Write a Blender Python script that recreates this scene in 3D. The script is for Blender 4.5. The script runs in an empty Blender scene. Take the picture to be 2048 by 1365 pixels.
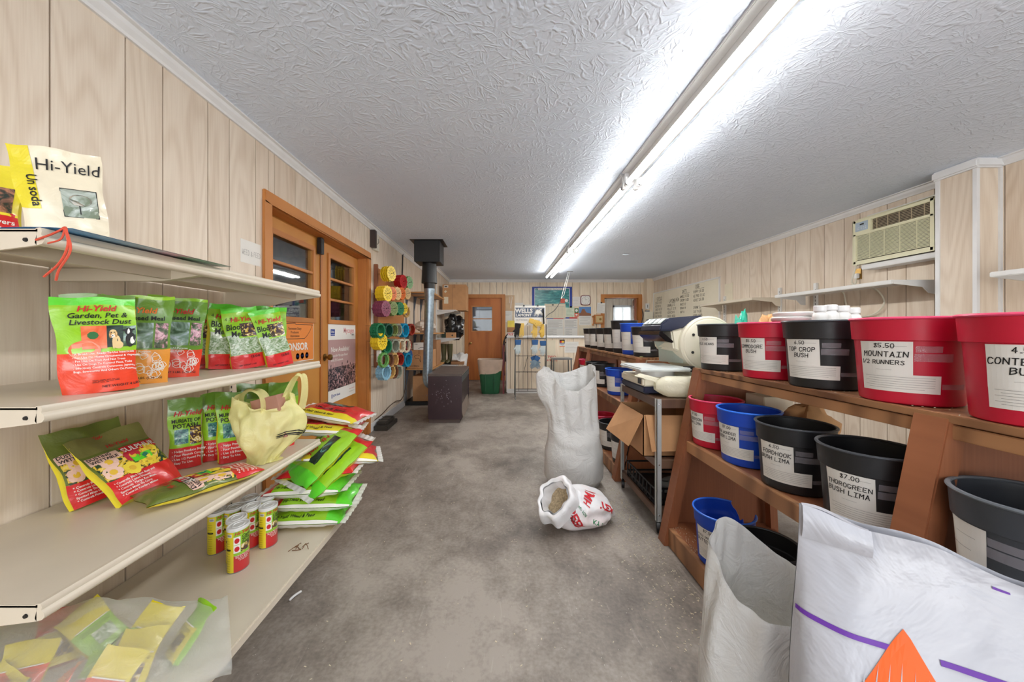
import bpy, bmesh, math, random
from mathutils import Vector, Matrix, noise
R = math.radians; PI = math.pi; sin = math.sin; cos = math.cos
random.seed(7)
S = bpy.context.scene; COL = S.collection
# ------------------------------------------------------------------ camera, world, light, exposure
FPX, VX, VY, EYE = 720.0, 1000.0, 664.0, 1.2      # focal length and vanishing point (px of 2048x1365), eye height
cd = bpy.data.cameras.new('camera'); cam = bpy.data.objects.new('camera', cd); COL.objects.link(cam)
cam.location = (0, 0, EYE); cam.rotation_euler = (R(90), 0, 0)
cd.sensor_width = 36; cd.lens = 36 * FPX / 2048; cd.shift_x = (1024 - VX) / 2048; cd.shift_y = -(682.5 - VY) / 2048
cd.clip_start = 0.05; S.camera = cam
w = bpy.data.worlds.new('daylight'); S.world = w; w.use_nodes = True
bg = w.node_tree.nodes['Background']; bg.inputs[0].default_value = (0.93, 0.97, 1, 1); bg.inputs[1].default_value = 1.8
def area(name, loc, rot, sx, sy, power, col=(1, 1, 1)):
    l = bpy.data.lights.new(name, 'AREA'); l.shape = 'RECTANGLE'; l.size = sx; l.size_y = sy; l.energy = power; l.color = col
    o = bpy.data.objects.new(name, l); o.location = loc; o.rotation_euler = rot; COL.objects.link(o); return o
# daylight through the shop-front windows behind the camera (front wall stands at Y=-2.6)
area('shopfront_daylight', (0.2, -2.4, 1.5), (R(-90), 0, R(180)), 3.4, 1.8, 27, (0.97, 0.98, 1))
area('shopfront_daylight_right', (3.0, -2.4, 1.5), (R(-90), 0, R(180)), 1.2, 1.8, 14, (0.97, 0.98, 1))
area('ceiling_fill', (1.0, -2.45, .9), (R(-130), 0, R(180)), 4.4, .7, 50, (1, .99, .97))      # added fill aimed upward to brighten the ceiling and upper walls
area('office_daylight', (3.72, 11.3, 1.5), (R(-90), 0, 0), .6, 1.0, 40, (0.95, 0.98, 1))
TUBE_EMIT = 46
S.view_settings.view_transform = 'Standard'; S.view_settings.look = 'None'; S.view_settings.gamma = 1
S.cycles.max_bounces = 7; S.cycles.diffuse_bounces = 4; S.cycles.glossy_bounces = 3; S.cycles.transparent_max_bounces = 10; S.cycles.adaptive_threshold = .04
S.view_settings.use_curve_mapping = False; S.view_settings.exposure = 0.18

# ------------------------------------------------------------------ helpers
def P(x, y, Y): return Vector(((x - VX) * Y / FPX, Y, EYE - (y - VY) * Y / FPX))
def lin(c):
    r = []
    for v in c[:3]:
        v /= 255; r.append(v / 12.92 if v <= .04045 else ((v + .055) / 1.055) ** 2.4)
    return (*r, 1)
class NT:
    def __init__(s, name):
        s.m = bpy.data.materials.new(name); s.m.use_nodes = True; s.t = s.m.node_tree; s.t.nodes.clear()
    def n(s, typ, ins=None, **kw):
        k = s.t.nodes.new('ShaderNode' + typ)
        for a, b in kw.items(): setattr(k, a, b)
        for a, b in (ins or {}).items():
            if isinstance(b, bpy.types.NodeSocket): s.t.links.new(b, k.inputs[a])
            else: k.inputs[a].default_value = b
        return k
    def math(s, op, a, b=0.0, c=None):
        d = {0: a, 1: b}
        if c is not None: d[2] = c
        return s.n('Math', d, operation=op).outputs[0]
    def vm(s, op, a, b=(0, 0, 0)): return s.n('VectorMath', {0: a, 1: b}, operation=op).outputs[0]
    def ramp(s, fac, stops):
        k = s.n('ValToRGB', {0: fac}); e = k.color_ramp.elements
        while len(e) < len(stops): e.new(.5)
        for q, (p, c) in zip(e, stops): q.position = p; q.color = lin(c) if max(c) > 1.001 else (*c[:3], 1)
        return k.outputs[0]
    def mix(s, f, a, b):
        k = s.n('Mix', data_type='RGBA')
        for i, v in ((0, f), (6, a), (7, b)):
            if isinstance(v, bpy.types.NodeSocket): s.t.links.new(v, k.inputs[i])
            else: k.inputs[i].default_value = v
        return k.outputs[2]
    def coord(s, kind='Object'): return s.n('TexCoord').outputs[kind]
    def scale(s, v, sc): return s.vm('MULTIPLY', v, sc)
    def noise(s, v, sc=5, det=3, rough=.5, dist=0.0): return s.n('TexNoise', {'Vector': v, 'Scale': sc, 'Detail': det, 'Roughness': rough, 'Distortion': dist}).outputs[0]
    def bump(s, h, st=.5, d=.01): return s.n('Bump', {'Height': h, 'Strength': st, 'Distance': d}).outputs[0]
    def out(s, sh): s.n('OutputMaterial', {'Surface': sh}); return s.m
    def pr(s, col, rough=.5, metal=0.0, normal=None, **kw):
        d = {'Base Color': col, 'Roughness': rough, 'Metallic': metal}
        if normal is not None: d['Normal'] = normal
        d.update({a.replace('_', ' '): b for a, b in kw.items()})
        return s.n('BsdfPrincipled', d).outputs[0]
_mats = {}
def mat(name, c, rough=.5, metal=0.0, var=.12, sc=8, bump=0.0, bsc=60, **kw):
    if name in _mats: return _mats[name]
    t = NT(name); v = t.coord(); L = lin(c)
    n = t.noise(v, sc, 4)
    col = t.mix(t.math('MULTIPLY_ADD', n, 2.2, -.6), tuple(x * (1 - var) for x in L[:3]) + (1,), tuple(min(1, x * (1 + var)) for x in L[:3]) + (1,))
    nm = t.bump(t.noise(v, bsc, 3), bump, .004) if bump else None
    _mats[name] = t.out(t.pr(col, rough, metal, nm, **kw)); return _mats[name]
def ink(name, c, rough=.55): return mat(name, c, rough, var=0.0)

FR = {}
class MB:
    def __init__(s): s.v = []; s.f = []; s.m = []
    def add(s, V, F, m=0):
        b = len(s.v); s.v.extend([tuple(p) for p in V]); s.f.extend([tuple(i + b for i in f) for f in F])
        s.m.extend([m] * len(F)) if not isinstance(m, list) else s.m.extend(m); return s
    def box(s, a, b, m=0, M=None):
        x0, y0, z0 = a; x1, y1, z1 = b
        V = [Vector(p) for p in ((x0,y0,z0),(x1,y0,z0),(x1,y1,z0),(x0,y1,z0),(x0,y0,z1),(x1,y0,z1),(x1,y1,z1),(x0,y1,z1))]
        if M is not None: V = [M @ p for p in V]
        return s.add(V, [(0,3,2,1),(4,5,6,7),(0,1,5,4),(1,2,6,5),(2,3,7,6),(3,0,4,7)], m)
    def grid(s, fn, nu, nv, m=0, cu=False, flip=False):
        V = [fn(i / nu, j / nv) for j in range(nv + 1) for i in range(nu if cu else nu + 1)]
        W = nu if cu else nu + 1; F = []; mm = []
        for j in range(nv):
            for i in range(nu):
                a = j * W + i; b = j * W + (i + 1) % W; q = (a, b, b + W, a + W)
                F.append(q[::-1] if flip else q); mm.append(m((i + .5) / nu, (j + .5) / nv) if callable(m) else m)
        return s.add(V, F, mm)
    def lathe(s, prof, n=24, m=0, M=None, cap0=False, cap1=False, sx=1, sy=1):
        V = []; 
        for r, z in prof:
            for i in range(n):
                a = 2 * PI * i / n; p = Vector((r * cos(a) * sx, r * sin(a) * sy, z)); V.append(M @ p if M is not None else p)
        F = []; mm = []
        for j in range(len(prof) - 1):
            for i in range(n):
                F.append((j*n+i, j*n+(i+1)%n, (j+1)*n+(i+1)%n, (j+1)*n+i)); mm.append(m[j] if isinstance(m, (list, tuple)) else m)
        l = (len(prof) - 1) * n
        if cap0: F.append(tuple(range(n))[::-1]); mm.append(m[0] if isinstance(m, (list, tuple)) else m)
        if cap1: F.append(tuple(range(l, l + n))); mm.append(m[-1] if isinstance(m, (list, tuple)) else m)
        return s.add(V, F, mm)
    def tube(s, pts, r, n=8, m=0, caps=True):
        pts = [Vector(p) for p in pts]; V = []; up = None; K = len(pts)
        for k, p in enumerate(pts):
            d = (pts[min(k + 1, K - 1)] - pts[max(k - 1, 0)]).normalized()
            if up is None: up = Vector((0, 0, 1)) if abs(d.z) < .9 else Vector((0, 1, 0))
            a = d.cross(up).normalized(); up = a.cross(d).normalized(); rr = r[k] if isinstance(r, (list, tuple)) else r
            for i in range(n):
                t = 2 * PI * i / n; V.append(p + (a * cos(t) + up * sin(t)) * rr)
        F = [(k*n+i, k*n+(i+1)%n, (k+1)*n+(i+1)%n, (k+1)*n+i) for k in range(K - 1) for i in range(n)]
        if caps: F += [tuple(range(n))[::-1], tuple(range((K-1)*n, K*n))]
        return s.add(V, F, m)
    def prism(s, poly, z0, z1, m=0, M=None):          # polygon in local xy, extruded along local z
        n = len(poly); V = [Vector((x, y, z)) for z in (z0, z1) for x, y in poly]
        if M is not None: V = [M @ p for p in V]
        F = [tuple(range(n))[::-1], tuple(range(n, 2 * n))] + [(i, (i+1)%n, (i+1)%n+n, i+n) for i in range(n)]
        return s.add(V, F, m)
    def rect(s, fn, u0, v0, u1, v1, m=0, nu=1, nv=1):
        return s.grid(lambda a, b: fn(u0 + (u1 - u0) * a, v0 + (v1 - v0) * b), nu, nv, m)
    def poly(s, fn, pts, m=0): return s.add([fn(*p) for p in pts], [tuple(range(len(pts)))], m)
    def ell(s, fn, u, v, ru, rv, m=0, n=14): return s.poly(fn, [(u + ru * cos(2*PI*i/n), v + rv * sin(2*PI*i/n)) for i in range(n)], m)
    def line(s, fn, pts, wd, m=0):
        for (a, b), (c, d) in zip(pts, pts[1:]):
            dx, dy = c - a, d - b; L = math.hypot(dx, dy) or 1; nx, ny = -dy / L * wd / 2, dx / L * wd / 2; ex, ey = dx / L * wd * .4, dy / L * wd * .4
            s.add([fn(a-ex+nx, b-ey+ny), fn(a-ex-nx, b-ey-ny), fn(c+ex-nx, d+ey-ny), fn(c+ex+nx, d+ey+ny)], [(0, 1, 2, 3)], m)
        return s
    def text(s, t, fn, h, u0, v0, m=0, al='l', bold=0, shear=0, sx=1):
        V, F, W = glyphs(t, bold, shear); o = {'l': 0, 'c': -W * sx * h / 2, 'r': -W * sx * h}[al]
        return s.add([fn(u0 + o + x * h * sx, v0 + y * h) for x, y in V], F, m)
    def hand(s, t, fn, h, u0, v0, m=0, wd=.1, al='l', sx=1.0, slant=.08):
        W = len(t) * .92 * h * sx; u = u0 - (W / 2 if al == 'c' else 0)
        for i, ch in enumerate(t):
            for st in HAND.get(ch, '').split(','):
                if not st: continue
                pts = []
                for q in st.split('-'):
                    a, b = int(q[0]) / 4 * .62, int(q[1]) / 6
                    pts.append((u + (a + slant * b + .02 * sin(i * 5 + b * 3)) * h * sx, v0 + (b + .04 * sin(i * 7.3)) * h))
                s.line(fn, pts, wd * h, m)
            u += .92 * h * sx * (.6 if ch in ' .1' else 1)
        return s
    def xf(s, M):
        s.v = [tuple(M @ Vector(p)) for p in s.v]; return s
    def build(s, name, mats, parent=None, smooth=False, bev=0, ang=40, label=None, cat=None, group=None, kind=None, seg=2):
        if not isinstance(mats, (list, tuple)): mats = [mats]
        xs = [p[0] for p in s.v]; ys = [p[1] for p in s.v]; zs = [p[2] for p in s.v]
        b = Vector(((min(xs) + max(xs)) / 2, (min(ys) + max(ys)) / 2, min(zs)))
        me = bpy.data.meshes.new(name); me.from_pydata([(p[0]-b.x, p[1]-b.y, p[2]-b.z) for p in s.v], [], s.f)
        for k in mats: me.materials.append(k)
        me.polygons.foreach_set('material_index', s.m)
        if bev:
            bm = bmesh.new(); bm.from_mesh(me); bmesh.ops.remove_doubles(bm, verts=bm.verts, dist=1e-5)
            E = [e for e in bm.edges if len(e.link_faces) == 2 and e.calc_face_angle(0) > R(30)]
            bmesh.ops.bevel(bm, geom=E, offset=bev, segments=seg, affect='EDGES', clamp_overlap=True); bm.to_mesh(me); bm.free()
        if smooth: me.shade_smooth(); me.set_sharp_from_angle(angle=R(ang))
        me.validate()
        o = bpy.data.objects.new(name, me); COL.objects.link(o); FR[o.name] = b
        if parent is not None: o.parent = parent; o.location = b - FR[parent.name]
        else: o.location = b
        return tag(o, label, cat, group, kind)
def tag(o, label=None, cat=None, group=None, kind=None):
    if label: o['label'] = label
    if cat: o['category'] = cat
    if group: o['group'] = group
    if kind: o['kind'] = kind
    return o
def thing(name, label, cat, loc, rot=(0, 0, 0), group=None, local=False):
    o = bpy.data.objects.new(name, None); o.empty_display_size = .05; COL.objects.link(o); o.location = loc; o.rotation_euler = rot
    FR[o.name] = Vector((0, 0, 0)) if local else Vector(loc)
    return tag(o, label, cat, group)
def dup(o, parent=None, loc=None, rot=None, label=None, group=None):
    c = o.copy(); COL.objects.link(c); FR[c.name] = FR.get(o.name, Vector())
    if parent is not None: c.parent = parent
    if loc is not None: c.location = loc
    if rot is not None: c.rotation_euler = rot
    if label: c['label'] = label
    if group: c['group'] = group
    for ch in o.children: dup(ch, c)
    return c
_gl = {}
def glyphs(t, bold=0, shear=0):
    k = (t, bold, shear)
    if k not in _gl:
        cu = bpy.data.curves.new('t', 'FONT'); cu.body = t; cu.size = 1.38; cu.resolution_u = 2; cu.offset = bold; cu.shear = shear
        o = bpy.data.objects.new('t', cu); me = bpy.data.meshes.new_from_object(o)
        V = [(p.co.x, p.co.y) for p in me.vertices]; F = [tuple(q.vertices) for q in me.polygons]
        x0 = min([p[0] for p in V] or [0]); x1 = max([p[0] for p in V] or [0])
        _gl[k] = ([(x - x0, y) for x, y in V], F, x1 - x0)
        bpy.data.objects.remove(o); bpy.data.meshes.remove(me); bpy.data.curves.remove(cu)
    return _gl[k]
HAND = {'A':'00-26-40,12-32','B':'00-06-36-45-34-03,34-42-31-00','C':'45-36-16-04-02-10-30-41','D':'00-06-26-44-42-20-00','E':'46-06-00-40,03-33',
'F':'46-06-00,03-33','G':'45-26-06-02-10-30-42-22','H':'00-06,40-46,03-43','I':'06-46,26-20,00-40','J':'46-41-20-01','K':'06-00,46-03-40','L':'06-00-40',
'M':'00-06-23-46-40','N':'00-06-40-46','O':'16-04-02-10-30-42-44-36-16','P':'00-06-36-44-33-03','Q':'16-04-02-10-30-42-44-36-16,22-40','R':'00-06-36-44-33-03,23-40',
'S':'45-26-05-14-33-41-20-01','T':'06-46,26-20','U':'06-02-10-30-42-46','V':'06-20-46','W':'06-10-23-30-46','X':'00-46,06-40','Y':'06-23-46,23-20','Z':'06-46-00-40',
'0':'16-04-02-10-30-42-44-36-16','1':'15-26-20','2':'05-26-44-00-40','3':'06-46-23-42-20-01','4':'36-02-42,36-30','5':'46-06-03-33-41-20-01','6':'36-03-01-20-41-23-02',
'7':'06-46-10','8':'23-05-26-45-23-01-20-41-23','9':'43-23-05-26-45-40','$':'45-26-05-14-33-41-20-01,36-10','&':'40-15-26-34-01-20-42','.':'10-20','/':'00-46','-':'13-33','_':'00-40','+':'23-43,34-32'}
def plane(o, ux, uy, n=None):
    o = Vector(o); ux = Vector(ux); uy = Vector(uy); n = ux.cross(uy).normalized()
    return lambda u, v, k=0.0: o + ux * u + uy * v + n * k
def off(fn, k): return lambda u, v: fn(u, v, k)
def sm(a, b, x):
    t = max(0., min(1., (x - a) / (b - a))); return t * t * (3 - 2 * t)
def nz(x, y, z=0): return noise.noise(Vector((x, y, z)))
def spl(pts, n=8):                                  # Catmull-Rom through points
    pts = [Vector(p) for p in pts]; q = [pts[0] * 2 - pts[1]] + pts + [pts[-1] * 2 - pts[-2]]; o = []
    for i in range(1, len(q) - 2):
        for k in range(n):
            t = k / n; a, b, c, d = q[i-1:i+3]
            o.append(.5 * ((2*b) + (c-a)*t + (2*a-5*b+4*c-d)*t*t + (3*b-a-3*c+d)*t*t*t))
    return o + [pts[-1]]
# ------------------------------------------------------------------ materials
def wood_panel(name, a, b, rings=26, cont=.6):
    t = NT(name); v = t.coord(); rnd = t.n('ObjectInfo').outputs['Random']
    off_ = t.n('CombineXYZ', {0: t.math('MULTIPLY', rnd, 37.0), 1: 0.0, 2: t.math('MULTIPLY', rnd, 91.0)}).outputs[0]
    p = t.vm('ADD', v, off_)
    n = t.noise(t.scale(p, (3.4, 1, .55)), 1, 2, .45, .35)
    r = t.math('SINE', t.math('MULTIPLY', n, rings * 6.28 / 2))
    r = t.math('MULTIPLY_ADD', r, .5, .5); r = t.math('POWER', r, 1.6)
    fib = t.noise(t.scale(p, (160, 1, 5)), 1, 2)
    big = t.noise(t.scale(p, (5, 1, .8)), 1, 2)
    f = t.math('ADD', t.math('MULTIPLY', r, .4 * cont), t.math('MULTIPLY_ADD', fib, .55, -.12))
    f = t.math('ADD', f, t.math('MULTIPLY_ADD', big, .8, -.34)); f = t.math('ADD', f, t.math('MULTIPLY_ADD', rnd, .3, -.15))
    c = t.ramp(f, ((0, a), (1, b)))
    return t.out(t.pr(c, .5, 0.0, t.bump(fib, .15, .002)))
M_PANEL = wood_panel('oak_panelling', (232, 218, 200), (192, 168, 142))
M_PANEL2 = wood_panel('oak_panelling_back', (246, 232, 210), (214, 190, 158))
M_DOOR = wood_panel('honey_oak', (204, 142, 66), (168, 100, 34), 12, .5)
M_BDOOR = wood_panel('red_brown_wood', (196, 116, 52), (140, 68, 22), 8, .8)
M_TRIMW = wood_panel('golden_wood_trim', (200, 132, 68), (158, 90, 36), 10, .4)
M_GROOVE = mat('panel_groove', (92, 58, 38), .8)
M_RACK = wood_panel('brown_painted_wood', (160, 100, 66), (112, 64, 40), 10, .6)
M_RACK2 = wood_panel('worn_shelf_wood', (184, 134, 92), (98, 62, 40), 34, 1.2)
M_WHITE = mat('white_trim_paint', (226, 226, 226), .4, var=.04)
M_SHELF = mat('cream_shelf_enamel', (214, 203, 184), .35, var=.05, sc=4)
M_SHELFW = mat('white_shelf_enamel', (222, 221, 218), .35, var=.04)
M_CARD = mat('corrugated_cardboard', (190, 142, 98), .8, var=.1, bump=.05)
M_CARDD = mat('dark_cardboard', (168, 122, 84), .8, var=.1)
M_PAPER = mat('white_paper', (232, 230, 224), .7, var=.03)
M_CREAMP = mat('cream_paper', (224, 214, 190), .7, var=.05)
M_BLACK = mat('black_enamel', (22, 22, 24), .45, var=.2)
M_BLKINK = ink('black_ink', (24, 24, 26)); M_GRAYINK = ink('grey_ink', (150, 148, 146)); M_REDINK = ink('red_ink', (200, 28, 40)); M_WHTINK = ink('white_ink', (240, 238, 232))
M_BLUEINK = ink('blue_ink', (36, 66, 150)); M_ORGINK = ink('orange_ink', (240, 120, 40)); M_GRNINK = ink('green_ink', (20, 120, 70))
M_CHROME = mat('chrome', (205, 205, 205), .2, 1.0, var=.05); M_BRASS = mat('aged_brass', (150, 120, 70), .3, 1.0)
M_GALV = mat('galvanised_steel', (150, 165, 176), .38, .85, var=.2, sc=30); M_STEEL = mat('dull_steel', (140, 144, 146), .35, .8)
M_WIRE = mat('brown_wire', (70, 58, 50), .5, .3)
def glass(name, tint=(.9, .93, .95), k=.25):
    t = NT(name); tr = t.n('BsdfTransparent', {0: (*tint, 1)}).outputs[0]; gl = t.n('BsdfGlossy', {'Color': (1, 1, 1, 1), 'Roughness': .03}).outputs[0]
    lw = t.n('LayerWeight', {0: .4}).outputs['Fresnel']; f = t.math('MULTIPLY_ADD', lw, .3, k * .12)
    return t.out(t.n('MixShader', {0: f, 1: tr, 2: gl}).outputs[0])
M_GLASS = glass('window_glass')
def emit(name, c, s):
    t = NT(name); return t.out(t.n('Emission', {0: (*c, 1), 1: s}).outputs[0])
M_TUBETOP = mat('unlit_tube_top', (236, 236, 232), .5, var=.02)
M_TUBE = emit('lit_tube', (1, .985, .95), TUBE_EMIT)
# plaster ceiling stamped with a crow's-foot brush
def ceiling_mat():
    t = NT('stomped_plaster'); v = t.coord(); v = t.scale(v, (1, 1, 0))
    def feet(sc, o, k):
        p = t.vm('ADD', v, o); p = t.vm('ADD', p, t.scale(t.n('TexNoise', {'Vector': p, 'Scale': 9.0, 'Detail': 2.0}).outputs[1], (.05, .05, 0)))
        vo = t.n('TexVoronoi', {'Vector': p, 'Scale': sc}); d = t.vm('SUBTRACT', p, vo.outputs['Position']); x = t.n('SeparateXYZ', {0: d})
        a = t.math('ARCTAN2', x.outputs[1], x.outputs[0]); q = t.noise(p, 14, 2)
        s_ = t.math('SINE', t.math('MULTIPLY_ADD', q, 7.0, t.math('MULTIPLY', a, k)))
        s_ = t.math('MAXIMUM', t.math('MULTIPLY_ADD', s_, 1.6, -.75), 0.0)
        return t.math('MULTIPLY', s_, t.math('MAXIMUM', t.math('MULTIPLY_ADD', t.noise(p, 17, 2), 4.0, -1.6), 0.0))
    h = t.math('MAXIMUM', feet(3.1, (0, 0, 0), 17.0), t.math('MAXIMUM', feet(3.7, (1.3, 2.7, 0), 15.0), feet(4.3, (5.1, .7, 0), 19.0)))
    h = t.math('ADD', h, t.math('MULTIPLY', t.noise(v, 60, 3), .35))
    c = t.ramp(t.noise(v, .7, 3), ((.3, (220, 231, 247)), (.7, (228, 238, 252))))
    return t.out(t.pr(c, .75, 0.0, t.bump(h, .42, .010)))
M_CEIL = ceiling_mat()
def floor_mat():
    t = NT('worn_concrete'); v = t.coord()
    a = t.noise(v, 1.1, 6, .6); b = t.noise(t.scale(v, (1, .7, 1)), 6, 5, .65, .4); c = t.noise(v, 60, 3)
    s_ = t.noise(t.scale(v, (14, 1.6, 1)), 2.0, 4, .7, 1.2)
    f = t.math('ADD', t.math('MULTIPLY', a, .55), t.math('ADD', t.math('MULTIPLY', b, .38), t.math('MULTIPLY', c, .17)))
    col = t.ramp(f, ((.40, (90, 82, 75)), (.52, (130, 121, 112)), (.64, (164, 155, 145))))
    col = t.mix(t.math('MAXIMUM', t.math('MULTIPLY_ADD', s_, 3.0, -1.85), 0.0), col, lin((190, 182, 172)))
    sp = t.n('TexVoronoi', {'Vector': v, 'Scale': 34.0}).outputs['Distance']
    col = t.mix(t.math('LESS_THAN', sp, .05), col, lin((205, 200, 188)))
    return t.out(t.pr(col, t.math('MULTIPLY_ADD', a, .3, .38), 0.0, t.bump(t.math('ADD', c, b), .25, .004)))
M_FLOOR = floor_mat()
# ------------------------------------------------------------------ room shell
XL, XR, YB, ZC, YF = -1.55, 3.70, 8.86, 2.48, -2.6
XI = -1.27; YS = 7.14                      # the left wall steps in towards the back
STR = dict(kind='structure')
MB().box((-6, YF, -.1), (5, 12.5, 0)).build('floor', M_FLOOR, **STR)
MB().box((-6, YF, ZC), (5, 12.5, ZC + .1)).build('ceiling', M_CEIL, **STR)
_pk = {}
def planks(wall, face, fixed, bounds, z0, z1, hole=None, m=None):
    """oak boards of a panelled wall, each a part; face: direction the boards look ('+x','-x','-y')"""
    m = m or M_PANEL
    for a, b in zip(bounds, bounds[1:]):
        if b - a < .01: continue
        zz = z0
        if hole and a >= hole[0] - 1e-3 and b <= hole[1] + 1e-3: zz = hole[2]
        k = (round(b - a, 3), round(z1 - zz, 3), m.name)
        if k not in _pk:
            me = MB().box((-k[0]/2 + .0035, -.006, 0), (k[0]/2 - .0035, .006, k[1])); q = bpy.data.meshes.new('plank'); q.from_pydata(me.v, [], me.f); q.materials.append(m); _pk[k] = q
        o = bpy.data.objects.new('plank', _pk[k]); COL.objects.link(o); o.parent = wall; c = (a + b) / 2
        o.rotation_euler = (0, 0, {'+x': PI/2, '-x': -PI/2, '-y': 0}[face])
        p = {'+x': (fixed - .006, c, zz), '-x': (fixed + .006, c, zz), '-y': (c, fixed + .006, zz)}[face]
        o.location = Vector(p) - FR[wall.name]
PAT = [.25, .165, .255, .152, .222, .19]
def bounds(a, b, anchor, pat=PAT, extra=()):
    L = sum(pat); x = anchor - L * math.ceil((anchor - a) / L + 1); out = [a, b, *extra]; i = 0
    while x < b:
        if x > a: out.append(x)
        x += pat[i % 6]; i += 1
    return sorted(out)
DY0, DY1, DZ = 2.41, 4.20, 2.07            # double-door opening in the left wall
wl = MB().box((XL - .12, YF, 0), (XL - .012, DY0, ZC)).box((XL - .12, DY1, 0), (XL - .012, YS + .2, ZC)).box((XL - .12, DY0, DZ), (XL - .012, DY1, ZC)).build('wall_left', M_GROOVE, **STR)
planks(wl, '+x', XL, bounds(-.6, YS, 1.24, extra=(DY0, DY1)), 0, ZC, (DY0, DY1, DZ))
wi = MB().box((XL - .1, YS, 0), (XI - .012, YB + .1, ZC)).build('wall_left_inner', M_GROOVE, **STR)
planks(wi, '+x', XI, bounds(YS, YB, 7.6), 0, ZC); planks(wi, '-y', YS - .012, [XL, XI], 0, ZC)
wr = MB().box((XR + .012, YF, 0), (XR + .1, YB + .1, ZC)).build('wall_right', M_GROOVE, **STR)
planks(wr, '-x', XR, bounds(-.6, YB, 3.065, [.215, .16, .26, .17, .236, .19]), 0, ZC)
D3 = (-.80, .06, 2.05); D4 = (2.55, 3.42, 2.05)      # back-wall door openings
wb = MB().box((XI, YB + .012, 0), (D3[0], YB + .1, ZC)).box((D3[1], YB + .012, 0), (D4[0], YB + .1, ZC)).box((D4[1], YB + .012, 0), (XR, YB + .1, ZC)) \
    .box((D3[0], YB + .012, D3[2]), (D3[1], YB + .1, ZC)).box((D4[0], YB + .012, D4[2]), (D4[1], YB + .1, ZC)).build('wall_back', M_GROOVE, **STR)
bb = bounds(XI, XR, -.5, extra=(D3[0], D3[1], D4[0], D4[1]))
i0 = bb.index(D3[1]); planks(wb, '-y', YB, bb[:i0 + 1], 0, ZC, D3, M_PANEL2); planks(wb, '-y', YB, bb[i0:], 0, ZC, D4, M_PANEL2)
# front wall with the shop windows, behind the camera
MB().box((XL, YF - .1, 0), (XR, YF, .55)).box((XL, YF - .1, 2.42), (XR, YF, ZC)).box((XL, YF - .1, .55), (-1.5, YF, 2.42)).box((2.0, YF - .1, .55), (2.3, YF, 2.42)).box((3.6, YF - .1, .55), (XR, YF, 2.42)).build('wall_front', M_PANEL, **STR)
# crown moulding and baseboards
def crown(n, pts, d):
    """pts: two floor-plan points; d: inward direction"""
    (x0, y0), (x1, y1) = pts; b = MB(); dx, dy = d
    pr = [(0, 0), (0, -.062), (.012, -.062), (.016, -.05), (.03, -.03), (.034, -.012), (.05, -.008), (.05, 0)]
    V = [(x + dx * a, y + dy * a, ZC + h) for x, y in ((x0, y0), (x1, y1)) for a, h in pr]; K = len(pr)
    b.add(V, [(i, (i + 1) % K, (i + 1) % K + K, i + K) for i in range(K)] + [tuple(range(K)), tuple(range(K, 2*K))])
    b.build('trim_%d' % n, M_WHITE, **STR)
crown(1, ((XL, YF), (XL, YS)), (1, 0)); crown(2, ((XI, YS), (XI, YB)), (1, 0)); crown(3, ((XI, YB), (XR, YB)), (0, -1)); crown(4, ((XR, YF), (XR, YB)), (-1, 0)); crown(5, ((XL, YS - .012), (XI, YS - .012)), (0, -1))
MB().box((XL, DY1 + .08, 0), (XL + .015, 5.82, .1)).build('baseboard_left', M_WHITE, bev=.003, **STR)
MB().box((D3[1] + .1, YB - .015, 0), (D4[0] - .1, YB, .1)).build('baseboard_back', M_WHITE, bev=.003, **STR)
MB().box((XI, YS, 0), (XI + .012, YS + .03, ZC - .05)).build('trim_6', M_WHITE, **STR)
# boxed column on the right wall
CX0, CY0, CY1 = 3.52, 2.66, 2.90
col = MB().box((CX0 + .012, CY0 + .012, 0), (XR, CY1, ZC)).build('column', M_GROOVE, **STR)
planks(col, '-x', CX0, [CY0 + .012, CY1], 0, ZC); planks(col, '-y', CY0, [CX0 + .012, XR], 0, ZC)
MB().box((CX0 - .008, CY0 - .008, 0), (CX0 + .016, CY0 + .016, ZC)).build('trim_7', M_WHITE, **STR)
MB().box((CX0 - .008, CY1 - .022, 0), (CX0 + .01, CY1 + .006, ZC)).build('trim_8', M_WHITE, **STR)
MB().box((XR - .02, CY0 - .012, 0), (XR, CY0 + .012, ZC)).build('trim_9', M_WHITE, **STR)
MB().box((CX0 - .03, CY0 - .03, ZC - .07), (XR, CY1 + .02, ZC), 0).build('trim_10', M_WHITE, bev=.012, **STR)
# corner post at the back right
po = MB().box((3.54, YB - .2, 0), (XR, YB, ZC)).build('corner_post', M_GROOVE, **STR)
planks(po, '-x', 3.53, [YB - .2, YB], 0, ZC, None, M_PANEL2); planks(po, '-y', YB - .21, [3.53, XR], 0, ZC, None, M_PANEL2)
# store room behind the double doors, yard behind the back door, office behind the right doorway
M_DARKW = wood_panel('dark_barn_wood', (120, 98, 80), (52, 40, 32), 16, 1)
M_GREYW = wood_panel('grey_barn_wood', (140, 146, 152), (82, 86, 92), 16, 1)
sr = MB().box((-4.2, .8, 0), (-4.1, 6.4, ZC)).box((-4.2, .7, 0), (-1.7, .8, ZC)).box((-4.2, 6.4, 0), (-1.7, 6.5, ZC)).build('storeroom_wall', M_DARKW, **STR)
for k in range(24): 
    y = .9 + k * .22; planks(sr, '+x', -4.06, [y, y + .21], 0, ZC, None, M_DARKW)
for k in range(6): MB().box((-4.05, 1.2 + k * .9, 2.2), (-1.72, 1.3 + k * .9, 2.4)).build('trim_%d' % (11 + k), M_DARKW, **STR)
yw = MB().box((-1.6, 10.2, 0), (1.2, 10.3, ZC)).build('back_room_wall', M_GREYW, **STR)
for k in range(12): planks(yw, '-y', 10.16, [-1.5 + k * .21, -1.3 + k * .21], 0, ZC, None, M_GREYW)
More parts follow.
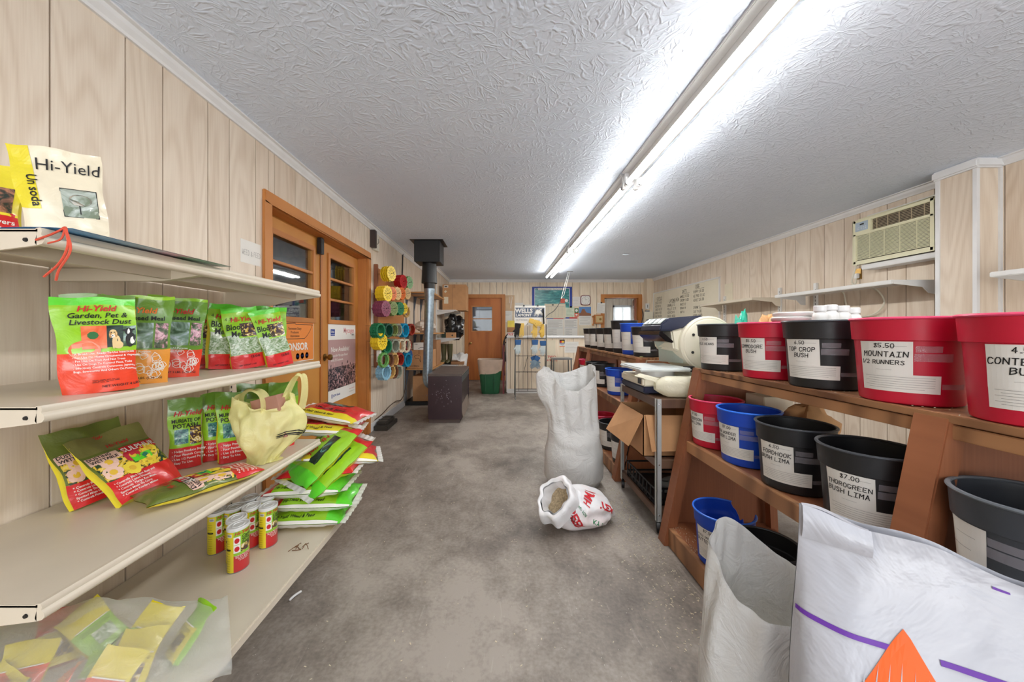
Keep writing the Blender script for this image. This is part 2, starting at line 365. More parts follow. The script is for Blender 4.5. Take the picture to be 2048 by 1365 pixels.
MB().box((1.15, YB + .1, 0), (1.25, 12, ZC)).build('wall_partition', M_PANEL2, **STR)
ow = MB().box((1.25, 11.0, 0), (3.45, 11.1, ZC)).box((4.0, 11.0, 0), (5.2, 11.1, ZC)).box((3.45, 11.0, 0), (4.0, 11.1, .95)).box((3.45, 11, 2.0), (4.0, 11.1, ZC)).box((5.0, 8.96, 0), (5.1, 11.1, ZC)).build('office_wall', M_GROOVE, **STR)
planks(ow, '-y', 10.985, bounds(1.3, 3.45, 2.0), 0, ZC, None, M_PANEL2); planks(ow, '-y', 10.985, bounds(4.0, 5.0, 3.6), 0, ZC, None, M_PANEL2)
planks(ow, '-y', 10.985, bounds(3.45, 4.0, 2.4), 2.0, ZC, None, M_PANEL2); planks(ow, '-y', 10.985, bounds(3.45, 4.0, 2.4), 0, .95, None, M_PANEL2)
lp = bpy.data.lights.new('storeroom_fill', 'POINT'); lp.energy = 9; lp.color = (1, .9, .78); lp.shadow_soft_size = .1; lo = bpy.data.objects.new('storeroom_fill', lp); lo.location = (-2.7, 2.6, 2.0); COL.objects.link(lo)  # added fill so the dark planks show through the door glass
lp = bpy.data.lights.new('back_room_fill', 'POINT'); lp.energy = 3; lp.color = (.88, .94, 1); lp.shadow_soft_size = .1; lo = bpy.data.objects.new('back_room_fill', lp); lo.location = (-.4, 9.5, 2.2); COL.objects.link(lo)  # added cool fill for the grey planks behind the back door
# ------------------------------------------------------------------ doors
def frame_trim(name, fn_box, z1, mats): pass
XD = XL - .10                                # the double doors sit deep in their jamb
tr = MB()
for y0, y1 in ((DY0 - .065, DY0 + .012), (DY1 - .012, DY1 + .065)): tr.box((XL - .004, y0, 0), (XL + .022, y1, DZ - .012))
tr.box((XL - .004, DY0 - .065, DZ - .012), (XL + .022, DY1 + .065, DZ + .065))
for y0, y1 in ((DY0, DY0 + .02), (DY1 - .02, DY1)): tr.box((XD - .05, y0, 0), (XL, y1, DZ))
tr.box((XD - .05, DY0, DZ - .02), (XL, DY1, DZ))
tr.build('trim_20', M_TRIMW, bev=.006, **STR)
def leaf(n, y0, y1, m):
    zt = DZ - .02; g0, g1 = y0 + .16, y1 - .14; gz0, gz1 = 1.31, 1.92
    d = MB().box((XD - .04, y0, .01), (XD, y1, gz0)).box((XD - .04, y0, gz1), (XD, y1, zt)).box((XD - .04, y0, gz0), (XD, g0, gz1)).box((XD - .04, g1, gz0), (XD, y1, gz1))
    o = d.build('door_%d' % n, m, **STR)
    MB().box((XD - .022, g0, gz0), (XD - .016, g1, gz1)).build('glass_pane', M_GLASS, o)
    f = MB()
    for a, b, c, e in ((g0 - .035, g0 + .008, gz0 - .035, gz1 + .035), (g1 - .008, g1 + .035, gz0 - .035, gz1 + .035)): f.box((XD - .002, a, c), (XD + .014, b, e))
    f.box((XD - .002, g0, gz1 - .008), (XD + .014, g1, gz1 + .035)).box((XD - .002, g0, gz0 - .035), (XD + .014, g1, gz0 + .008)); f.build('window_moulding', M_TRIMW, o, bev=.004)
    for k in (1, 2):
        z = gz0 + (gz1 - gz0) * k / 3; MB().box((XD - .03, g0, z - .011), (XD + .008, g1, z + .011)).build('muntin', M_TRIMW, o, bev=.003)
    return o
YM = 3.31
d1 = leaf(1, DY0 + .022, YM - .003, M_DOOR); d2 = leaf(2, YM + .003, DY1 - .022, M_DOOR)
MB().box((XD, YM - .02, .01), (XD + .012, YM + .022, DZ - .02)).build('astragal', M_TRIMW, d1, bev=.003)
kb = Matrix.Translation((XD, YM + .075, .96)) @ Matrix.Rotation(R(90), 4, 'Y')
MB().lathe([(.034, 0), (.034, .006), (.014, .008), (.012, .03), (.026, .04), (.03, .052), (.026, .066), (.0, .07)], 18, 0, kb).build('knob', M_BRASS, d2, smooth=True)
t = thing('door_closer_latch', 'black latch box with chain at the top of the double doors', 'latch', (XD + .03, YM - .06, DZ - .16))
MB().box((XD + .013, YM - .09, DZ - .17), (XD + .05, YM - .03, DZ - .025)).build('case', M_BLACK, t, bev=.004)
ch = MB()
for k in range(48): 
    z = DZ - .175 - k * .02; m_ = Matrix.Translation((XD + .025, YM - .05, z)) @ Matrix.Rotation(R(90 * (k % 2)), 4, 'Z') @ Matrix.Rotation(R(90), 4, 'X')
    ch.lathe([(.006, -.0015), (.009, 0), (.006, .0015)], 8, 0, m_ @ Matrix.Diagonal((.6, 1.4, 1, 1)))
ch.build('chain', M_WIRE, t, kind='stuff')
# back door
tr = MB()
for x0, x1 in ((D3[0] - .07, D3[0] + .02), (D3[1] - .02, D3[1] + .07)): tr.box((x0, YB - .022, 0), (x1, YB + .1, D3[2] - .02))
tr.box((D3[0] - .07, YB - .022, D3[2] - .02), (D3[1] + .07, YB + .1, D3[2] + .07)); tr.build('trim_21', M_TRIMW, bev=.006, **STR)
def back_leaf(n, x0, x1, y, gx0, gx1, gz0, gz1):
    o = MB().box((x0, y, .01), (x1, y + .04, gz0)).box((x0, y, gz1), (x1, y + .04, D3[2] - .02)).box((x0, y, gz0), (gx0, y + .04, gz1)).box((gx1, y, gz0), (x1, y + .04, gz1)).build('door_%d' % n, M_BDOOR, **STR)
    MB().box((gx0, y + .016, gz0), (gx1, y + .022, gz1)).build('glass_pane', M_GLASS, o)
    f = MB().box((gx0 - .025, y - .01, gz0 - .025), (gx0 + .005, y + .002, gz1 + .025)).box((gx1 - .005, y - .01, gz0 - .025), (gx1 + .025, y + .002, gz1 + .025)).box((gx0, y - .01, gz1 - .005), (gx1, y + .002, gz1 + .025)).box((gx0, y - .01, gz0 - .025), (gx1, y + .002, gz0 + .005))
    f.build('window_moulding', M_TRIMW, o, bev=.003); z = (gz0 + gz1) / 2
    MB().box((gx0, y - .006, z - .011), (gx1, y + .03, z + .011)).build('muntin', M_TRIMW, o, bev=.002)
    return o
d3 = back_leaf(3, D3[0] + .022, D3[1] - .022, YB + .03, -.685, -.195, 1.22, 1.82)
MB().lathe([(.03, 0), (.03, .006), (.013, .01), (.012, .03), (.028, .042), (.028, .055), (0, .06)], 16, 0, Matrix.Translation((-.725, YB + .03, .92)) @ Matrix.Rotation(R(90), 4, 'X')).build('knob', M_BRASS, d3, smooth=True)
tr = MB()
for x0, x1 in ((D4[0] - .07, D4[0] + .02), (D4[1] - .02, D4[1] + .07)): tr.box((x0, YB - .022, 0), (x1, YB + .12, D4[2] - .02))
tr.box((D4[0] - .07, YB - .022, D4[2] - .02), (D4[1] + .07, YB + .12, D4[2] + .07)); tr.build('trim_22', M_TRIMW, bev=.006, **STR)
d4 = MB().box((0, 0, .01), (.8, .045, 2.03), 0, Matrix.Translation((3.40, YB + .12, 0)) @ Matrix.Rotation(R(73), 4, 'Z')).build('door_4', M_BDOOR, **STR)
MB().box((.12, .045, 1.2), (.68, .053, 1.8), 0, Matrix.Translation((3.40, YB + .12, 0)) @ Matrix.Rotation(R(73), 4, 'Z')).build('raised_panel', M_TRIMW, d4, bev=.003)
# office window with a half-lowered blind
wn = MB()
for a, b in (((3.45, .95), (3.5, 2.0)), ((3.95, .95), (4.0, 2.0)), ((3.45, .95), (4.0, 1.0)), ((3.45, 1.95), (4.0, 2.0)), ((3.71, .95), (3.74, 2.0))): wn.box((a[0], 10.96, a[1]), (b[0], 11.02, b[1]))
wn = wn.build('window_1', M_WHITE, **STR)
MB().box((3.5, 11.03, 1.0), (3.95, 11.036, 1.95)).build('pane', M_GLASS, wn)
bl = thing('window_blind', 'white slatted blind half lowered over the office window', 'blind', (3.72, 10.93, 1.4))
for k in range(24): MB().box((3.47, -.012, -.001), (3.98, .012, .001), 0, Matrix.Translation((0, 10.93, 1.97 - k * .022)) @ Matrix.Rotation(R(55), 4, 'X')).build('slat', M_SHELFW, bl)
MB().box((3.47, 10.91, 1.42), (3.98, 10.95, 1.44)).build('bottom_rail', M_SHELFW, bl)
# ------------------------------------------------------------------ fluorescent lights
def light(y0, y1, label, n):
    X = 1.06; t = thing('fluorescent_light', label, 'light', (X, (y0 + y1) / 2, ZC), group='twin-tube strip lights along the ceiling')
    MB().box((X - .085, y0, ZC - .018), (X + .085, y1, ZC)).box((X - .035, y0 + .01, ZC - .065), (X + .035, y1 - .01, ZC - .015)).build('housing', M_WHITE, t, bev=.004)
    for s in (-1, 1):
        x = X + s * .05; tb = MB().tube([(x, y0 + .03, ZC - .100), (x, y1 - .03, ZC - .100)], .018, 24); tb.m = [1 if sum(tb.v[i][2] for i in f) / len(f) > ZC - .100 + .0055 else 0 for f in tb.f]; tb.build('tube', [M_TUBE, M_TUBETOP], t, smooth=True)      # tube top made unlit to cut the glow on the ceiling nearby
        for y in (y0 + .012, y1 - .012):
            e = 1 if y < (y0 + y1) / 2 else -1
            MB().box((x - .018, y - .012, ZC - .122), (x + .018, y + .012, ZC - .018)).build('lamp_holder', M_WHITE, t, bev=.005)
            MB().tube([(x, y + e * .014, ZC - .100), (x, y + e * .034, ZC - .100)], .0192, 12).build('tube_cap', M_STEEL, t, smooth=True)
light(.44, 2.88, 'nearest of the three strip lights, running out of the top of the photo', 0)
light(2.92, 5.30, 'middle one of the three ceiling strip lights', 1)
light(5.34, 7.80, 'farthest of the three ceiling strip lights, near the back wall', 2)
# ------------------------------------------------------------------ left shelving
SX, SY0, SY1 = -1.0, .786, 2.0
def lipped_shelf(name, label, z, x0=SX, y0=SY0, y1=SY1):
    t = thing(name, label, 'shelf', (XL, (y0 + y1) / 2, z))
    b = MB(); pr = [(XL + .03, z), (x0 - .012, z), (x0 - .012, z - .004), (XL + .03, z - .004)]
    M = Matrix(((1, 0, 0, 0), (0, 0, 1, 0), (0, 1, 0, 0), (0, 0, 0, 1)))           # xz profile extruded along y
    def ext(poly, a, c, mb): mb.prism(poly, a, c, 0, M); return mb
    b.box((XL + .02, y0, z - .006), (x0 - .01, y1, z)); b.build('deck', M_SHELF, t)
    lip = [(x0 - .014, z + .002), (x0 - .004, z + .003), (x0, z - .004), (x0 - .002, z - .012), (x0 + .004, z - .017), (x0 + .005, z - .026), (x0, z - .033), (x0 - .012, z - .036), (x0 - .016, z - .030), (x0 - .012, z - .012)]
    ext(lip, y0, y1, MB()).build('front_lip', M_SHELF, t, smooth=True, ang=50)
    u = MB(); ext([(XL + .02, z - .05), (x0 - .16, z - .05), (x0 - .02, z - .03), (x0 - .02, z - .007), (XL + .02, z - .007)], y0 + .45, y0 + .47, u); ext([(x0 - .15, z - .045), (x0 - .13, z - .045), (x0 - .13, z - .007), (x0 - .15, z - .007)], y0 + .01, y1 - .01, u)
    u.build('stiffener', M_SHELF, t)
    for y in (y0, y1 - .006):
        g = ext([(XL + .03, z - .105), (XL + .20, z - .10), (x0 - .16, z - .055), (x0 - .012, z - .036), (x0 - .012, z - .002), (XL + .03, z - .002)], y, y + .006, MB()).build('bracket', M_SHELF, t)
        MB().lathe([(.005, 0), (.004, .003), (0, .003)], 10, 0, Matrix.Translation((x0 - .035, y - .0001 if y < 1 else y + .006, z - .024)) @ Matrix.Rotation(R(90 if y < 1 else -90), 4, 'X')).build('screw', M_BLACK, g)
    return t
lipped_shelf('wall_shelf', 'cream metal shelf, topmost of the left-hand shelves, holding two faded bags', 1.425)
lipped_shelf('wall_shelf', 'cream metal shelf on the left at waist height, lined with upright garden bags', 1.035)
lipped_shelf('wall_shelf', 'cream metal shelf on the left with three sulphur bags and a yellow carrier', .603)
t = thing('base_shelf', 'deep cream base shelf on the left, holding canisters and lawn food sacks', 'shelf', (XL, 1.1, 0))
BZ, BX = .17, -.87
MB().box((XL + .005, .2, BZ - .012), (BX - .01, SY1, BZ)).build('deck', M_SHELF, t)
MB().box((BX - .014, .2, BZ - .034), (BX, SY1, BZ + .002)).build('front_lip', M_SHELF, t, bev=.005)
MB().box((XL + .01, .22, 0), (BX - .17, SY1 - .02, BZ - .012)).build('kick_plate', M_SHELF, t)
for y in (.70, 2.03):
    t = thing('shelf_upright', 'cream slotted shelf upright on the wall at the %s end of the left shelves' % ('near' if y < 1 else 'far'), 'upright', (XL, y, 0))
    MB().box((XL, y - .016, .02), (XL + .035, y + .016, 1.52)).build('post', M_SHELF, t, bev=.003)
    sl = MB()
    for k in range(46): sl.box((XL + .035, y - .004, .1 + k * .03), (XL + .0358, y + .004, .115 + k * .03))
    sl.build('slots', M_BLACK, t, kind='stuff')
# ------------------------------------------------------------------ printed plastic bags
PL = dict(Coat_Weight=.55, Coat_Roughness=.12)
def plast(name, c, rough=.32, bump=.25):
    if name in _mats: return _mats[name]
    t = NT(name); v = t.coord(); L = lin(c); n = t.noise(v, 14, 4)
    col = t.mix(n, tuple(x * .86 for x in L[:3]) + (1,), tuple(min(1, x * 1.1) for x in L[:3]) + (1,))
    _mats[name] = t.out(t.pr(col, rough, 0, t.bump(t.noise(v, 22, 3, .6, 1.0), bump, .01), **PL)); return _mats[name]
def photo(name, stops, sc=38, dist=1.5):
    if name in _mats: return _mats[name]
    t = NT(name); v = t.coord(); n = t.noise(v, sc, 3, .6, dist)
    _mats[name] = t.out(t.pr(t.ramp(n, stops), .32, 0, None, **PL)); return _mats[name]
BG = plast('bag_lime_green', (150, 205, 40)); BDG = plast('bag_dark_green', (104, 150, 48)); BR = plast('bag_red', (214, 36, 40)); BY = plast('bag_yellow', (232, 214, 40))
BO = plast('bag_orange_red', (232, 70, 40)); BOR = plast('bag_orange', (238, 158, 60)); BGR = plast('bag_bright_green', (96, 216, 50)); BW = plast('bag_white', (238, 238, 234)); BCR = plast('bag_faded_cream', (236, 224, 196))
BOL = plast('bag_olive', (104, 118, 50)); BMO = plast('bag_moss_grey', (128, 128, 72))
PH_FLOW = photo('photo_flowers', ((.35, (40, 60, 40)), (.47, (96, 110, 80)), (.55, (196, 140, 160)), (.62, (228, 190, 200))))
PH_PANSY = photo('photo_pansies', ((.4, (50, 36, 60)), (.5, (96, 60, 40)), (.56, (220, 190, 60)), (.66, (240, 232, 220))), 55)
PH_NET = photo('photo_leaf', ((.4, (110, 140, 90)), (.5, (170, 188, 160)), (.6, (205, 215, 198))), 30, 3)
PH_TOM = photo('photo_tomato', ((.3, (226, 92, 50)), (.6, (240, 140, 96))), 12)
PH_DARK = photo('photo_dark_garden', ((.4, (20, 34, 26)), (.6, (46, 70, 60))), 20); PH_SKY = photo('photo_meadow', ((.4, (60, 90, 60)), (.52, (120, 150, 130)), (.62, (190, 206, 220))), 16)
PH_ROSE = photo('photo_roses', ((.36, (26, 66, 48)), (.46, (60, 80, 50)), (.5, (232, 190, 60)), (.58, (244, 222, 90)), (.66, (238, 200, 180))), 22, 2)
PH_GRASS = photo('photo_grass', ((.4, (20, 84, 96)), (.55, (70, 140, 130)), (.66, (150, 196, 170))), 40, 3)
PH_TREE = photo('photo_crape_myrtle', ((.38, (40, 50, 40)), (.5, (120, 84, 66)), (.6, (176, 120, 90))), 36)
I_K, I_W, I_R, I_O, I_G = M_BLKINK, M_WHTINK, M_REDINK, M_ORGINK, M_GRAYINK
class Bag:
    """a filled plastic bag in its own frame: x across, z up, front towards -y (stand) or up (lie)"""
    def __init__(s, w, h, t, kind='stand', seed=0, wr=.004):
        s.w, s.h, s.t, s.k, s.seed, s.wr = w, h, t, kind, seed, wr
    def d(s, a, q):
        if s.k == 'stand':
            p = (.82 + .18 * sm(0, .25, q)) * (1 - sm(.42, .9, q)) + .015
            return s.t / 2 * p * (1 - .42 * abs(a) ** 3.2)
        e = max(0., (1 - abs(a) ** 3.5)) * max(0., (1 - abs(2 * q - 1) ** 3.5)); return s.t / 2 * e ** .62 + .001
    def S(s, u, v, k=0.0, side=-1):
        a = max(-1, min(1, u / (s.w / 2))); q = max(0, min(1, v / s.h)); d = s.d(a, q)
        n = nz(u * 16 + s.seed * 7.1, v * 13 + s.seed * 3.3, side * 2.0) + .6 * nz(u * 34 + s.seed, v * 30, 5 + side) + .8 * nz((u + v) * 22 + s.seed, (u - v) * 9, 9 + side)
        ed = min(1, (1 - abs(a)) * 6) * min(1, q * 8 + .2) * min(1, (1 - q) * 8 + .15) if s.k == 'lie' else 1
        thk = sm(.002, .022, d); n = n * thk; sh = s.wr * 1.2 * (nz(u * 18 + s.seed, v * 15, 4.4) + .5 * nz(u * 40, v * 36 + s.seed, 8.8)) * (1 - thk) * ed
        x = u * ((.90 + .10 * sm(.3, 1, q)) if s.k == 'stand' else 1 - .05 * sin(PI * q)); wv = .006 * sin(v * 40 + s.seed * 2) * sm(.85, 1, abs(a)) + .004 * sin(u * 60 + s.seed) * sm(.8, 1, q)
        y = side * (d + k + s.wr * n * ed) + sh
        if s.k == 'stand':
            y += .012 * sm(.75, 1, q) * sin(u * 30 + s.seed * 1.7) ; z = v + (wv * .6) + .006 * nz(u * 9 + s.seed, 3.3) * sm(.9, 1, q); return Vector((x + wv * .4, y, z))
        return Vector((x + wv, v - s.h / 2 + wv, -y))            # lie: front faces up
    def body(s, mats, bands, side_m, back_m=None, M=None, nu=22, nv=26):
        """bands: [(q_top, index)] for the front, lowest first"""
        b = MB()
        def pick(q, bd): 
            for t_, i in bd:
                if q <= t_: return i
            return bd[-1][1]
        fl = s.k == 'lie'
        b.grid(lambda a, q: s.S((a - .5) * s.w, q * s.h), nu, nv, lambda a, q: pick(q, bands))
        b.grid(lambda a, q: s.S((a - .5) * s.w, q * s.h, 0, 1), nu, nv, (lambda a, q: side_m if back_m is None else back_m), flip=True)
        if s.k == 'stand':
            for e in (0, 1):
                u = (e - .5) * s.w
                def sd(a, q, u=u, e=e):
                    p0 = s.S(u, q * s.h); p1 = s.S(u, q * s.h, 0, 1); p = p0.lerp(p1, a); p.x -= (1 if e else -1) * .35 * (p1 - p0).length * (1 - abs(2 * a - 1)) * .5; return p
                b.grid(sd, 4, nv, side_m, flip=(e == 0))
            b.grid(lambda a, q: s.S((a - .5) * s.w, 0).lerp(s.S((a - .5) * s.w, 0, 0, 1), q), nu, 2, side_m, flip=True)
        return b
def bullets(b, fn, w, v0, dv, lines, m, h, x0=.1):
    for i, L in enumerate(lines): b.text(L, fn, h, -w / 2 + w * x0, v0 - i * dv, m, bold=.02)
def fine(b, fn, u0, u1, v0, dv, n, m, h=.0012, seed=0):
    r = random.Random(seed)
    for i in range(n):
        u = u0; e = u1 if i < n - 1 else u0 + (u1 - u0) * .6; v = v0 - i * dv
        while u < e:
            L = r.uniform(.004, .014); b.rect(fn, u, v, min(e, u + L), v + h, m); u += L + .0025
def barcode(b, fn, u, v, w_, h_, mw, mk):
    b.rect(fn, u, v, u + w_, v + h_, mw); f2 = lambda a, c: fn(a, c) ; r = random.Random(3); x = u + w_ * .06
    return [(x + i * w_ * .9 / 22, r.choice((.3, .55, .7)) * w_ * .9 / 22) for i in range(22)]
def place(root_name, label, cat, loc, rz, tilt=(0, 0), group=None):
    return thing(root_name, label, cat, loc, (R(tilt[0]), R(tilt[1]), R(rz)), group, local=True)
def put_bag(name, label, bag, mats, bands, side, loc, rz, art, tilt=(0, 0), group=None, back=None):
    t = place(name, label, 'bag', loc, rz, tilt, group)
    o = bag.body(mats, bands, side, back).build('pouch', mats, t, smooth=True, ang=60)
    if art:
        b = MB(); pm = art(b, bag); b.build('printed_front', pm, t)
    return t
def sub(fn, k): return lambda u, v: fn(u, v, k)
PK = .0028
# -- art
def art_dust(b, g):
    A = sub(g.S, .0012); T = sub(g.S, PK); w, h = g.w, g.h
    b.rect(A, -.19 * w, .46 * h, .12 * w, .70 * h, 3, 8, 8); b.rect(A, .12 * w, .47 * h, .33 * w, .70 * h, 4, 6, 8); b.rect(A, .33 * w, .47 * h, .49 * w, .69 * h, 5, 6, 8)
    B = sub(g.S, .0022)
    b.ell(B, -.16 * w, .45 * h, .2 * w, .10 * h, 3, 18); b.ell(B, -.05 * w, .60 * h, .07 * w, .04 * h, 9, 9)
    for u, v, ru, rv, m_ in ((.24, .525, .055, .07, 6), (.27, .49, .06, .04, 6), (.205, .50, .018, .05, 6), (.20, .615, .05, .042, 6), (.165, .60, .018, .035, 9 + 1), (.24, .605, .016, .03, 10), (.195, .585, .026, .02, 1)): b.ell(B, u * w, v * h, ru * w, rv * h, m_)
    for u, v in ((.18, .625), (.215, .625), (.195, .59)): b.ell(T, u * w, v * h, .008 * w, .006 * h, 0, 8)
    for u, v, ru, rv, m_ in ((.42, .54, .06, .08, 0), (.40, .63, .05, .04, 0), (.40, .615, .018, .045, 1), (.35, .645, .03, .012, 0), (.45, .645, .03, .012, 0), (.45, .53, .03, .04, 1), (.40, .585, .028, .016, 3)): b.ell(B, u * w, v * h, ru * w, rv * h, m_)
    b.text('Hi-Yield', T, .062 * h, .02 * w, .855 * h, 2, 'c', .03, .25); b.text('Garden, Pet &', T, .055 * h, .03 * w, .785 * h, 0, 'c', .02, .2); b.text('Livestock Dust', T, .055 * h, .06 * w, .715 * h, 0, 'c', .02, .2)
    bullets(b, T, w, .405 * h, .036 * h, ['- A Broad-Use, Ready-To-Use Insecticide', '- For Use On Home Ornamental & Vegetable', '- For Use On Fruit And Nut Trees', '- Use On Dogs To Control Fleas, Ticks', '- Effectively Controls Cutworms, Japanese', '  Bugs, Sowworms And Others On Potatoes'], 1, .021 * h, .18)
    return [I_K, I_W, I_R, PH_TOM, PH_DARK, PH_SKY, ink('dog_tan', (226, 196, 140)), PH_FLOW, I_O, ink('leaf_ink', (50, 110, 60)), ink('dog_ear', (176, 132, 78))]
def art_cotton(red):
    def f(b, g):
        A = sub(g.S, .0012); T = sub(g.S, PK); w, h = g.w, g.h
        b.rect(A, -.46 * w, .40 * h, -.2 * w, .68 * h, 4, 6, 8); b.rect(A, -.17 * w, .40 * h, .23 * w, .69 * h, 3, 8, 8); b.rect(A, .26 * w, .40 * h, .46 * w, .69 * h, 4, 6, 8)
        b.text('Hi-Yield', T, .065 * h, .02 * w, .80 * h, 2 if red else 5, 'c', .03, .2); b.text('Cottonseed Meal', T, .05 * h, 0, .72 * h, 0, 'c', .03, 0, .95)
        r = random.Random(4)
        for k in range(26):
            cx_, cy_ = r.uniform(-.40, .40) * w, r.uniform(.07, .33) * h; n = r.randint(5, 7); rr = r.uniform(.009, .015)
            pts = [(cx_ + rr * cos(6.28 * i / n) * r.uniform(.7, 1.2), cy_ + rr * sin(6.28 * i / n) * r.uniform(.7, 1.2)) for i in range(n)]; b.line(T, pts + pts[:1], .0016, 1)
        bullets(b, T, w, .355 * h, .04 * h, ['Slow Release, All Purpose', 'For Use On All Plants', 'Easy To Use.'], 1, .024 * h, .12)
        b.text('NET WEIGHT 3 LBS. (1.36 KG)', T, .026 * h, 0, .055 * h, 0, 'c', .02); return [I_K, I_W, I_R, PH_SKY, PH_FLOW, I_O]
    return f
def art_blood(b, g):
    A = sub(g.S, .0012); T = sub(g.S, PK); w, h = g.w, g.h
    b.rect(A, -.06 * w, .52 * h, .49 * w, .74 * h, 3, 8, 8); b.rect(A, -.49 * w, .235 * h, .49 * w, .50 * h, 4, 10, 8); b.rect(A, -.49 * w, .50 * h, -.16 * w, .56 * h, 4, 4, 3)
    b.text('Hi-Yield', T, .075 * h, .08 * w, .775 * h, 2, 'c', .03, .25); b.text('Blood', T, .095 * h, -.45 * w, .645 * h, 0, 'l', .02, .2, .8); b.text('Meal', T, .095 * h, -.36 * w, .535 * h, 0, 'l', .02, .2, .8)
    b.text('12-0-0', T, .04 * h, .1 * w, .165 * h, 0, 'l', .03); b.text('NET WEIGHT 3 LBS', T, .022 * h, -.3 * w, .05 * h, 0, 'l', .02); b.hand('4.8', T, .045 * h, -.42 * w, .80 * h, 0, .1)
    return [I_K, I_W, I_R, PH_PANSY, PH_NET]
def art_potash(b, g):
    A = sub(g.S, .0012); T = sub(g.S, PK); w, h = g.w, g.h
    b.rect(A, -.34 * w, .36 * h, .08 * w, .565 * h, 3, 6, 8); b.rect(A, .13 * w, .34 * h, .48 * w, .60 * h, 4, 6, 8)
    b.text('Hi-Yield', T, .07 * h, .08 * w, .755 * h, 2, 'c', .03, .25); b.text('MURIATE OF', T, .052 * h, .02 * w, .66 * h, 0, 'c', .03, 0, .82); b.text('POTASH', T, .06 * h, 0, .585 * h, 0, 'c', .03, 0, .95)
    bullets(b, T, w, .245 * h, .055 * h, ['- Helps Produce Sturdy', '- Four Pounds Covers', '- Use 1/2 Pound Per 10', '- Easy To Use.'], 1, .032 * h, .08)
    return [I_K, I_W, I_R, PH_GRASS, PH_PANSY]
def art_sulphur(b, g):
    A = sub(g.S, .0012); T = sub(g.S, PK); w, h = g.w, g.h
    b.rect(A, -.47 * w, .30 * h, .47 * w, .68 * h, 3, 12, 12); B = sub(g.S, .002)
    r = random.Random(9)
    for u, v, m_ in ((-.28, .55, 6), (-.1, .36, 5), (.2, .40, 5), (.33, .55, 5), (-.34, .40, 6), (.05, .53, 7)):
        for k in range(5): b.ell(B, (u + .055 * cos(k * 1.26)) * w, (v + .045 * sin(k * 1.26)) * h, .075 * w, .055 * h, m_, 9)
        b.ell(sub(g.S, .0026), u * w, v * h, .05 * w, .04 * h, 8, 9)
    b.rect(sub(g.S, .0026), .0 * w, .42 * h, .3 * w, .52 * h, 4, 4, 3); b.ell(sub(g.S, .003), .2 * w, .47 * h, .05 * w, .045 * h, 9)
    b.rect(B, -.02 * w, .58 * h, .5 * w, .70 * h, 2, 6, 3)
    b.rect(B, -.48 * w, .575 * h, -.06 * w, .69 * h, 6, 6, 3); b.text('Hi-Yield', T, .055 * h, .05 * w, .76 * h, 2, 'c', .02, .25); b.text('SULPHUR', T, .075 * h, .24 * w, .605 * h, 1, 'c', .03, 0, .95); b.text('DUSTING', T, .042 * h, -.46 * w, .645 * h, 0, 'l', .03); b.text('WETTABLE', T, .042 * h, -.46 * w, .59 * h, 0, 'l', .03)
    bullets(b, T, w, .235 * h, .042 * h, ['* Controls Black Spot, Rust and', '* Controls Listed Diseases', '* Controls Thrips, Rust Mites,', '  Spotted Mites On Citrus', '* Controls Powdery Mildew'], 1, .027 * h, .06)
    return [I_K, I_W, I_R, PH_ROSE, BGR, ink('rose_yellow', (246, 222, 70)), ink('rose_peach', (240, 202, 184)), ink('rose_red', (190, 40, 60)), ink('rose_heart', (232, 190, 60)), ink('bottle_green', (30, 120, 90))]
GB = 'upright garden-product bags on the waist-high shelf'
def on(x, y, z): 
    Y = (EYE - z) * FPX / (y - VY); return ((x - VX) * Y / FPX, Y, z)
Z2 = 1.036
put_bag('garden_bag', 'yellow-sided dark-topped bag, half hidden behind the insect dust bag', Bag(.15, .275, .05, seed=3), [BY, BDG], [(.86, 0), (1, 1)], 0, (-1.195, 1.075, Z2), 46, None, group=GB)
gd_ = Bag(.158, .258, .075, seed=1); td_ = put_bag('garden_bag', 'lime and red bag of garden, pet and livestock dust, front of the row', gd_, [BO, BG, BY, BGR], [(.44, 0), (.94, 1), (1, 3)], 2, (-1.10, .995, Z2), 46, art_dust, (0, -3), GB, back=2)
q = MB(); q.text('NET WEIGHT 4 LBS.', sub(gd_.S, PK), .026 * gd_.h, .02 * gd_.w, .05 * gd_.h, 0, 'l', .02); fine(q, sub(gd_.S, PK), -.1 * gd_.w, .25 * gd_.w, .13 * gd_.h, .012 * gd_.h, 3, 0); q.build('printed_foot', I_K, td_)
put_bag('garden_bag', 'bag of cottonseed meal with an orange crackled base, beside the livestock dust', Bag(.165, .280, .065, seed=2), [BOR, BDG, BG], [(.38, 0), (.97, 1), (1, 2)], 1, (-1.155, 1.145, Z2), 42, art_cotton(False), (0, 1), GB)
put_bag('garden_bag', 'bag of cottonseed meal with a red-orange base, third in the row', Bag(.165, .29, .065, seed=5), [BO, BDG, BG], [(.36, 0), (.97, 1), (1, 2)], 1, (-1.19, 1.31, Z2), 42, art_cotton(True), (0, 3), GB)
put_bag('garden_bag', 'blood meal bag standing shaded just right of the cottonseed meal bags', Bag(.14, .262, .05, seed=6), [BR, BG, BGR, BY], [(.22, 0), (.93, 1), (1, 2)], 3, (-1.335, 1.62, Z2), 42, art_blood, (0, 0), GB)
put_bag('garden_bag', 'blood meal bag turned to show its yellow side, middle of the row', Bag(.13, .285, .06, seed=7), [BR, BG, BGR, BY], [(.22, 0), (.93, 1), (1, 2)], 3, (-1.235, 1.60, Z2), 58, art_blood, (0, 3), GB)
put_bag('garden_bag', 'blood meal bag leaning left, last but one in the row', Bag(.135, .275, .06, seed=8), [BR, BG, BGR, BY], [(.22, 0), (.93, 1), (1, 2)], 3, (-1.145, 1.64, Z2), 46, art_blood, (-2, -8), GB)
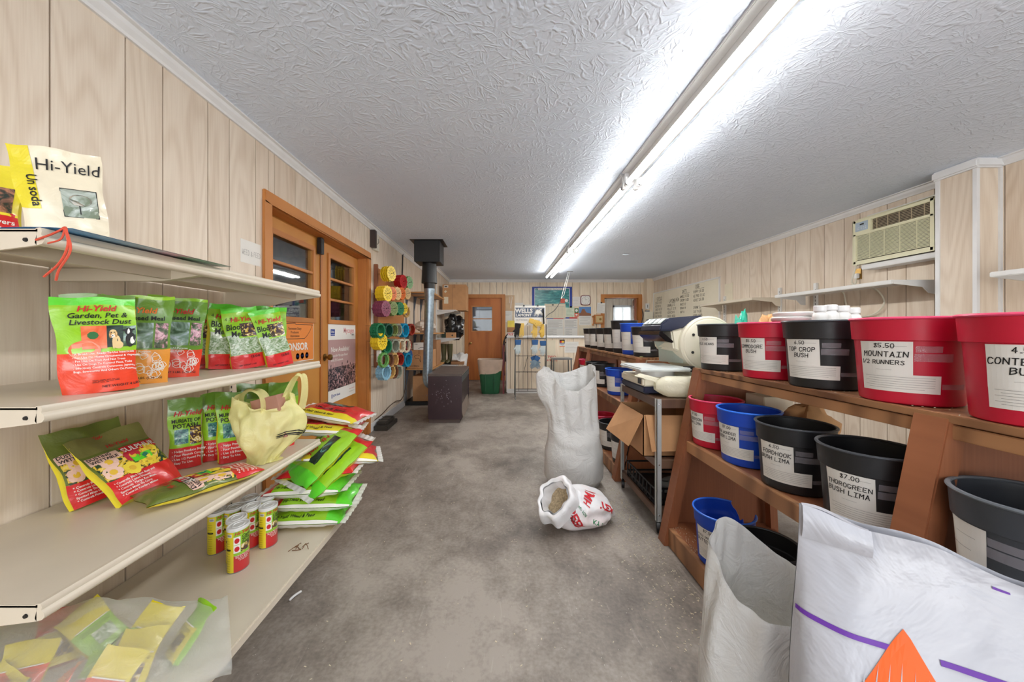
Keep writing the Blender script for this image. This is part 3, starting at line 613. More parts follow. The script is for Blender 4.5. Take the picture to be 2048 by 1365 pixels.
put_bag('garden_bag', 'blood meal bag at the far right end of the row, tilted to the left', Bag(.12, .275, .055, seed=9), [BR, BG, BGR, BY], [(.22, 0), (.93, 1), (1, 2)], 3, (-1.045, 1.715, Z2), 46, art_blood, (-3, -14), GB)
put_bag('garden_bag', 'green-topped bag showing only behind the leaning blood meal bags', Bag(.15, .29, .05, seed=10), [BR, BG, BGR, BY], [(.22, 0), (.93, 1), (1, 2)], 3, (-1.17, 1.83, Z2), 40, None, (0, 0), GB)
Z3 = .604; GS = 'sulphur dust bags slumped on the third shelf'
SM = [BR, BOL, BMO, BY]
put_bag('sulphur_bag', 'dark green topped sulphur bag, hindmost of three, sagging against the panelling', Bag(.22, .27, .045, seed=11), SM, [(.30, 0), (.72, 1), (1, 1)], 3, (-1.405, 1.29, Z3 + .006), 82, art_sulphur, (-20, -3), GS)
put_bag('sulphur_bag', 'grey-green topped sulphur bag lying tilted over the hindmost one', Bag(.23, .285, .055, seed=12), SM, [(.30, 0), (.72, 1), (1, 2)], 3, (-1.275, 1.32, Z3 + .012), 84, art_sulphur, (-42, -4), GS)
tl = put_bag('sulphur_bag', 'sulphur bag lying flat face up at the shelf edge', Bag(.17, .36, .05, 'lie', seed=13), [BR, BOL, BMO, BY], [(.30, 0), (1, 1)], 3, (-1.12, 1.36, Z3 + .028), 152, art_sulphur, (0, 0), GS)
GP = 'muriate of potash bags standing in a row'
for i, (x, y, rz, sd, lab) in enumerate(((-1.385, 1.585, 44, 14, 'muriate of potash bag, left end of the potash row'), (-1.325, 1.69, 44, 15, 'muriate of potash bag in the middle of the front potash row'), (-1.235, 1.66, 46, 16, 'muriate of potash bag half covered by the yellow carrier'))):
    put_bag('potash_bag', lab, Bag(.118, .30 + .008 * i, .06, seed=sd), [BR, BG, BDG, BY], [(.30, 0), (.78, 1), (1, 2)], 3, (x, y, Z3), rz, art_potash, (-3, 0), GP)
put_bag('potash_bag', 'green-topped potash bag behind the front row, above the yellow carrier', Bag(.15, .335, .05, seed=17), [BR, BG, BDG, BY], [(.30, 0), (.78, 1), (1, 2)], 3, (-1.26, 1.81, Z3), 44, None, (0, 4), GP)
put_bag('potash_bag', 'potash bag farthest back, its dark top seen through the carrier handle', Bag(.14, .335, .05, seed=18), [BR, BG, BDG, BY], [(.30, 0), (.78, 1), (1, 2)], 3, (-1.14, 1.87, Z3), 46, None, (0, 3), GP)
# faded bags on the top shelf
def art_faded(b, g):
    A = sub(g.S, .0012); T = sub(g.S, PK); w, h = g.w, g.h
    b.rect(A, -.02 * w, .30 * h, .40 * w, .58 * h, 2, 8, 8); B = sub(g.S, .002); b.ell(B, .2 * w, .47 * h, .14 * w, .06 * h, 3); b.rect(B, .17 * w, .33 * h, .185 * w, .44 * h, 0)
    b.line(B, [(-.02 * w, .30 * h), (.40 * w, .30 * h), (.40 * w, .58 * h), (-.02 * w, .58 * h), (-.02 * w, .30 * h)], .002, 0)

    b.rect(B, -.34 * w, .06 * h, .0 * w, .17 * h, 1, 3, 2)
    for i in range(15): b.rect(T, (-.32 + i * .0205) * w, .075 * h, (-.32 + i * .0205 + (.006, .011, .014)[i % 3]) * w, .16 * h, 0)
    return [I_K, I_W, photo('photo_faded_meadow', ((.4, (120, 132, 110)), (.6, (200, 208, 200))), 16), photo('photo_faded_tree', ((.4, (100, 104, 92)), (.6, (160, 150, 130))), 40)]
b_ = Bag(.165, .275, .085, seed=21, wr=.006)
t = place('fertiliser_bag', 'faded cream bag with a yellow edge on the top left shelf', 'bag', (-1.185, 1.0, 1.426), 48, (-2, -7))
b_.body([BCR, BY], [(1, 0)], 1, 0).build('pouch', [BCR, BY], t, smooth=True, ang=60)
q = MB(); pm = art_faded(q, b_); q.build('printed_front', pm, t); q = MB(); w, h, g = b_.w, b_.h, b_; q.text('Hi-Yield', sub(g.S, PK), .12 * h, -.24 * w, .765 * h, 0, 'l', 0.0, .1, .8); q.build('top_lettering', I_K, t); q = MB(); q.text('Un soda', lambda u, v: g.S(-.36 * w + v, .44 * h + .26 * h - u, PK), .07 * h, 0, 0, 0, 'l', .02); q.build('side_lettering', I_K, t); MB().rect(sub(b_.S, .001), -.5 * b_.w, .36 * b_.h, -.27 * b_.w, 1 * b_.h, 0, 5, 20).build('yellow_edge', BY, t)
def art_tree(b, g):
    A = sub(g.S, .0012); T = sub(g.S, PK); w, h = g.w, g.h
    b.rect(A, -.4 * w, .42 * h, .42 * w, .72 * h, 1, 8, 8); b.rect(A, -.5 * w, .39 * h, .5 * w, .42 * h, 2, 8, 2);
    return [I_W, PH_TREE, ink('yellow_ink', (240, 220, 50))]
g = Bag(.16, .245, .08, seed=22); w, h, T = g.w, g.h, sub(g.S, PK); t = put_bag('fertiliser_bag', 'red and yellow bag cut off by the left edge of the photo', g, [BR, BY], [(.42, 0), (1, 1)], 1, (-1.425, .98, 1.426), 46, art_tree)
q = MB(); q.text('Trees, Flowers', T, .055 * h, .46 * w, .29 * h, 0, 'r', .02); q.text('Shrubs.', T, .055 * h, .42 * w, .2 * h, 0, 'r', .02); q.text('OLI', T, .05 * h, .42 * w, .05 * h, 0, 'r', .02); q.build('printed_lettering', I_W, t)
# thin poster sheet lying over the top shelf edge, and the red twine
pb = MB(); 
def sheet(a, c): return Vector((-1.16 + .21 * a - .02 * c, .80 + .50 * c, 1.4295 + .004 * sin(a * 3) + .005 * a * c))
pb.grid(sheet, 4, 20, 0); pb.grid(lambda a, c: sheet(a, c) - Vector((0, 0, .0012)), 4, 20, 0, flip=True)
tq = NT('garden_poster_print'); v = tq.coord('Generated'); sx_ = tq.n('SeparateXYZ', {0: v}); nn = tq.noise(v, 9, 3, .6, 1); cc = tq.ramp(tq.math('ADD', sx_.outputs[1], tq.math('MULTIPLY_ADD', nn, .5, -.25)), ((.05, (96, 176, 236)), (.4, (190, 214, 224)), (.58, (236, 180, 196)), (.72, (120, 176, 140)), (1, (70, 130, 110))))
tag(pb.build('poster_sheet', tq.out(tq.pr(cc, .25)), smooth=True), 'glossy garden poster lying flat along the top shelf edge', 'poster')
M_TWINE = mat('red_twine', (214, 84, 60), .8)
tw = thing('twine', 'red twine knotted through the top shelf corner and hanging down', 'string', (-1.0, .80, 1.43))
def tws(pts): return spl([P(x, y, Y) for x, y, Y in pts], 6)
MB().tube(tws([(72, 480, .784), (100, 470, .775), (118, 462, .77), (130, 455, .775), (133, 460, .77)]), .0022, 6).build('cord', M_TWINE, tw, smooth=True)
MB().tube(tws([(130, 455, .775), (122, 478, .765), (96, 487, .77)]), .0018, 6).build('cord', M_TWINE, tw, smooth=True)
MB().tube(tws([(131, 458, .77), (136, 490, .762), (120, 525, .76), (88, 554, .765)]), .0022, 6).build('cord', M_TWINE, tw, smooth=True)
MB().tube(tws([(132, 458, .77), (141, 500, .762), (118, 540, .76), (112, 561, .765)]), .0022, 6).build('cord', M_TWINE, tw, smooth=True)
t = MB().box((XL, 2.15, 1.62), (XL + .001, 2.33, 1.76)); 
pf = plane((XL + .0012, 2.15, 1.62), (0, 1, 0), (0, 0, 1)); t.hand('WEED & FEED', lambda u, v: pf(u, v, .0006), .03, .012, .05, 1, .06, 'l', .6)
t.build('handwritten_note', [M_PAPER, I_G], label='white note with faint pencil writing on the panelling by the doors', cat='note')
MB().box((XL, 2.19, 1.02), (XL + .0012, 2.36, 1.37)).build('paper_sheet', M_PAPER, label='white paper sheet on the panelling behind the blood meal bags', cat='paper')
# ------------------------------------------------------------------ canisters of fungicide
I_YEL = plast('can_yellow', (236, 216, 40), .35, .02)
CANR = plast('can_red', (204, 40, 46), .35, .02); CANG = plast('can_green', (150, 200, 50), .35, .02)
def make_can():
    t = thing('canister', 'x', 'canister', (0, 0, 0), local=True); rx, ry, h = .036, .046, .185
    def W(a, z, k=0): return Vector(((rx + k) * cos(a), (ry + k) * sin(a), z))
    # label colours by direction: front panel looks towards -y/+x
    fr = R(-16)
    def cm(i, j):
        a = (i * 2 * PI - fr + PI) % (2 * PI) - PI
        if abs(a) > .95: return 0
        return 1 if j < .40 else 2
    b = MB().grid(lambda i, j: W(i * 2 * PI, .004 + (h - .012) * j), 48, 10, cm, cu=True); b.build('tin', [I_YEL, CANR, CANG], t, smooth=True)
    r_ = MB().lathe([(.985, 0), (1.0, .004)], 32, 0, Matrix.Diagonal((rx, ry, 1, 1)), cap0=True); r_.build('base_rim', M_STEEL, t)
    l = MB().lathe([(1.0, h - .010), (1.04, h - .008), (1.04, h + .003), (1.0, h + .005), (.9, h + .005), (.86, h + .002), (.62, h + .002), (.58, h + .0045), (.5, h + .0045), (.46, h + .002), (0, h + .002)], 32, 0, Matrix.Diagonal((rx, ry, 1, 1)), cap0=True)
    l.build('lid', M_WHITE, t, smooth=True, ang=30)
    def fn(k): return lambda u, v: W(fr + u / .041, v, k)
    A, T = fn(.0006), fn(.0012); p = MB()
    for v, m in ((.12, 4), (.085, 5)): 
        p.rect(A, -.037, v, -.012, v + .033, 1, 5, 4); p.ell(T, -.0245, v + .0165, .009, .011, m if v > .1 else 2)
    p.rect(A, -.010, .085, .030, .116, 5, 5, 4); p.text('Hi-Yield', T, .014, .0, .160, 2, 'c', .03, .25); p.text('Captan', T, .012, -.006, .144, 0, 'l', .02, .2); p.text('50W', T, .012, -.006, .130, 0, 'l', .02); p.text('Fungicide', T, .012, -.006, .118, 0, 'l', .02, .2, .8)
    for i, s_ in enumerate(('Controls Plant Diseases', 'Black Rot, Brown Rot', 'Downy Mildew', '& Leaf Spot')): p.text(s_, T, .0048, 0, .070 - i * .0068, 1, 'c', .03)
    p.rect(A, -.066, .155, -.044, .168, 1, 3, 2)
    for i in range(9): p.rect(T, -.064 + i * .0021, .157, -.064 + i * .0021 + (.0007, .0013)[i % 2], .166, 0)
    for i in range(13): p.rect(T, -.075, .012 + i * .0105, -.052, .0128 + i * .0105, 0, 4, 1)
    p.rect(T, -.078, .098, -.048, .104, 0, 4, 1)
    p.build('label', [I_K, I_W, I_R, I_YEL, ink('berry_red', (196, 30, 40)), PH_PANSY], t); return t
can0 = make_can(); GC = 'fungicide canisters on the base shelf'
cans = [((-1.143, 1.573), 'fungicide canister standing nearest, at the front of its group'), ((-1.194, 1.632), 'fungicide canister directly behind the nearest one'), ((-1.335, 1.70), 'fungicide canister on the far left under the shelf edge'),
        ((-1.278, 1.735), 'fungicide canister of the middle row, leftmost with its lid in shadow'), ((-1.203, 1.742), 'fungicide canister in the centre of the middle row'), ((-1.125, 1.748), 'fungicide canister at the right of the group, front label in full view'),
        ((-1.272, 1.83), 'fungicide canister at the back left, only lid showing'), ((-1.193, 1.835), 'fungicide canister at the back right, against the lawn food sacks')]
for i, ((x, y), lab) in enumerate(cans):
    o = can0 if i == 0 else dup(can0); o.location = (x, y, BZ); o.rotation_euler.z = R((-4, 5, 14, -10, 6, 2, 8, -5)[i]); o['label'] = lab; o['group'] = GC
# ------------------------------------------------------------------ weed and feed sacks stacked over the end of the base shelf
GW = 'stacked weed and feed sacks'
def art_wf(b, g):
    A = sub(g.S, .0012); T = sub(g.S, PK); w, h = g.w, g.h
    b.rect(A, -.26 * w, .60 * h, .22 * w, .80 * h, 3, 10, 6); b.ell(sub(g.S, .002), -.05 * w, .70 * h, .1 * w, .07 * h, 4)
    b.text('Hi-Yield', T, .13 * h, -.02 * w, .40 * h, 2, 'c', .03, .25); b.text('Weed & Feed', T, .09 * h, 0, .27 * h, 0, 'c', .03, .2)
    b.text('Hi-Yield Weed & Feed', T, .055 * h, -.1 * w, .07 * h, 0, 'c', .02, .2)
    b.rect(A, -.47 * w, .0 * h, .47 * w, .028 * h, 1, 20, 1)
    return [I_K, I_W, I_R, PH_DARK, PH_GRASS]
def wf(label, x, y, z, rz, seed, red=False, w=.40, d=.29, t_=.085, tilt=(0, 0), short=1):
    g = Bag(w, d, t_, 'lie', seed, .006); t = place('lawn_food_sack', label, 'sack', (x, y, z), rz, tilt, GW)
    m = [BR if red else BG, BY, BW, BGR]
    def cm(a, q):
        if red: return 1 if q < .22 else 0
        return 3 if a > .80 else (0 if a > .12 else 4)
    b = MB().grid(lambda a, q: g.S((a - .5) * w, q * d), 26, 20, cm)
    b.grid(lambda a, q: g.S((a - .5) * w, q * d, 0, 1), 26, 20, lambda a, q: 1 if q > .12 else 2, flip=True)
    b.build('pouch', m + [BR], t, smooth=True, ang=60)
    for s in (-1, 1):                                   # crimped end seams
        e = MB(); e.grid(lambda a, q, s=s: Vector((s * (w / 2 - .004 + .028 * a), -d / 2 * .97 + d * .97 * q, .004 * sin(q * 40 + seed) * a + .002)), 2, 24, 0)
        e.grid(lambda a, q, s=s: Vector((s * (w / 2 - .004 + .028 * a), -d / 2 * .97 + d * .97 * q, .004 * sin(q * 40 + seed) * a)), 2, 24, 0, flip=True)
        e.build('end_seam', BW, t, smooth=True)
    p = MB(); pm = art_wf(p, g); p.build('printed_front', pm, t); return t
Z0 = BZ + .045
wf('green weed and feed sack at the very bottom of the stack', -1.03, 1.98, Z0, 4, 31)
wf('green weed and feed sack second from the bottom of the stack', -1.00, 2.0, Z0 + .075, 8, 32, tilt=(0, 2))
wf('green weed and feed sack third from the bottom, its side lettering readable', -1.03, 1.99, Z0 + .150, 3, 33, tilt=(0, -2))
wf('red and yellow sack with its print upside down, mid-stack', -1.00, 2.06, Z0 + .215, 184, 34, True, tilt=(0, 3))
wf('red weed and feed sack poking out right below the tilted green ones', -.93, 2.12, Z0 + .27, 22, 36, True, tilt=(0, 8), t_=.075)
wf('green weed and feed sack tilted outward, lower of two', -.945, 2.03, Z0 + .245, 232, 37, tilt=(0, 33), t_=.075)
wf('green weed and feed sack tilted outward, upper of two with its front showing', -1.0, 2.02, Z0 + .305, 236, 38, tilt=(0, 35), t_=.08)
wf('red weed and feed sack level with the third shelf edge', -1.06, 2.20, Z0 + .405, 10, 39, True, tilt=(0, 5), t_=.075)
wf('red weed and feed sack on top of the stack', -1.04, 2.26, Z0 + .475, -6, 40, True, tilt=(0, 8), t_=.075)
# ------------------------------------------------------------------ yellow carrier bag
def film(name, c, alpha, rough=.3, trans=.5):
    t = NT(name); v = t.coord(); nm = t.bump(t.noise(v, 18, 4, .6, 1.5), .5, .01)
    di = t.n('BsdfDiffuse', {'Color': lin(c), 'Normal': nm}).outputs[0]; tl_ = t.n('BsdfTranslucent', {'Color': lin(c), 'Normal': nm}).outputs[0]; gl = t.n('BsdfGlossy', {'Roughness': rough, 'Normal': nm}).outputs[0]; tp = t.n('BsdfTransparent', {0: (1, 1, 1, 1)}).outputs[0]
    a = t.n('MixShader', {0: trans, 1: di, 2: tl_}).outputs[0]; a = t.n('MixShader', {0: .05, 1: a, 2: gl}).outputs[0]
    return t.out(t.n('MixShader', {0: alpha, 1: tp, 2: a}).outputs[0])
M_YBAG = film('thin_yellow_plastic', (255, 250, 178), .78, .35, .2)
t = place('carrier_bag', 'thin yellow plastic carrier bag with two handles standing on the third shelf', 'bag', (-1.075, 1.66, Z3), 32, (0, 0))
def cb(a, q):
    ph = a * 2 * PI; z = .29 * q; wv = 1 + .10 * sin(3 * ph + 5 * q) + .07 * sin(7 * ph - 3 * q) + .05 * sin(12 * ph + 9 * q)
    ex = (.055 + .075 * sm(0, .45, q)) * (1 - .12 * sm(.7, 1, q)); ey = (.045 + .055 * sm(0, .4, q)) * (1 - .45 * sm(.6, 1, q))
    z += .03 * sm(.8, 1, q) * (cos(2 * ph) - .5) + .012 * nz(cos(ph) * 3, sin(ph) * 3, q * 4)
    return Vector((ex * cos(ph) * wv + .035 * sin(q * 2.6) - .02, ey * sin(ph) * wv + .02 * nz(cos(ph) * 4, sin(ph) * 4, q * 6), max(.002, z)))
b = MB().grid(cb, 60, 26, 0, cu=True); b.lathe([(.001, .003), (.06, .003)], 20, 0, Matrix.Diagonal((1.1, .7, 1, 1))); b.build('sack', M_YBAG, t, smooth=True, ang=80)
def handle(pts, wd, n):
    c = spl(pts, 8); b = MB(); K = len(c) - 1
    def f(a, q):
        p = c[min(K, int(round(q * K)))]; s_ = wd * (1 + .4 * abs(2 * q - 1)); return p + Vector(((a - .5) * s_ * .5, (a - .5) * s_ * .9, .006 * sin(a * 7 + q * 11)))
    b.grid(f, 5, K, 0).build('handle', M_YBAG, t, smooth=True, ang=80)
handle([(-.115, .03, .24), (-.10, .02, .31), (-.055, -.01, .335), (-.01, -.03, .30), (.0, -.03, .23)], .06, 0)
handle([(.06, .0, .22), (.085, .01, .31), (.12, .03, .385), (.15, .03, .375), (.155, .02, .30), (.14, .02, .22)], .055, 1)
lg = MB(); 
def cbo(u, v): 
    p = cb((u / .12 + .5) * .30 + .76, v / .29); d = Vector((p.x, p.y, 0)).normalized(); return p + d * .004 + Vector((0, 0, .0))
for dv, wd in ((0, .006), (.012, .004), (-.008, .003)): lg.line(cbo, [(-.05 + .1 * k / 14, .125 + dv + .010 * sin(k * .55)) for k in range(15)], wd, 0)
lg.build('printed_swirl', I_K, t)
cb_b = MB().box((-.05, -.03, .004), (.07, .03, .20), 0, Matrix.Rotation(R(-14), 4, 'Y')); cb_b.build('carton', mat('folded_brown_carton', (176, 128, 110), .8), label='folded brown carton inside the yellow carrier bag', cat='carton').location = (-1.05, 1.66, Z3 + .09)
# ------------------------------------------------------------------ clear bag of seed packets on the base shelf
M_CLEAR = film('clear_milky_film', (240, 242, 238), .36, .12, .4)
pk = [(-1.42, .80, 20, BR, BY), (-1.33, .86, -15, BG, BY), (-1.24, .90, 35, BO, BY), (-1.18, .99, -30, BY, BG), (-1.10, 1.06, 14, BG, BY), (-1.27, 1.03, 60, BY, BR), (-1.12, .93, -10, BO, BG), (-1.04, .98, 40, BY, BY), (-1.40, .93, 70, BY, BG), (-1.02, 1.12, -35, BY, BG), (-1.22, .79, 5, BG, BY), (-1.14, .84, -40, BY, BO), (-1.31, .74, 30, BY, BG), (-1.05, .90, 15, BO, BY), (-1.19, 1.10, 75, BG, BY)]
cols = {BR.name: 'red', BY.name: 'yellow', BG.name: 'lime', BO.name: 'orange'}
wh = ['lying lowest left', 'upright left of centre', 'slumped in the middle', 'leaning near the middle', 'standing towards the mouth', 'pressed to the back', 'lying at the front', 'nearest the open mouth', 'at the back left', 'farthest in the mouth end', 'face up at the near front', 'propped in the near front', 'at the very bottom of the photo', 'lying along the front edge', 'high against the wall side']
for i, (x, y, rz, m1, m2) in enumerate(pk):
    g = Bag(.10, .15, .035, seed=50 + i, wr=.003); t = place('seed_packet', '%s-fronted packet inside the clear plastic bag, %s' % (cols[m1.name], wh[i]), 'packet', (x, y, BZ + .012 + 0.03 * (i % 3)), rz, (-38 - 3 * (i % 4), (-25, 20, 10, -30, 25, 15, -12, 30, 0, -8, 12, -18, 8, 22, -14)[i]), 'packets inside the clear plastic bag')
    g.body([m1, m2], [(.55, 0), (1, 1)], 1, 1, nu=12, nv=14).build('pouch', [m1, m2], t, smooth=True, ang=60)
    p = MB(); T = sub(g.S, .003); p.rect(T, -.04, .085, .04, .088, 0, 4, 1); p.rect(sub(g.S, .0025), -.02, .02, .03, .06, 1, 4, 4); fine(p, T, -.038, .038, .075, .005, 3, 2, .0012, i); p.build('printed_front', [I_W, PH_PANSY if i % 2 else PH_NET, I_K], t)
def clr(a, q):
    ph = a * 2 * PI; x0, y0, x1, y1 = -1.56, .62, -.88, 1.17; c = Vector((x0 + (x1 - x0) * q, y0 + (y1 - y0) * q, 0)); d = Vector((-(y1 - y0), x1 - x0, 0)).normalized()
    rw = .20 * sm(-.05, .12, q) * (1 - .12 * sm(.75, 1, q)) * (1 + .06 * sin(6 * ph + 9 * q)); rh = .135 * sm(-.05, .1, q) * (1 - .6 * sm(.55, 1, q)) * (1 + .12 * nz(cos(ph) * 2, sin(ph) * 2, q * 7))
    p = c + d * (rw * cos(ph) + .02 * nz(q * 8, ph)); p.z = BZ + .006 + max(0, rh + rh * sin(ph) * .98 + .012 * nz(p.x * 20, p.y * 20, ph)); p.x = max(p.x, XL + .01); return p
MB().grid(clr, 48, 40, 0, cu=True).build('clear_plastic_bag', M_CLEAR, smooth=True, ang=80, label='clear milky plastic bag full of seed packets, lower left corner', cat='bag')
# dead leaf scrap, label curl
t = MB(); c = P(588, 1085, 1.75); LZ = BZ + .002
for k in range(6):
    x0, y0 = -.985 + .01 * k, 1.71 + .012 * sin(k * 2); t.tube(spl([(x0, y0, LZ), (x0 + .015, y0 + .01 * cos(k), LZ + .012 * (k % 3)), (x0 + .03 * cos(k * 1.3), y0 + .03 * sin(k * 1.9), LZ)], 4), [.0015] * 9, 5)
t.build('dried_plant_scrap', mat('dry_brown', (112, 74, 42), .9), label='dried brown plant scrap on the base shelf right of the canisters', cat='debris')
MB().tube(spl([P(575, 1195, 1.63) * 1, Vector((-.955 + .0, 1.62, .008)), Vector((-.945, 1.66, .006))], 5) if False else spl([(-.936, 1.60, .006), (-.925, 1.62, .012), (-.915, 1.655, .006)], 5), .005, 8).build('white_scrap', M_WHITE, smooth=True, label='small curled white scrap on the concrete by the base shelf', cat='debris')
# ------------------------------------------------------------------ stepped seed racks on the right
def fx(z): return .92 + .205 * z                      # front edge leans back as it rises
def rack(label, y0, y1, divs, lab2):
    t = thing('seed_rack', label, 'rack', (1.2, (y0 + y1) / 2, 0)); XBK = 1.56; ZT = .985
    M = Matrix(((1, 0, 0, 0), (0, 0, 1, 0), (0, 1, 0, 0), (0, 0, 0, 1)))
    for y in divs:
        MB().prism([(fx(0) + .06, 0), (XBK, 0), (XBK - .05, ZT - .02), (fx(ZT) + .06, ZT - .02)], y - .009, y + .009, 0, M).build('side_panel', M_RACK, t)
        a = y - .045 if y not in (y0, y1) else (y - .001 if y == y0 else y - .079)
        MB().prism([(fx(0) - .004, 0), (fx(0) + .05, 0), (fx(ZT) + .05, ZT), (fx(ZT) - .004, ZT)], a, a + .08, 0, M).build('front_post', M_RACK, t, bev=.003)
        MB().prism([(XBK - .04, 0), (XBK, 0), (XBK - .05, ZT - .02), (XBK - .09, ZT - .02)], a, a + .04, 0, M).build('back_post', M_RACK, t)
    for nm, z, zt in (('bottom_shelf', .10, 0), ('middle_shelf', .588, 0), ('top_shelf', .99, 0)):
        x = fx(z); MB().box((x + .012, y0 + .02, z - .02), (XBK - .03, y1 - .02, z)).build(nm, M_RACK if z < .9 else M_RACK2, t)
        MB().box((x + .002, y0 + .03, z - (.098 if z < .2 else .058)), (x + .03, y1 - .03, z - .022 if z > .9 else z + .002)).build('front_rail', M_RACK2, t, bev=.002)
    MB().box((fx(.99) - .004, y0 - .002, .972), (fx(.99) + .02, y1 + .002, .992)).build('top_edge_strip', M_RACK2, t, bev=.002)
    return t
rack('brown stepped wooden rack of seed buckets, nearest on the right', .20, 2.09, (.20, .94, 2.09), '')
rack('brown stepped wooden rack of seed buckets beyond the scale cart', 2.88, 5.20, (2.88, 4.55, 5.20), '')
# ------------------------------------------------------------------ seed buckets
def bplast(name, c, rough=.42):
    t = NT(name); v = t.coord(); L = lin(c); n = t.noise(v, 30, 3); sc = t.noise(t.scale(v, (6, 6, 60)), 1, 3)
    col = t.mix(t.math('MAXIMUM', t.math('MULTIPLY_ADD', sc, 3.0, -1.9), 0.0), L, tuple(min(1, x * 1.15 + .02) for x in L[:3]) + (1,))
    return t.out(t.pr(col, t.math('MULTIPLY_ADD', n, .15, rough - .07), 0, t.bump(n, .06, .003)))
BK = {'black': bplast('bucket_black', (30, 31, 34)), 'red': bplast('bucket_red', (196, 16, 52)), 'blue': bplast('bucket_blue', (14, 70, 190)), 'grey': bplast('bucket_charcoal', (58, 62, 68))}
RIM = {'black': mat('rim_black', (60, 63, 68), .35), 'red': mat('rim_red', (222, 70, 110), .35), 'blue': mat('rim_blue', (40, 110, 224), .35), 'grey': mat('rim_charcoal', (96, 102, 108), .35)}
M_BEAN = mat('white_beans', (206, 192, 166), .7, var=.3, sc=70, bump=.8, bsc=90); M_BEAN2 = mat('dark_beans', (96, 60, 48), .6, var=.35, sc=70, bump=.8, bsc=90)
M_TAPE = film('clear_tape', (210, 205, 215), .35, .15, .3)
BPROF = [(.100, 0), (.106, .004), (.1075, .012), (.117, .17), (.1185, .182), (.1235, .184), (.1275, .246)]
def bucket_meshes(c):
    b = MB().lathe(BPROF, 48, 0, cap0=True)
    b.lathe([(.1255, .246), (.1215, .186), (.1165, .182), (.105, .012), (0, .010)], 48, 0)
    b.build('x', BK[c], smooth=True, ang=35); o = bpy.data.objects[-1] if False else None
def brad(z):
    for (r0, z0), (r1, z1) in zip(BPROF, BPROF[1:]):
        if z0 <= z <= z1: return r0 + (r1 - r0) * (z - z0) / max(1e-6, z1 - z0)
    return BPROF[-1][0]
_bk = {}
def bucket(label, colour, x, y, z, hand=None, price=None, group=None, face=190, h=1.0, broken=False, fill=None, tall=1.0, lower=True, seed=0, tapes=True, big=True):
    t = place('seed_bucket', label, 'bucket', (x, y, z), 0, (0, 0), group)
    if broken:
        nb = 64; b = MB()
        def lip(a):
            d = ((a * 360 - broken + 180) % 360) - 180; return .246 - .085 * max(0, 1 - abs(d) / 32) ** .6 * (1 + .2 * sin(d * .7)) if abs(d) < 32 else .246
        def so(a, q):
            zz = lip(a) * q; r = brad(min(zz, .2459)); return Vector((r * cos(a * 2 * PI), r * sin(a * 2 * PI), zz))
        def si(a, q):
            zz = max(.011, lip(a) * q); r = brad(min(zz, .2459)) - .0022; return Vector((r * cos(a * 2 * PI), r * sin(a * 2 * PI), zz))
        b.grid(so, nb, 26, 0, cu=True); b.grid(si, nb, 26, 0, cu=True, flip=True); b.grid(lambda a, q: so(a, 1).lerp(si(a, 1), q), nb, 1, 0, cu=True); b.lathe([(.104, .011), (0, .011)], 32, 0)
        o = b.build('tub', BK[colour], t, smooth=True, ang=50)
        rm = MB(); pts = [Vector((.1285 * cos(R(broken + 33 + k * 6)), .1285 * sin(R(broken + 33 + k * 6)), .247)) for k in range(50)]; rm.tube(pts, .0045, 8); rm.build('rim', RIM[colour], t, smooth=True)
    else:
        if (colour, tall) not in _bk:
            T = Matrix.Diagonal((1, 1, tall, 1)); b = MB().lathe(BPROF, 48, 0, T, cap0=True); b.lathe([(.1255, .246), (.1215, .186), (.1165, .182), (.105, .012), (0, .010)], 48, 0, T)
            o = b.build('tub', BK[colour], t, smooth=True, ang=35)
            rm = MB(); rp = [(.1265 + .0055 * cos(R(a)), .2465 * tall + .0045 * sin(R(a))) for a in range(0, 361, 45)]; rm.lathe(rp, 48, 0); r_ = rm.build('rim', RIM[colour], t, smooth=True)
            _bk[(colour, tall)] = (o, r_)
        else:
            for q in _bk[(colour, tall)]:
                c = q.copy(); COL.objects.link(c); c.parent = t; FR[c.name] = FR[q.name]
    if fill: MB().lathe([(0, .098), (.05, .097), (.09, .093), (.110, .09)], 36, 0, Matrix.Translation((0, 0, 0))).build('seeds', fill, t, smooth=True, kind='stuff')
    f0 = R(face)
    def fn(u, v, k=0): 
        rr = brad(v) if v < .183 else .119; a = f0 + u / .113; return Vector(((rr + k) * cos(a), (rr + k) * sin(a), v * tall))
    A = lambda k: (lambda u, v: fn(u, v, k)); r = random.Random(seed + 5)
    up = MB(); sl = r.uniform(-.004, .004)
    up.grid(lambda a, q: fn(-.062 + .118 * a + sl * q, .082 + .098 * q, .0012), 14, 4, 0)
    if hand:
        H = .0145
        if price: up.hand(price, A(.0022), .012, -.022, .162, 1, .15, 'l', .9); up.rect(A(.002), .01, .166, .045, .1668, 2, 4, 1)
        for i, L in enumerate(hand): up.hand(L, A(.0022), H * min(1, 8.6 / max(len(L), 1)) if len(L) > 8 else H, 0.0 if len(L) < 9 else -.004, .136 - i * .022, 1, .15, 'c', .95)
        up.rect(A(.002), -.02, .098, .015, .0986, 2, 3, 1)
    elif big:
        up.rect(A(.002), -.01, .15, .04, .1508, 2, 3, 1); up.rect(A(.002), -.04, .12, .03, .121, 2, 4, 1)
    up.build('paper_label', [M_PAPER, M_BLKINK, M_GRAYINK], t)
    if lower:
        lo_ = MB(); lo_.grid(lambda a, q: fn(-.062 + .172 * a, .036 + .050 * q, .0008), 18, 3, 0)
        for i in range(6): lo_.rect(A(.0018), -.05 + .01 * (i % 2), .078 - i * .0065, .098 - .02 * (i == 5), .0788 - i * .0065, 1, 10, 1)
        lo_.build('printed_slip', [M_PAPER, M_GRAYINK], t)
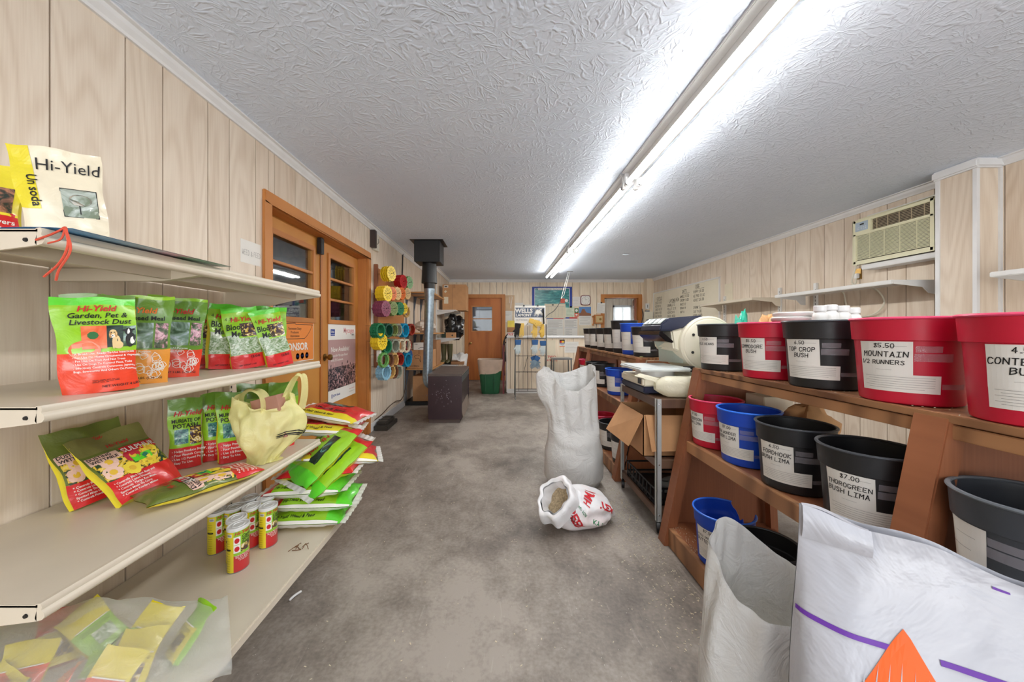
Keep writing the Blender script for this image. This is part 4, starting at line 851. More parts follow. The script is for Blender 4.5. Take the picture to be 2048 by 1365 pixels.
    if tapes and big:
        tp = MB()
        for u0, v0, w_, h_ in ((.058, .125, .075, .022), (.112, .05, .06, .014), (.06, .15, .05, .018)): tp = MB(); tp.grid(lambda a, q: fn(u0 + w_ * a, v0 + h_ * q, .0014), 8, 1, 0); tp.build('tape_strip', M_TAPE, t)
    return t
XT, XM, XB = 1.232, 1.165, 1.065
GT, GM, GBt = 'labelled seed buckets along the top of the near rack', 'labelled seed buckets on the middle tier of the near rack', 'labelled seed buckets on the bottom tier of the near rack'
ZT, ZM, ZB = .992, .590, .102
bucket('black bucket labelled pole beans, far end of the near rack top', 'black', XT, 1.985, ZT, ['POLE BEANS'], '4.50', GT, 194, seed=1)
bucket('red bucket labelled Commodore bush on the near rack top', 'red', XT, 1.635, ZT, ['COMMODORE', 'BUSH'], '$5.50', GT, 194, seed=2)
bucket('black bucket labelled Top Crop bush on the near rack top', 'black', XT, 1.367, ZT, ['TOP CROP', 'BUSH'], '6.50', GT, 194, seed=3)
bucket('red bucket labelled Mountain half runners on the near rack top', 'red', XT, 1.085, ZT, ['MOUNTAIN', '1/2 RUNNERS'], '$5.50', GT, 197, seed=4)
bucket('red bucket labelled Contender bush, nearest on the rack top', 'red', XT, .812, ZT, ['CONTENDER', 'BUSH'], '4.50', GT, 204, seed=5)
bucket('red bucket labelled Henderson bush lima, far end of the middle tier', 'red', XM, 1.945, ZM, ['HENDERSON', 'BUSH LIMA'], '$7.00', GM, 182, fill=M_BEAN2, seed=6)
bucket('blue bucket labelled Wonder bush lima, middle tier', 'blue', XM, 1.69, ZM, ['NOW WONDER', 'BUSH LIMA'], '$7.00', GM, 190, fill=M_BEAN2, seed=7)
bucket('black bucket labelled Fordhook bush lima on the middle tier', 'black', XM, 1.425, ZM, ['FORDHOOK', 'BUSH LIMA'], '6.50', GM, 202, fill=M_BEAN2, seed=8)
bucket('black bucket labelled Thorogreen bush lima, just left of the thick front post', 'black', XM, 1.135, ZM, ['THOROGREEN', 'BUSH LIMA'], '$7.00', GM, 203, fill=M_BEAN2, seed=9)
bucket('charcoal bucket right of the thick front post, cut by the photo edge', 'grey', XM, .775, ZM, None, None, GM, 150, fill=M_BEAN2, seed=10)
bucket('blue bucket with a broken rim labelled speckled butterpea, bottom tier', 'blue', XB, 1.715, ZB, ['DIXIE SPECKLED', 'BUTTERPEA'], '$7.00', GBt, 206, broken=10, fill=M_BEAN2, seed=11)
bucket('black bucket labelled white bush lima on the bottom tier, behind a white sack', 'black', XB, 1.45, ZB, ['DIXIE WHITE', 'BUSH LIMA'], '$7.00', GBt, 208, fill=M_BEAN2, seed=12)
bucket('black bucket on the bottom tier showing only its rim above the open white sack', 'black', XB + .03, 1.17, ZB, None, None, GBt, 190, fill=M_BEAN2, seed=13)
GF, GFM, GFB = 'buckets along the top of the far rack', 'buckets on the middle tier of the far rack', 'buckets in the bottom of the far rack'
for i, (y, c, tl_, lab) in enumerate(((4.80, 'black', 1, 'black bucket at the far end of the far rack top'), (4.52, 'black', 1, 'second black bucket from the far end of the far rack top'), (4.18, 'black', 1, 'third black bucket from the far end of the far rack top'),
        (3.88, 'black', 1, 'black bucket next to the taller black bucket on the far rack top'), (3.60, 'black', 1.28, 'tallest black bucket on the far rack, behind the blue one'), (3.325, 'blue', 1.14, 'blue bucket on top of the far rack'), (3.04, 'black', 1.0, 'black bucket behind the white scale on the far rack top'))):
    bucket(lab, c, XT + .01, y, ZT, None, None, GF, 205, tall=tl_, lower=True, seed=20 + i)
for y, c, lab in ((4.72, 'red', 'red bucket at the far end of the far rack middle tier'), (4.34, 'black', 'black bucket right of the red one on the far rack middle tier'), (4.06, 'black', 'larger-looking black bucket left of the blue one on the far rack middle tier'), (3.53, 'blue', 'blue bucket on the middle tier of the far rack')):
    bucket(lab, c, XM, y, ZM, None, None, GFM, 205, seed=int(y * 10), fill=M_BEAN2)
for y, c, lab in ((3.72, 'red', 'red bucket low behind the tall white sack'), (3.41, 'black', 'black bucket low in the far rack, behind the tall white sack'), (3.05, 'black', 'black bucket low in the far rack beside the cardboard box flap')):
    bucket(lab, c, XB, y, ZB, None, None, GFB, 200, seed=int(y * 10), fill=M_BEAN2)
# lids, jars, paper sacks and a green bag standing behind the top row
for i, (x, y, lab) in enumerate(((1.62, 1.62, 'left'), (1.60, 1.45, 'right'))):
    MB().lathe([(.0, 0), (.075, 0), (.080, .006), (.080, .016), (.073, .020), (.068, .017), (0, .017)], 36, 0, Matrix.Translation((1.325 + .008 * i, 1.63, 1.247 + .021 * i))).build('bucket_lid', M_SHELFW, smooth=True, label='white plastic lid lying over the Commodore bucket rim, %s of two' % ('lower' if i == 0 else 'upper'), cat='lid', group='white bucket lids')
js = [(1640, 612), (1662, 610), (1686, 612), (1707, 616)]
for i, (x, y) in enumerate(js):
    Y = 1.50 + .012 * (i % 2); p = P(x, 640, Y); c = Vector((p.x - .0, Y, .992))
    t = thing('seed_jar', 'white screw-top jar behind the Top Crop bucket, %s of four' % ('leftmost', 'second from left', 'third from left', 'rightmost')[i], 'jar', c, group='white screw-top jars behind the top buckets')
    h = EYE - (y - VY) * Y / FPX - .992
    MB().lathe([(.02, 0), (.026, .004), (.026, h - .05), (.024, h - .035), (.018, h - .028), (.018, h - .022)], 20, 0, Matrix.Translation(c), cap0=True, cap1=True).build('jar_body', M_SHELFW, t, smooth=True)
    MB().lathe([(.019, h - .024), (.0215, h - .022), (.0215, h - .002), (.019, h)], 20, 0, Matrix.Translation(c), cap0=True, cap1=True).build('screw_cap', M_WHITE, t, smooth=True)
def crumple(name, label, cat, c, rx, ry, rz, m, seed, amp=.35, n=28):
    def f(a, q):
        th, ph = a * 2 * PI, (q - .5) * PI; d = Vector((cos(ph) * cos(th), cos(ph) * sin(th), sin(ph)))
        k = 1 + amp * nz(d.x * 2.2 + seed, d.y * 2.2, d.z * 2.2) + amp * .5 * nz(d.x * 5 + seed, d.y * 5, d.z * 5)
        return Vector((c[0] + rx * d.x * k, c[1] + ry * d.y * k, max(c[2], c[2] + rz + rz * d.z * k)))
    return MB().grid(f, n, n // 2, 0, cu=True).build(name, m, smooth=True, ang=28, label=label, cat=cat)
crumple('paper_sack', 'crumpled brown paper sack behind the Commodore bucket', 'sack', (1.50, 1.98, .992), .10, .08, .15, mat('brown_kraft_paper', (206, 158, 108), .8), 3)
crumple('plastic_bag', 'shiny green plastic bag behind the Commodore bucket', 'bag', (1.50, 2.24, .60), .09, .06, .345, plast('teal_film', (40, 190, 160), .25), 8)
crumple('paper_sack', 'torn brown paper sack behind the Fordhook bucket', 'sack', (1.42, 1.66, .590), .12, .10, .135, mat('brown_kraft_paper', (206, 158, 108), .8), 5, .2)
MB().box((1.35, 1.84, .59), (1.50, 1.98, .865)).build('seed_carton', [M_CREAMP], bev=.003, label='pale carton behind the red bucket under the top shelf', cat='carton')
# ------------------------------------------------------------------ cart with the scale
CY_0, CY_1, CXL, CXR = 2.135, 2.78, .93, 1.50
t = thing('utility_cart', 'metal-legged cart with wood-grain shelves between the two racks', 'cart', (1.2, 2.45, 0))
M_WGR = wood_panel('dark_walnut_laminate', (112, 84, 66), (66, 44, 34), 16, .8)
for z, nm in ((.795, 'top_shelf'), (.435, 'middle_shelf'), (.135, 'bottom_shelf')): MB().box((CXL + .004, CY_0 + .004, z - .05), (CXR, CY_1 - .004, z)).build(nm, M_WGR, t, bev=.002)
for x, y in ((CXL, CY_0), (CXL, CY_1), (CXR, CY_0), (CXR, CY_1)):
    sx, sy = (1 if x == CXL else -1), (1 if y == CY_0 else -1); lg = MB().box((min(x, x + sx * .028), min(y, y + sy * .003), .07), (max(x, x + sx * .028), max(y, y + sy * .003), .80)).box((min(x, x + sx * .003), min(y, y + sy * .028), .07), (max(x, x + sx * .003), max(y, y + sy * .028), .80))
    lg = lg.build('leg', mat('bare_aluminium', (196, 200, 198), .4, .35), t)
    MB().lathe([(.03, -.011), (.034, -.008), (.034, .008), (.03, .011)], 18, 0, Matrix.Translation((x + sx * .015, y + sy * .015, .036)) @ Matrix.Rotation(R(70), 4, 'Z') @ Matrix.Rotation(R(90), 4, 'X'), cap0=True, cap1=True).build('caster', M_BLACK, t, smooth=True)
    for z in (.77, .41, .11): MB().lathe([(.006, 0), (.004, .003), (0, .004)], 8, 0, Matrix.Translation((x + sx * .014, y - (.0005 if sy > 0 else -.0035), z)) @ Matrix.Rotation(R(90), 4, 'X')).build('rivet', M_CHROME, lg)
# open carton on the middle shelf, flaps hanging out
t = thing('open_carton', 'open cardboard box with hanging flaps pushed into the cart', 'carton', (1.15, 2.4, .436)); x0, x1, y0, y1, z0, z1 = .875, 1.28, 2.20, 2.62, .437, .69; th = .005
MB().box((x0, y0, z0), (x1, y1, z0 + th)).box((x0, y0, z0), (x0 + th, y1, z1)).box((x1 - th, y0, z0), (x1, y1, z1)).box((x0, y0, z0), (x1, y0 + th, z1)).box((x0, y1 - th, z0), (x1, y1, z1)).build('box_walls', M_CARD, t)
MB().add([(x0, y0, z1), (x0, y1 - .02, z1), (x0 - .115, y1 - .04, z1 - .185), (x0 - .09, y0 + .01, z1 - .19), (x0 + th, y0, z1), (x0 + th, y1 - .02, z1), (x0 - .11, y1 - .04, z1 - .188), (x0 - .085, y0 + .01, z1 - .193)], [(0, 1, 2, 3), (7, 6, 5, 4), (0, 3, 7, 4), (3, 2, 6, 7), (2, 1, 5, 6), (1, 0, 4, 5)]).build('side_flap', M_CARD, t)
MB().add([(x0 + .012, y0 - .001, z1), (x1, y0 - .001, z1), (x1, y0 - .045, z1 - .20), (x0 + .03, y0 - .05, z1 - .205), (x0 + .012, y0 - .006, z1), (x1, y0 - .006, z1), (x1, y0 - .05, z1 - .20), (x0 + .03, y0 - .055, z1 - .205)], [(3, 2, 1, 0), (4, 5, 6, 7), (0, 4, 7, 3), (3, 7, 6, 2), (2, 6, 5, 1), (1, 5, 4, 0)]).build('front_flap', M_CARD, t)
# black slotted crate on the bottom shelf
t = thing('plastic_crate', 'black slotted plastic crate on the bottom of the cart', 'crate', (1.12, 2.42, .136)); x0, x1, y0, y1, z0, z1 = .945, 1.36, 2.20, 2.68, .137, .245
MB().box((x0, y0, z0), (x1, y1, z0 + .006)).build('base', M_BLACK, t)
for a, b in (((x0, y0), (x1, y0 + .006)), ((x0, y1 - .006), (x1, y1)), ((x0, y0), (x0 + .006, y1)), ((x1 - .006, y0), (x1, y1))):
    for z in (z0, z0 + .03, z1 - .012): MB().box((a[0], a[1], z), (b[0], b[1], z + .012)).build('rail', M_BLACK, t)
for k in range(9):
    y = y0 + (y1 - y0 - .01) * k / 8; MB().box((x0, y, z0), (x0 + .007, y + .01, z1)).build('upright', M_BLACK, t)
    x = x0 + (x1 - x0 - .01) * k / 8; MB().box((x, y0, z0), (x + .01, y0 + .007, z1)).build('upright', M_BLACK, t)
M_SCP = film('frosted_plastic', (150, 160, 164), .8, .2, .4)
def scoop(name, label, c, L, r, rz, m):
    M = Matrix.Translation(c) @ Matrix.Rotation(R(rz), 4, 'Z'); b = MB()
    b.grid(lambda a, q: M @ Vector((L * (q - .5), r * cos(PI + a * PI) * (.8 + .2 * q), r + r * sin(PI + a * PI))), 14, 6, 0); b.grid(lambda a, q: M @ Vector((-L / 2, r * .8 * cos(PI + a * PI) * q, r + r * sin(PI + a * PI) * q)), 14, 3, 0)
    t = thing(name, label, 'scoop', c); b.build('bowl', m, t, smooth=True); MB().tube([M @ Vector((-L / 2, 0, r * .9)), M @ Vector((-L / 2 - .05, 0, r * 1.1)), M @ Vector((-L / 2 - .10, 0, r * 1.1))], .011, 10).build('handle', m, t, smooth=True)
scoop('seed_scoop', 'grey plastic scoop lying in the black crate', (1.10, 2.36, .145), .14, .05, 150, M_SCP)
scoop('seed_scoop', 'frosted scoop lying deeper in the black crate', (1.20, 2.48, .145), .12, .045, 20, M_SCP)
# ---- drum-headed retail scale
M_SCB = mat('scale_ivory', (226, 220, 200), .4, var=.03); M_NAVY = mat('scale_navy', (34, 40, 64), .35, var=.1)
t = thing('retail_scale', 'ivory shop scale with a drum head, navy display and white platter', 'scale', (1.2, 2.5, .796))
YS0, YS1 = 2.30, 2.72
MB().box((.915, YS0, .845), (1.46, YS1, .905)).build('base_cover', M_SCB, t, bev=.012); MB().box((.92, YS0 + .005, .805), (1.45, YS1 - .005, .848)).build('base_skirt', M_NAVY, t, bev=.006)
MB().box((.914, YS0 + .03, .86), (.918, YS0 + .09, .895)).build('keypad_plate', M_BLACK, t)
for x in (.95, 1.42):
    for y in (YS0 + .03, YS1 - .03): MB().lathe([(.015, .796), (.015, .806)], 10, 0, Matrix.Translation((x, y, 0)), cap0=True, cap1=True).build('foot', M_BLACK, t)
MB().lathe([(.125, .904), (.122, .945)], 36, 0, Matrix.Translation((1.06, 2.47, 0)), cap0=True, cap1=True).build('platter_column', M_WHITE, t, smooth=True)
MB().box((.885, 2.275, .947), (1.215, 2.66, .970)).build('platter', mat('white_platter', (226, 232, 232), .25, var=.02), t, bev=.008)
DC = Vector((1.372, 0, 1.118)); DR = .185                           # drum axis runs along y
Mdr = Matrix.Translation((DC.x, 0, DC.z)) @ Matrix.Rotation(R(-90), 4, 'X')
MB().lathe([(0, 2.36), (DR - .01, 2.36), (DR, 2.37), (DR, 2.70), (DR - .01, 2.71), (0, 2.71)], 48, 0, Mdr).build('drum', M_SCB, t, smooth=True, ang=35)
MB().lathe([(0, 2.353), (DR * .86, 2.353), (DR * .9, 2.358), (DR * .9, 2.37)], 48, 0, Mdr).build('drum_end_plate', M_SCB, t, smooth=True, ang=35)
for a in (60, 150, 205, 330): MB().lathe([(.009, 2.349), (.009, 2.354)], 10, 0, Matrix.Translation((DC.x + .125 * cos(R(a)), 0, DC.z + .125 * sin(R(a)))) @ Matrix.Rotation(R(-90), 4, 'X'), cap0=True).build('screw', M_BLACK, t)
My = Matrix(((1, 0, 0, 0), (0, 0, 1, 0), (0, 1, 0, 0), (0, 0, 0, 1)))
MB().prism([(1.30, .80), (1.58, .80), (1.58, 1.16), (1.30, 1.16), (1.25, 1.05)], 2.385, 2.69, 0, My).build('pedestal', M_SCB, t, bev=.01)
MB().prism([(1.06, 1.205), (1.14, 1.205), (1.36, 1.27), (1.345, 1.31), (1.12, 1.292), (1.07, 1.25)], 2.39, 2.725, 0, My).build('display_head', M_NAVY, t, bev=.008)
MB().prism([(1.16, 1.08), (1.30, 1.02), (1.36, 1.25), (1.14, 1.21)], 2.40, 2.70, 0, My).build('neck_fairing', M_SCB, t, bev=.01)
MB().prism([(1.055, 1.205), (1.075, 1.20), (1.15, 1.135), (1.145, 1.125), (1.10, 1.135), (1.05, 1.18)], 2.38, 2.735, 0, My).build('visor_bar', mat('smoked_visor', (30, 26, 26), .15, var=.05), t, bev=.004)
sv = Vector((1.12 - 1.07, 0, 1.292 - 1.25)).normalized(); sn = Vector((-sv.z, 0, sv.x))
fw = MB(); wb_ = Vector((1.112, 0, 1.287)); tv = Vector((1.36 - 1.12, 0, 1.315 - 1.292)).normalized(); tn = Vector((-tv.z, 0, tv.x))
for k in range(4):
    y = 2.405 + k * .070 + (.012 if k > 1 else 0); a = Vector((1.072, y, 1.252)) + sn * .002; n_ = MB()
    dsp = plane(a, sv, (0, 1, 0)); n_.add([a + sn * .001, a + sv * .06 + sn * .001, a + sv * .06 + Vector((0, .062, 0)) + sn * .001, a + Vector((0, .062, 0)) + sn * .001], [(0, 1, 2, 3)]); n_.build('display_window', mat('display_grey', (170, 180, 176), .15), t)
    MB().lathe([(.024, 0), (.024, .0015)], 16, 0, Matrix.Translation(a + sv * .03 + Vector((0, .034, 0)) + sn * .002) @ sn.to_track_quat('Z', 'Y').to_matrix().to_4x4(), cap1=True).build('dial_face', M_WHITE, t)
# translucent guard behind the platter
M_GUARD = film('milky_guard', (214, 226, 220), .78, .2, .5)
gr_ = [(P(1318, 723, 2.66), P(1367, 727, 2.40)), (P(1317, 700, 2.66), P(1362, 702, 2.40)), (P(1306, 680, 2.64), P(1341, 681, 2.44))]
MB().grid(lambda a, q: (gr_[0][0].lerp(gr_[0][1], a).lerp(gr_[1][0].lerp(gr_[1][1], a), q * 2) if q < .5 else gr_[1][0].lerp(gr_[1][1], a).lerp(gr_[2][0].lerp(gr_[2][1], a), q * 2 - 1)), 6, 8, 0).build('splash_guard', M_GUARD, t, smooth=True)
MB().box((1.20, 2.33, .94), (1.26, 2.36, .975)).build('guard_hinge', M_BLACK, t)
# plastic jug scoop lying on the cart, in front of the scale
M_JUG = film('yellowed_plastic', (244, 240, 218), .9, .25, .3)
t = thing('cut_jug', 'yellowed plastic jug cut into a scoop, lying on the cart top', 'jug', (1.05, 2.22, .797))
jm = Matrix.Translation((1.06, 2.225, .862)) @ Matrix.Rotation(R(-6), 4, 'Z') @ Matrix.Rotation(R(90), 4, 'Y')
j = MB(); j.grid(lambda a, q: jm @ Vector(((.062 * (1 + .12 * abs(sin(2 * a * 2 * PI)) ) * sm(-.25, .35, q)) * cos(a * 2 * PI) * .98, .062 * (1 + .1 * abs(sin(2 * a * 2 * PI))) * sm(-.25, .35, q) * sin(a * 2 * PI), -.10 + .24 * q)), 28, 10, 0, cu=True)
j.build('jug_body', M_JUG, t, smooth=True)
MB().add([P(1268, 752, 2.235), P(1280, 747, 2.235), P(1318, 757, 2.20), P(1310, 764, 2.20), P(1268, 752, 2.25), P(1280, 747, 2.25), P(1318, 757, 2.21), P(1310, 764, 2.21)], [(0, 1, 2, 3), (7, 6, 5, 4), (0, 3, 7, 4), (1, 0, 4, 5), (2, 1, 5, 6), (3, 2, 6, 7)]).build('jug_lip', M_JUG, t)
MB().box((1.155, 2.96, .993), (1.27, 3.03, .9965)).build('paper_slip', mat('pale_green_paper', (214, 224, 160), .7), label='pale green slip of paper on the near end of the far rack', cat='paper')
# ------------------------------------------------------------------ sacks on the floor
def woven(name, c, dirt=None):
    t = NT(name); v = t.coord(); w1 = t.n('TexWave', {'Vector': v, 'Scale': 90.0, 'Distortion': .6}, bands_direction='Z').outputs[1]; w2 = t.n('TexWave', {'Vector': v, 'Scale': 90.0, 'Distortion': .6}, bands_direction='X').outputs[1]
    f = t.math('MULTIPLY', w1, w2); n = t.noise(v, 5, 4); L = lin(c)
    col = t.mix(n, tuple(x * .88 for x in L[:3]) + (1,), L); col = t.mix(t.math('MULTIPLY', f, .12), col, (1, 1, 1, 1))
    bmp = t.n('Bump', {'Height': t.noise(v, 9, 4, .6, 1.2), 'Strength': .5, 'Distance': .03}).outputs[0]
    bm2 = t.n('Bump', {'Height': f, 'Strength': .08, 'Distance': .002, 'Normal': bmp}).outputs[0]
    tl_ = t.n('BsdfTranslucent', {'Color': L, 'Normal': bmp}).outputs[0]
    return t.out(t.n('MixShader', {0: .16, 1: t.pr(col, .45, 0, bm2), 2: tl_}).outputs[0])
M_SACK = woven('white_woven_sack', (232, 232, 230)); M_SEED = mat('grass_seed', (176, 156, 124), .9, var=.35, sc=90, bump=1.0, bsc=120)
def sack(name, label, path, nphi=96, nz_=48, depth=.25, mats=M_SACK, fill=None, seed=0, fold=.05, parent_kw=None):
    """path(q, phi) -> point on the cloth, q from 0 (ground) to 1 (mouth); the inside is the same cloth doubled inward"""
    t = thing(name, label, 'sack', path(0, 0) * 0 + Vector((sum((path(0, k * PI / 4).x for k in range(8))) / 8, sum((path(0, k * PI / 4).y for k in range(8))) / 8, 0)))
    b = MB().grid(lambda a, q: path(q, a * 2 * PI), nphi, nz_, 0, cu=True)
    def inn(a, q):
        qq = 1 - depth * q; p = path(qq, a * 2 * PI); o = path(qq, a * 2 * PI + PI); d = (o - p); d.z = 0; L = d.length or 1; return p + d / L * (.004 + .004 * q)
    b.grid(inn, nphi, 14, 0, cu=True); b.grid(lambda a, q: path(0, a * 2 * PI).lerp(path(0, a * 2 * PI + PI), q * .5), nphi, 2, 0, cu=True, flip=True)
    b.build('cloth', mats, t, smooth=True, ang=80)
    if fill is not None: MB().grid(lambda a, q: path(1 - depth * .96, a * 2 * PI).lerp(path(1 - depth * .96, a * 2 * PI + PI), q * .5) - Vector((0, 0, .01 * q)), 48, 8, 0, cu=True).build('contents', fill, t, smooth=True, kind='stuff')
    return t
def tall(q, ph):
    H = .875; cx_, cy_ = .585, 2.86
    prof = [(0, .20, .14), (.08, .232, .17), (.25, .228, .175), (.42, .205, .16), (.6, .195, .12), (.8, .195, .11), (1, .20, .115)]
    for (q0, a0, b0), (q1, a1, b1) in zip(prof, prof[1:]):
        if q0 <= q <= q1: k = (q - q0) / (q1 - q0); k = k * k * (3 - 2 * k); rx, ry = a0 + (a1 - a0) * k, b0 + (b1 - b0) * k
    loose = sm(.38, .75, q); c, s_ = cos(ph), sin(ph)
    f = 1 + loose * (.055 * sin(5 * ph + 4 * q) + .04 * sin(9 * ph - 6 * q + 1) + .03 * sin(15 * ph + 3 * q)) + .012 * nz(c * 3, s_ * 3, q * 9)
    rim = H + .02 * cos(2 * ph) + .055 * max(0, cos(ph - PI)) ** 2 * 0.6 + .05 * max(0, cos(ph - .5)) ** 2 - .10 * max(0, cos(ph - 4.6)) ** 3 - .05 * max(0, cos(ph - 5.4)) ** 6
    z = rim * q; x = cx_ + rx * c * f - .035 * loose * (q) + (-.06 * max(0, cos(ph - PI)) ** 4 * sm(.62, .8, q) * (1 - sm(.93, 1.0, q)))
    return Vector((x, cy_ + ry * s_ * f, max(.002, z)))
sack('seed_sack', 'tall white woven sack standing open in the aisle', tall, depth=.42, fill=M_SEED)
def near1(q, ph):
    cx_, cy_ = .752, 1.04; c, s_ = cos(ph), sin(ph); prof = [(0, .15, .13), (.1, .165, .14), (.4, .165, .135), (.7, .155, .12), (1, .135, .115)]
    for (q0, a0, b0), (q1, a1, b1) in zip(prof, prof[1:]):
        if q0 <= q <= q1: k = (q - q0) / (q1 - q0); rx, ry = a0 + (a1 - a0) * k, b0 + (b1 - b0) * k
    l = sm(.3, .8, q); f = 1 + l * (.05 * sin(4 * ph + 3 * q) + .03 * sin(9 * ph - 5 * q) + .02 * sin(14 * ph)) + .02 * nz(c * 3 + 4, s_ * 3, q * 8)
    rim = .50 + .115 * max(0, cos(ph - 2.1)) ** 2 - .06 * max(0, cos(ph - 4.5)); return Vector((cx_ + rx * c * f + .015 * l, cy_ + ry * s_ * f, max(.002, rim * q)))
sack('seed_sack', 'white woven sack gaping open in front of the bottom tier', near1, depth=.55, fill=M_BEAN, nphi=80)
# big printed white seed bag in the foreground
M_SBAG = NT('printed_seed_bag'); _v = M_SBAG.coord(); _n = M_SBAG.noise(_v, 6, 4, .6, 1); M_SBAG = M_SBAG.out(M_SBAG.pr(M_SBAG.mix(_n, lin((178, 180, 188)), lin((196, 197, 204))), .35, 0, M_SBAG.bump(_n, .5, .02), Coat_Weight=.3, Coat_Roughness=.2))
t = thing('seed_bag', 'big white glossy seed bag with purple stripe and orange emblem, lower right', 'bag', (.795, .669, 0), (0, 0, R(-32)), local=True)
W_, H_ = .40, .785
def sb(u, v, k=0, side=-1):
    a = max(-1, min(1, u / (W_ / 2))); q = max(0, min(1, v / H_)); d = .115 * (.85 + .15 * sm(0, .2, q)) * (1 - .88 * sm(.45, .97, q)) * max(0, 1 - abs(a) ** 3.2) ** .55 + .003
    wf_ = (1 - .14 * sm(.5, 1, q)) * (1 - .12 * (1 - sm(0, .3, q))); n = nz(u * 7, v * 6, side) * .010 + nz(u * 19 + 3, v * 16, side) * .004
    lean = .10 * sm(.3, 1, q)
    top = -.045 * sm(.86, 1, q) * sm(-.3, .6, a) + .012 * sm(.9, 1, q) * sin(a * 5)
    return Vector((u * wf_, side * (d + k) + n * sm(0, .1, q) * min(1, (1 - abs(a)) * 8 + .1) + lean, v + top))
b = MB().grid(lambda a, q: sb((a - .5) * W_, q * H_), 40, 50, 0); b.grid(lambda a, q: sb((a - .5) * W_, q * H_, 0, 1), 40, 50, 0, flip=True); b.build('pouch', M_SBAG, t, smooth=True, ang=80)
cu = MB(); cu.grid(lambda a, q: sb(-W_ / 2 + .005 + .13 * a, H_ - .06 + .062 * q, .006 + .012 * sin(q * PI)), 10, 8, 0); cu.grid(lambda a, q: sb(-W_ / 2 + .005 + .13 * a, H_ + .0 , .006 - .02 * q) + Vector((0, 0, .004 * sin(a * 4))), 10, 3, 0); cu.build('folded_cuff', M_SBAG, t, smooth=True, ang=80)
p = MB(); T = lambda u, v: sb(u, v, .0025)
for u0, u1 in ((-.198, -.04), (.023, .198)):
    p.rect(T, u0, .578, u1, .5865, 0, 24, 2)
p.rect(T, .125, .748, .150, .758, 0, 4, 2)
NG = 26                                       # orange peak with white slots
p.build('purple_stripe', [ink('purple_ink', (104, 50, 160))], t, kind='stuff'); p = MB()
def etop(u): u += .023; return .618 - abs(u) * (1.0 if u < 0 else 1.9) - 1.2 * abs(u) ** 1.5 * (u < 0)
for i in range(NG):
    u0, u1 = -.145 + .24 * i / NG, -.145 + .24 * (i + 1) / NG
    if min(etop(u0), etop(u1)) > .43: p.grid(lambda a, q: T(u0 + (u1 - u0) * a, .42 + (etop(u0 + (u1 - u0) * a) - .42) * q), 1, 10, 0)
for k in range(-4, 2): 
    q0 = -.025 + k * .018; p.add([sb(q0 - .020 + (.020 + .008) * f - (.004 if s_ else -.004) * (1 - f), .44 + (.568 - abs(k + 1) * .006 - .44) * f, .0038) for f, s_ in ((0, 1), (.5, 1), (1, 1), (.5, 0), (0, 0))], [(0, 1, 3, 4), (1, 2, 3)], 1)
p.build('printed_emblem', [ink('emblem_orange', (236, 96, 10)), M_SBAG], t, kind='stuff')
# small printed bag lying open on the floor
M_BAG3 = NT('thin_printed_bag'); _v = M_BAG3.coord(); _n = M_BAG3.noise(_v, 8, 4, .6, 1); _b2 = M_BAG3.ramp(M_BAG3.noise(_v, 3.5, 3), ((.5, (236, 236, 238)), (.64, (238, 226, 226)), (.72, (226, 236, 232)))); M_BAG3 = M_BAG3.out(M_BAG3.pr(_b2, .4, 0, M_BAG3.bump(_n, .5, .02)))
t = thing('seed_bag', 'small white bag with red lettering slumped open on the concrete', 'bag', (.45, 2.25, 0))
ax = spl([(.325, 2.15, .215), (.365, 2.19, .16), (.43, 2.23, .12), (.54, 2.27, .105), (.64, 2.30, .08), (.71, 2.31, .05)], 8)
rad = [(.085, .10), (.105, .115), (.155, .12), (.17, .11), (.135, .08), (.06, .02)]
def b3(q, ph, k=0):
    f = q * (len(ax) - 1); i = min(len(ax) - 2, int(f)); c = ax[i].lerp(ax[i + 1], f - i); d = (ax[i + 1] - ax[i]).normalized()
    g = q * 5; j = min(4, int(g)); g -= j; ra = rad[j][0] * (1 - g) + rad[j + 1][0] * g; rb = rad[j][1] * (1 - g) + rad[j + 1][1] * g
    s_ = d.cross(Vector((0, 0, 1))).normalized(); u_ = s_.cross(d).normalized()
    w_ = 1 + .05 * sin(5 * ph + 6 * q) + .04 * sin(9 * ph - 4 * q) + .10 * nz(cos(ph) * 2, sin(ph) * 2, q * 6)
    p = c + s_ * ((ra * w_ + k) * cos(ph)) + u_ * ((rb * w_ + k) * sin(ph)); p.z = max(.003 + k, p.z); return p
b = MB().grid(lambda a, q: b3(q, a * 2 * PI), 72, 44, 0, cu=True)
# collar rolled outward and the lining going down
b.grid(lambda a, q: b3(0, a * 2 * PI) + (b3(0, a * 2 * PI) - ax[0]) * (.42 * sin(q * PI * .5) + .10 * nz(a * 9, q * 3, 1.5)) + (ax[0] - ax[4]).normalized() * (.018 * sin(q * PI) - .075 * q * q) , 72, 8, 0, cu=True, flip=True)
b.grid(lambda a, q: b3(.30 * q, a * 2 * PI) + (ax[min(len(ax) - 1, int(.3 * q * (len(ax) - 1)))] - b3(.30 * q, a * 2 * PI)) * (.06 + .2 * q), 72, 10, 0, cu=True, flip=True)
b.build('film', M_BAG3, t, smooth=True, ang=80)
MB().grid(lambda a, q: b3(.24, a * 2 * PI).lerp(ax[9], .2 + .8 * q), 36, 6, 0, cu=True).build('seeds', M_SEED, t, smooth=True, kind='stuff')
p = MB()
def b3t(q0, ph0, sq, rot=0):
    def f(u, v): 
        a, b_ = u * cos(rot) - v * sin(rot), u * sin(rot) + v * cos(rot); return b3(max(0, min(1, q0 + a / .55)), ph0 - b_ / .14, .003)
    return f
import math as _m
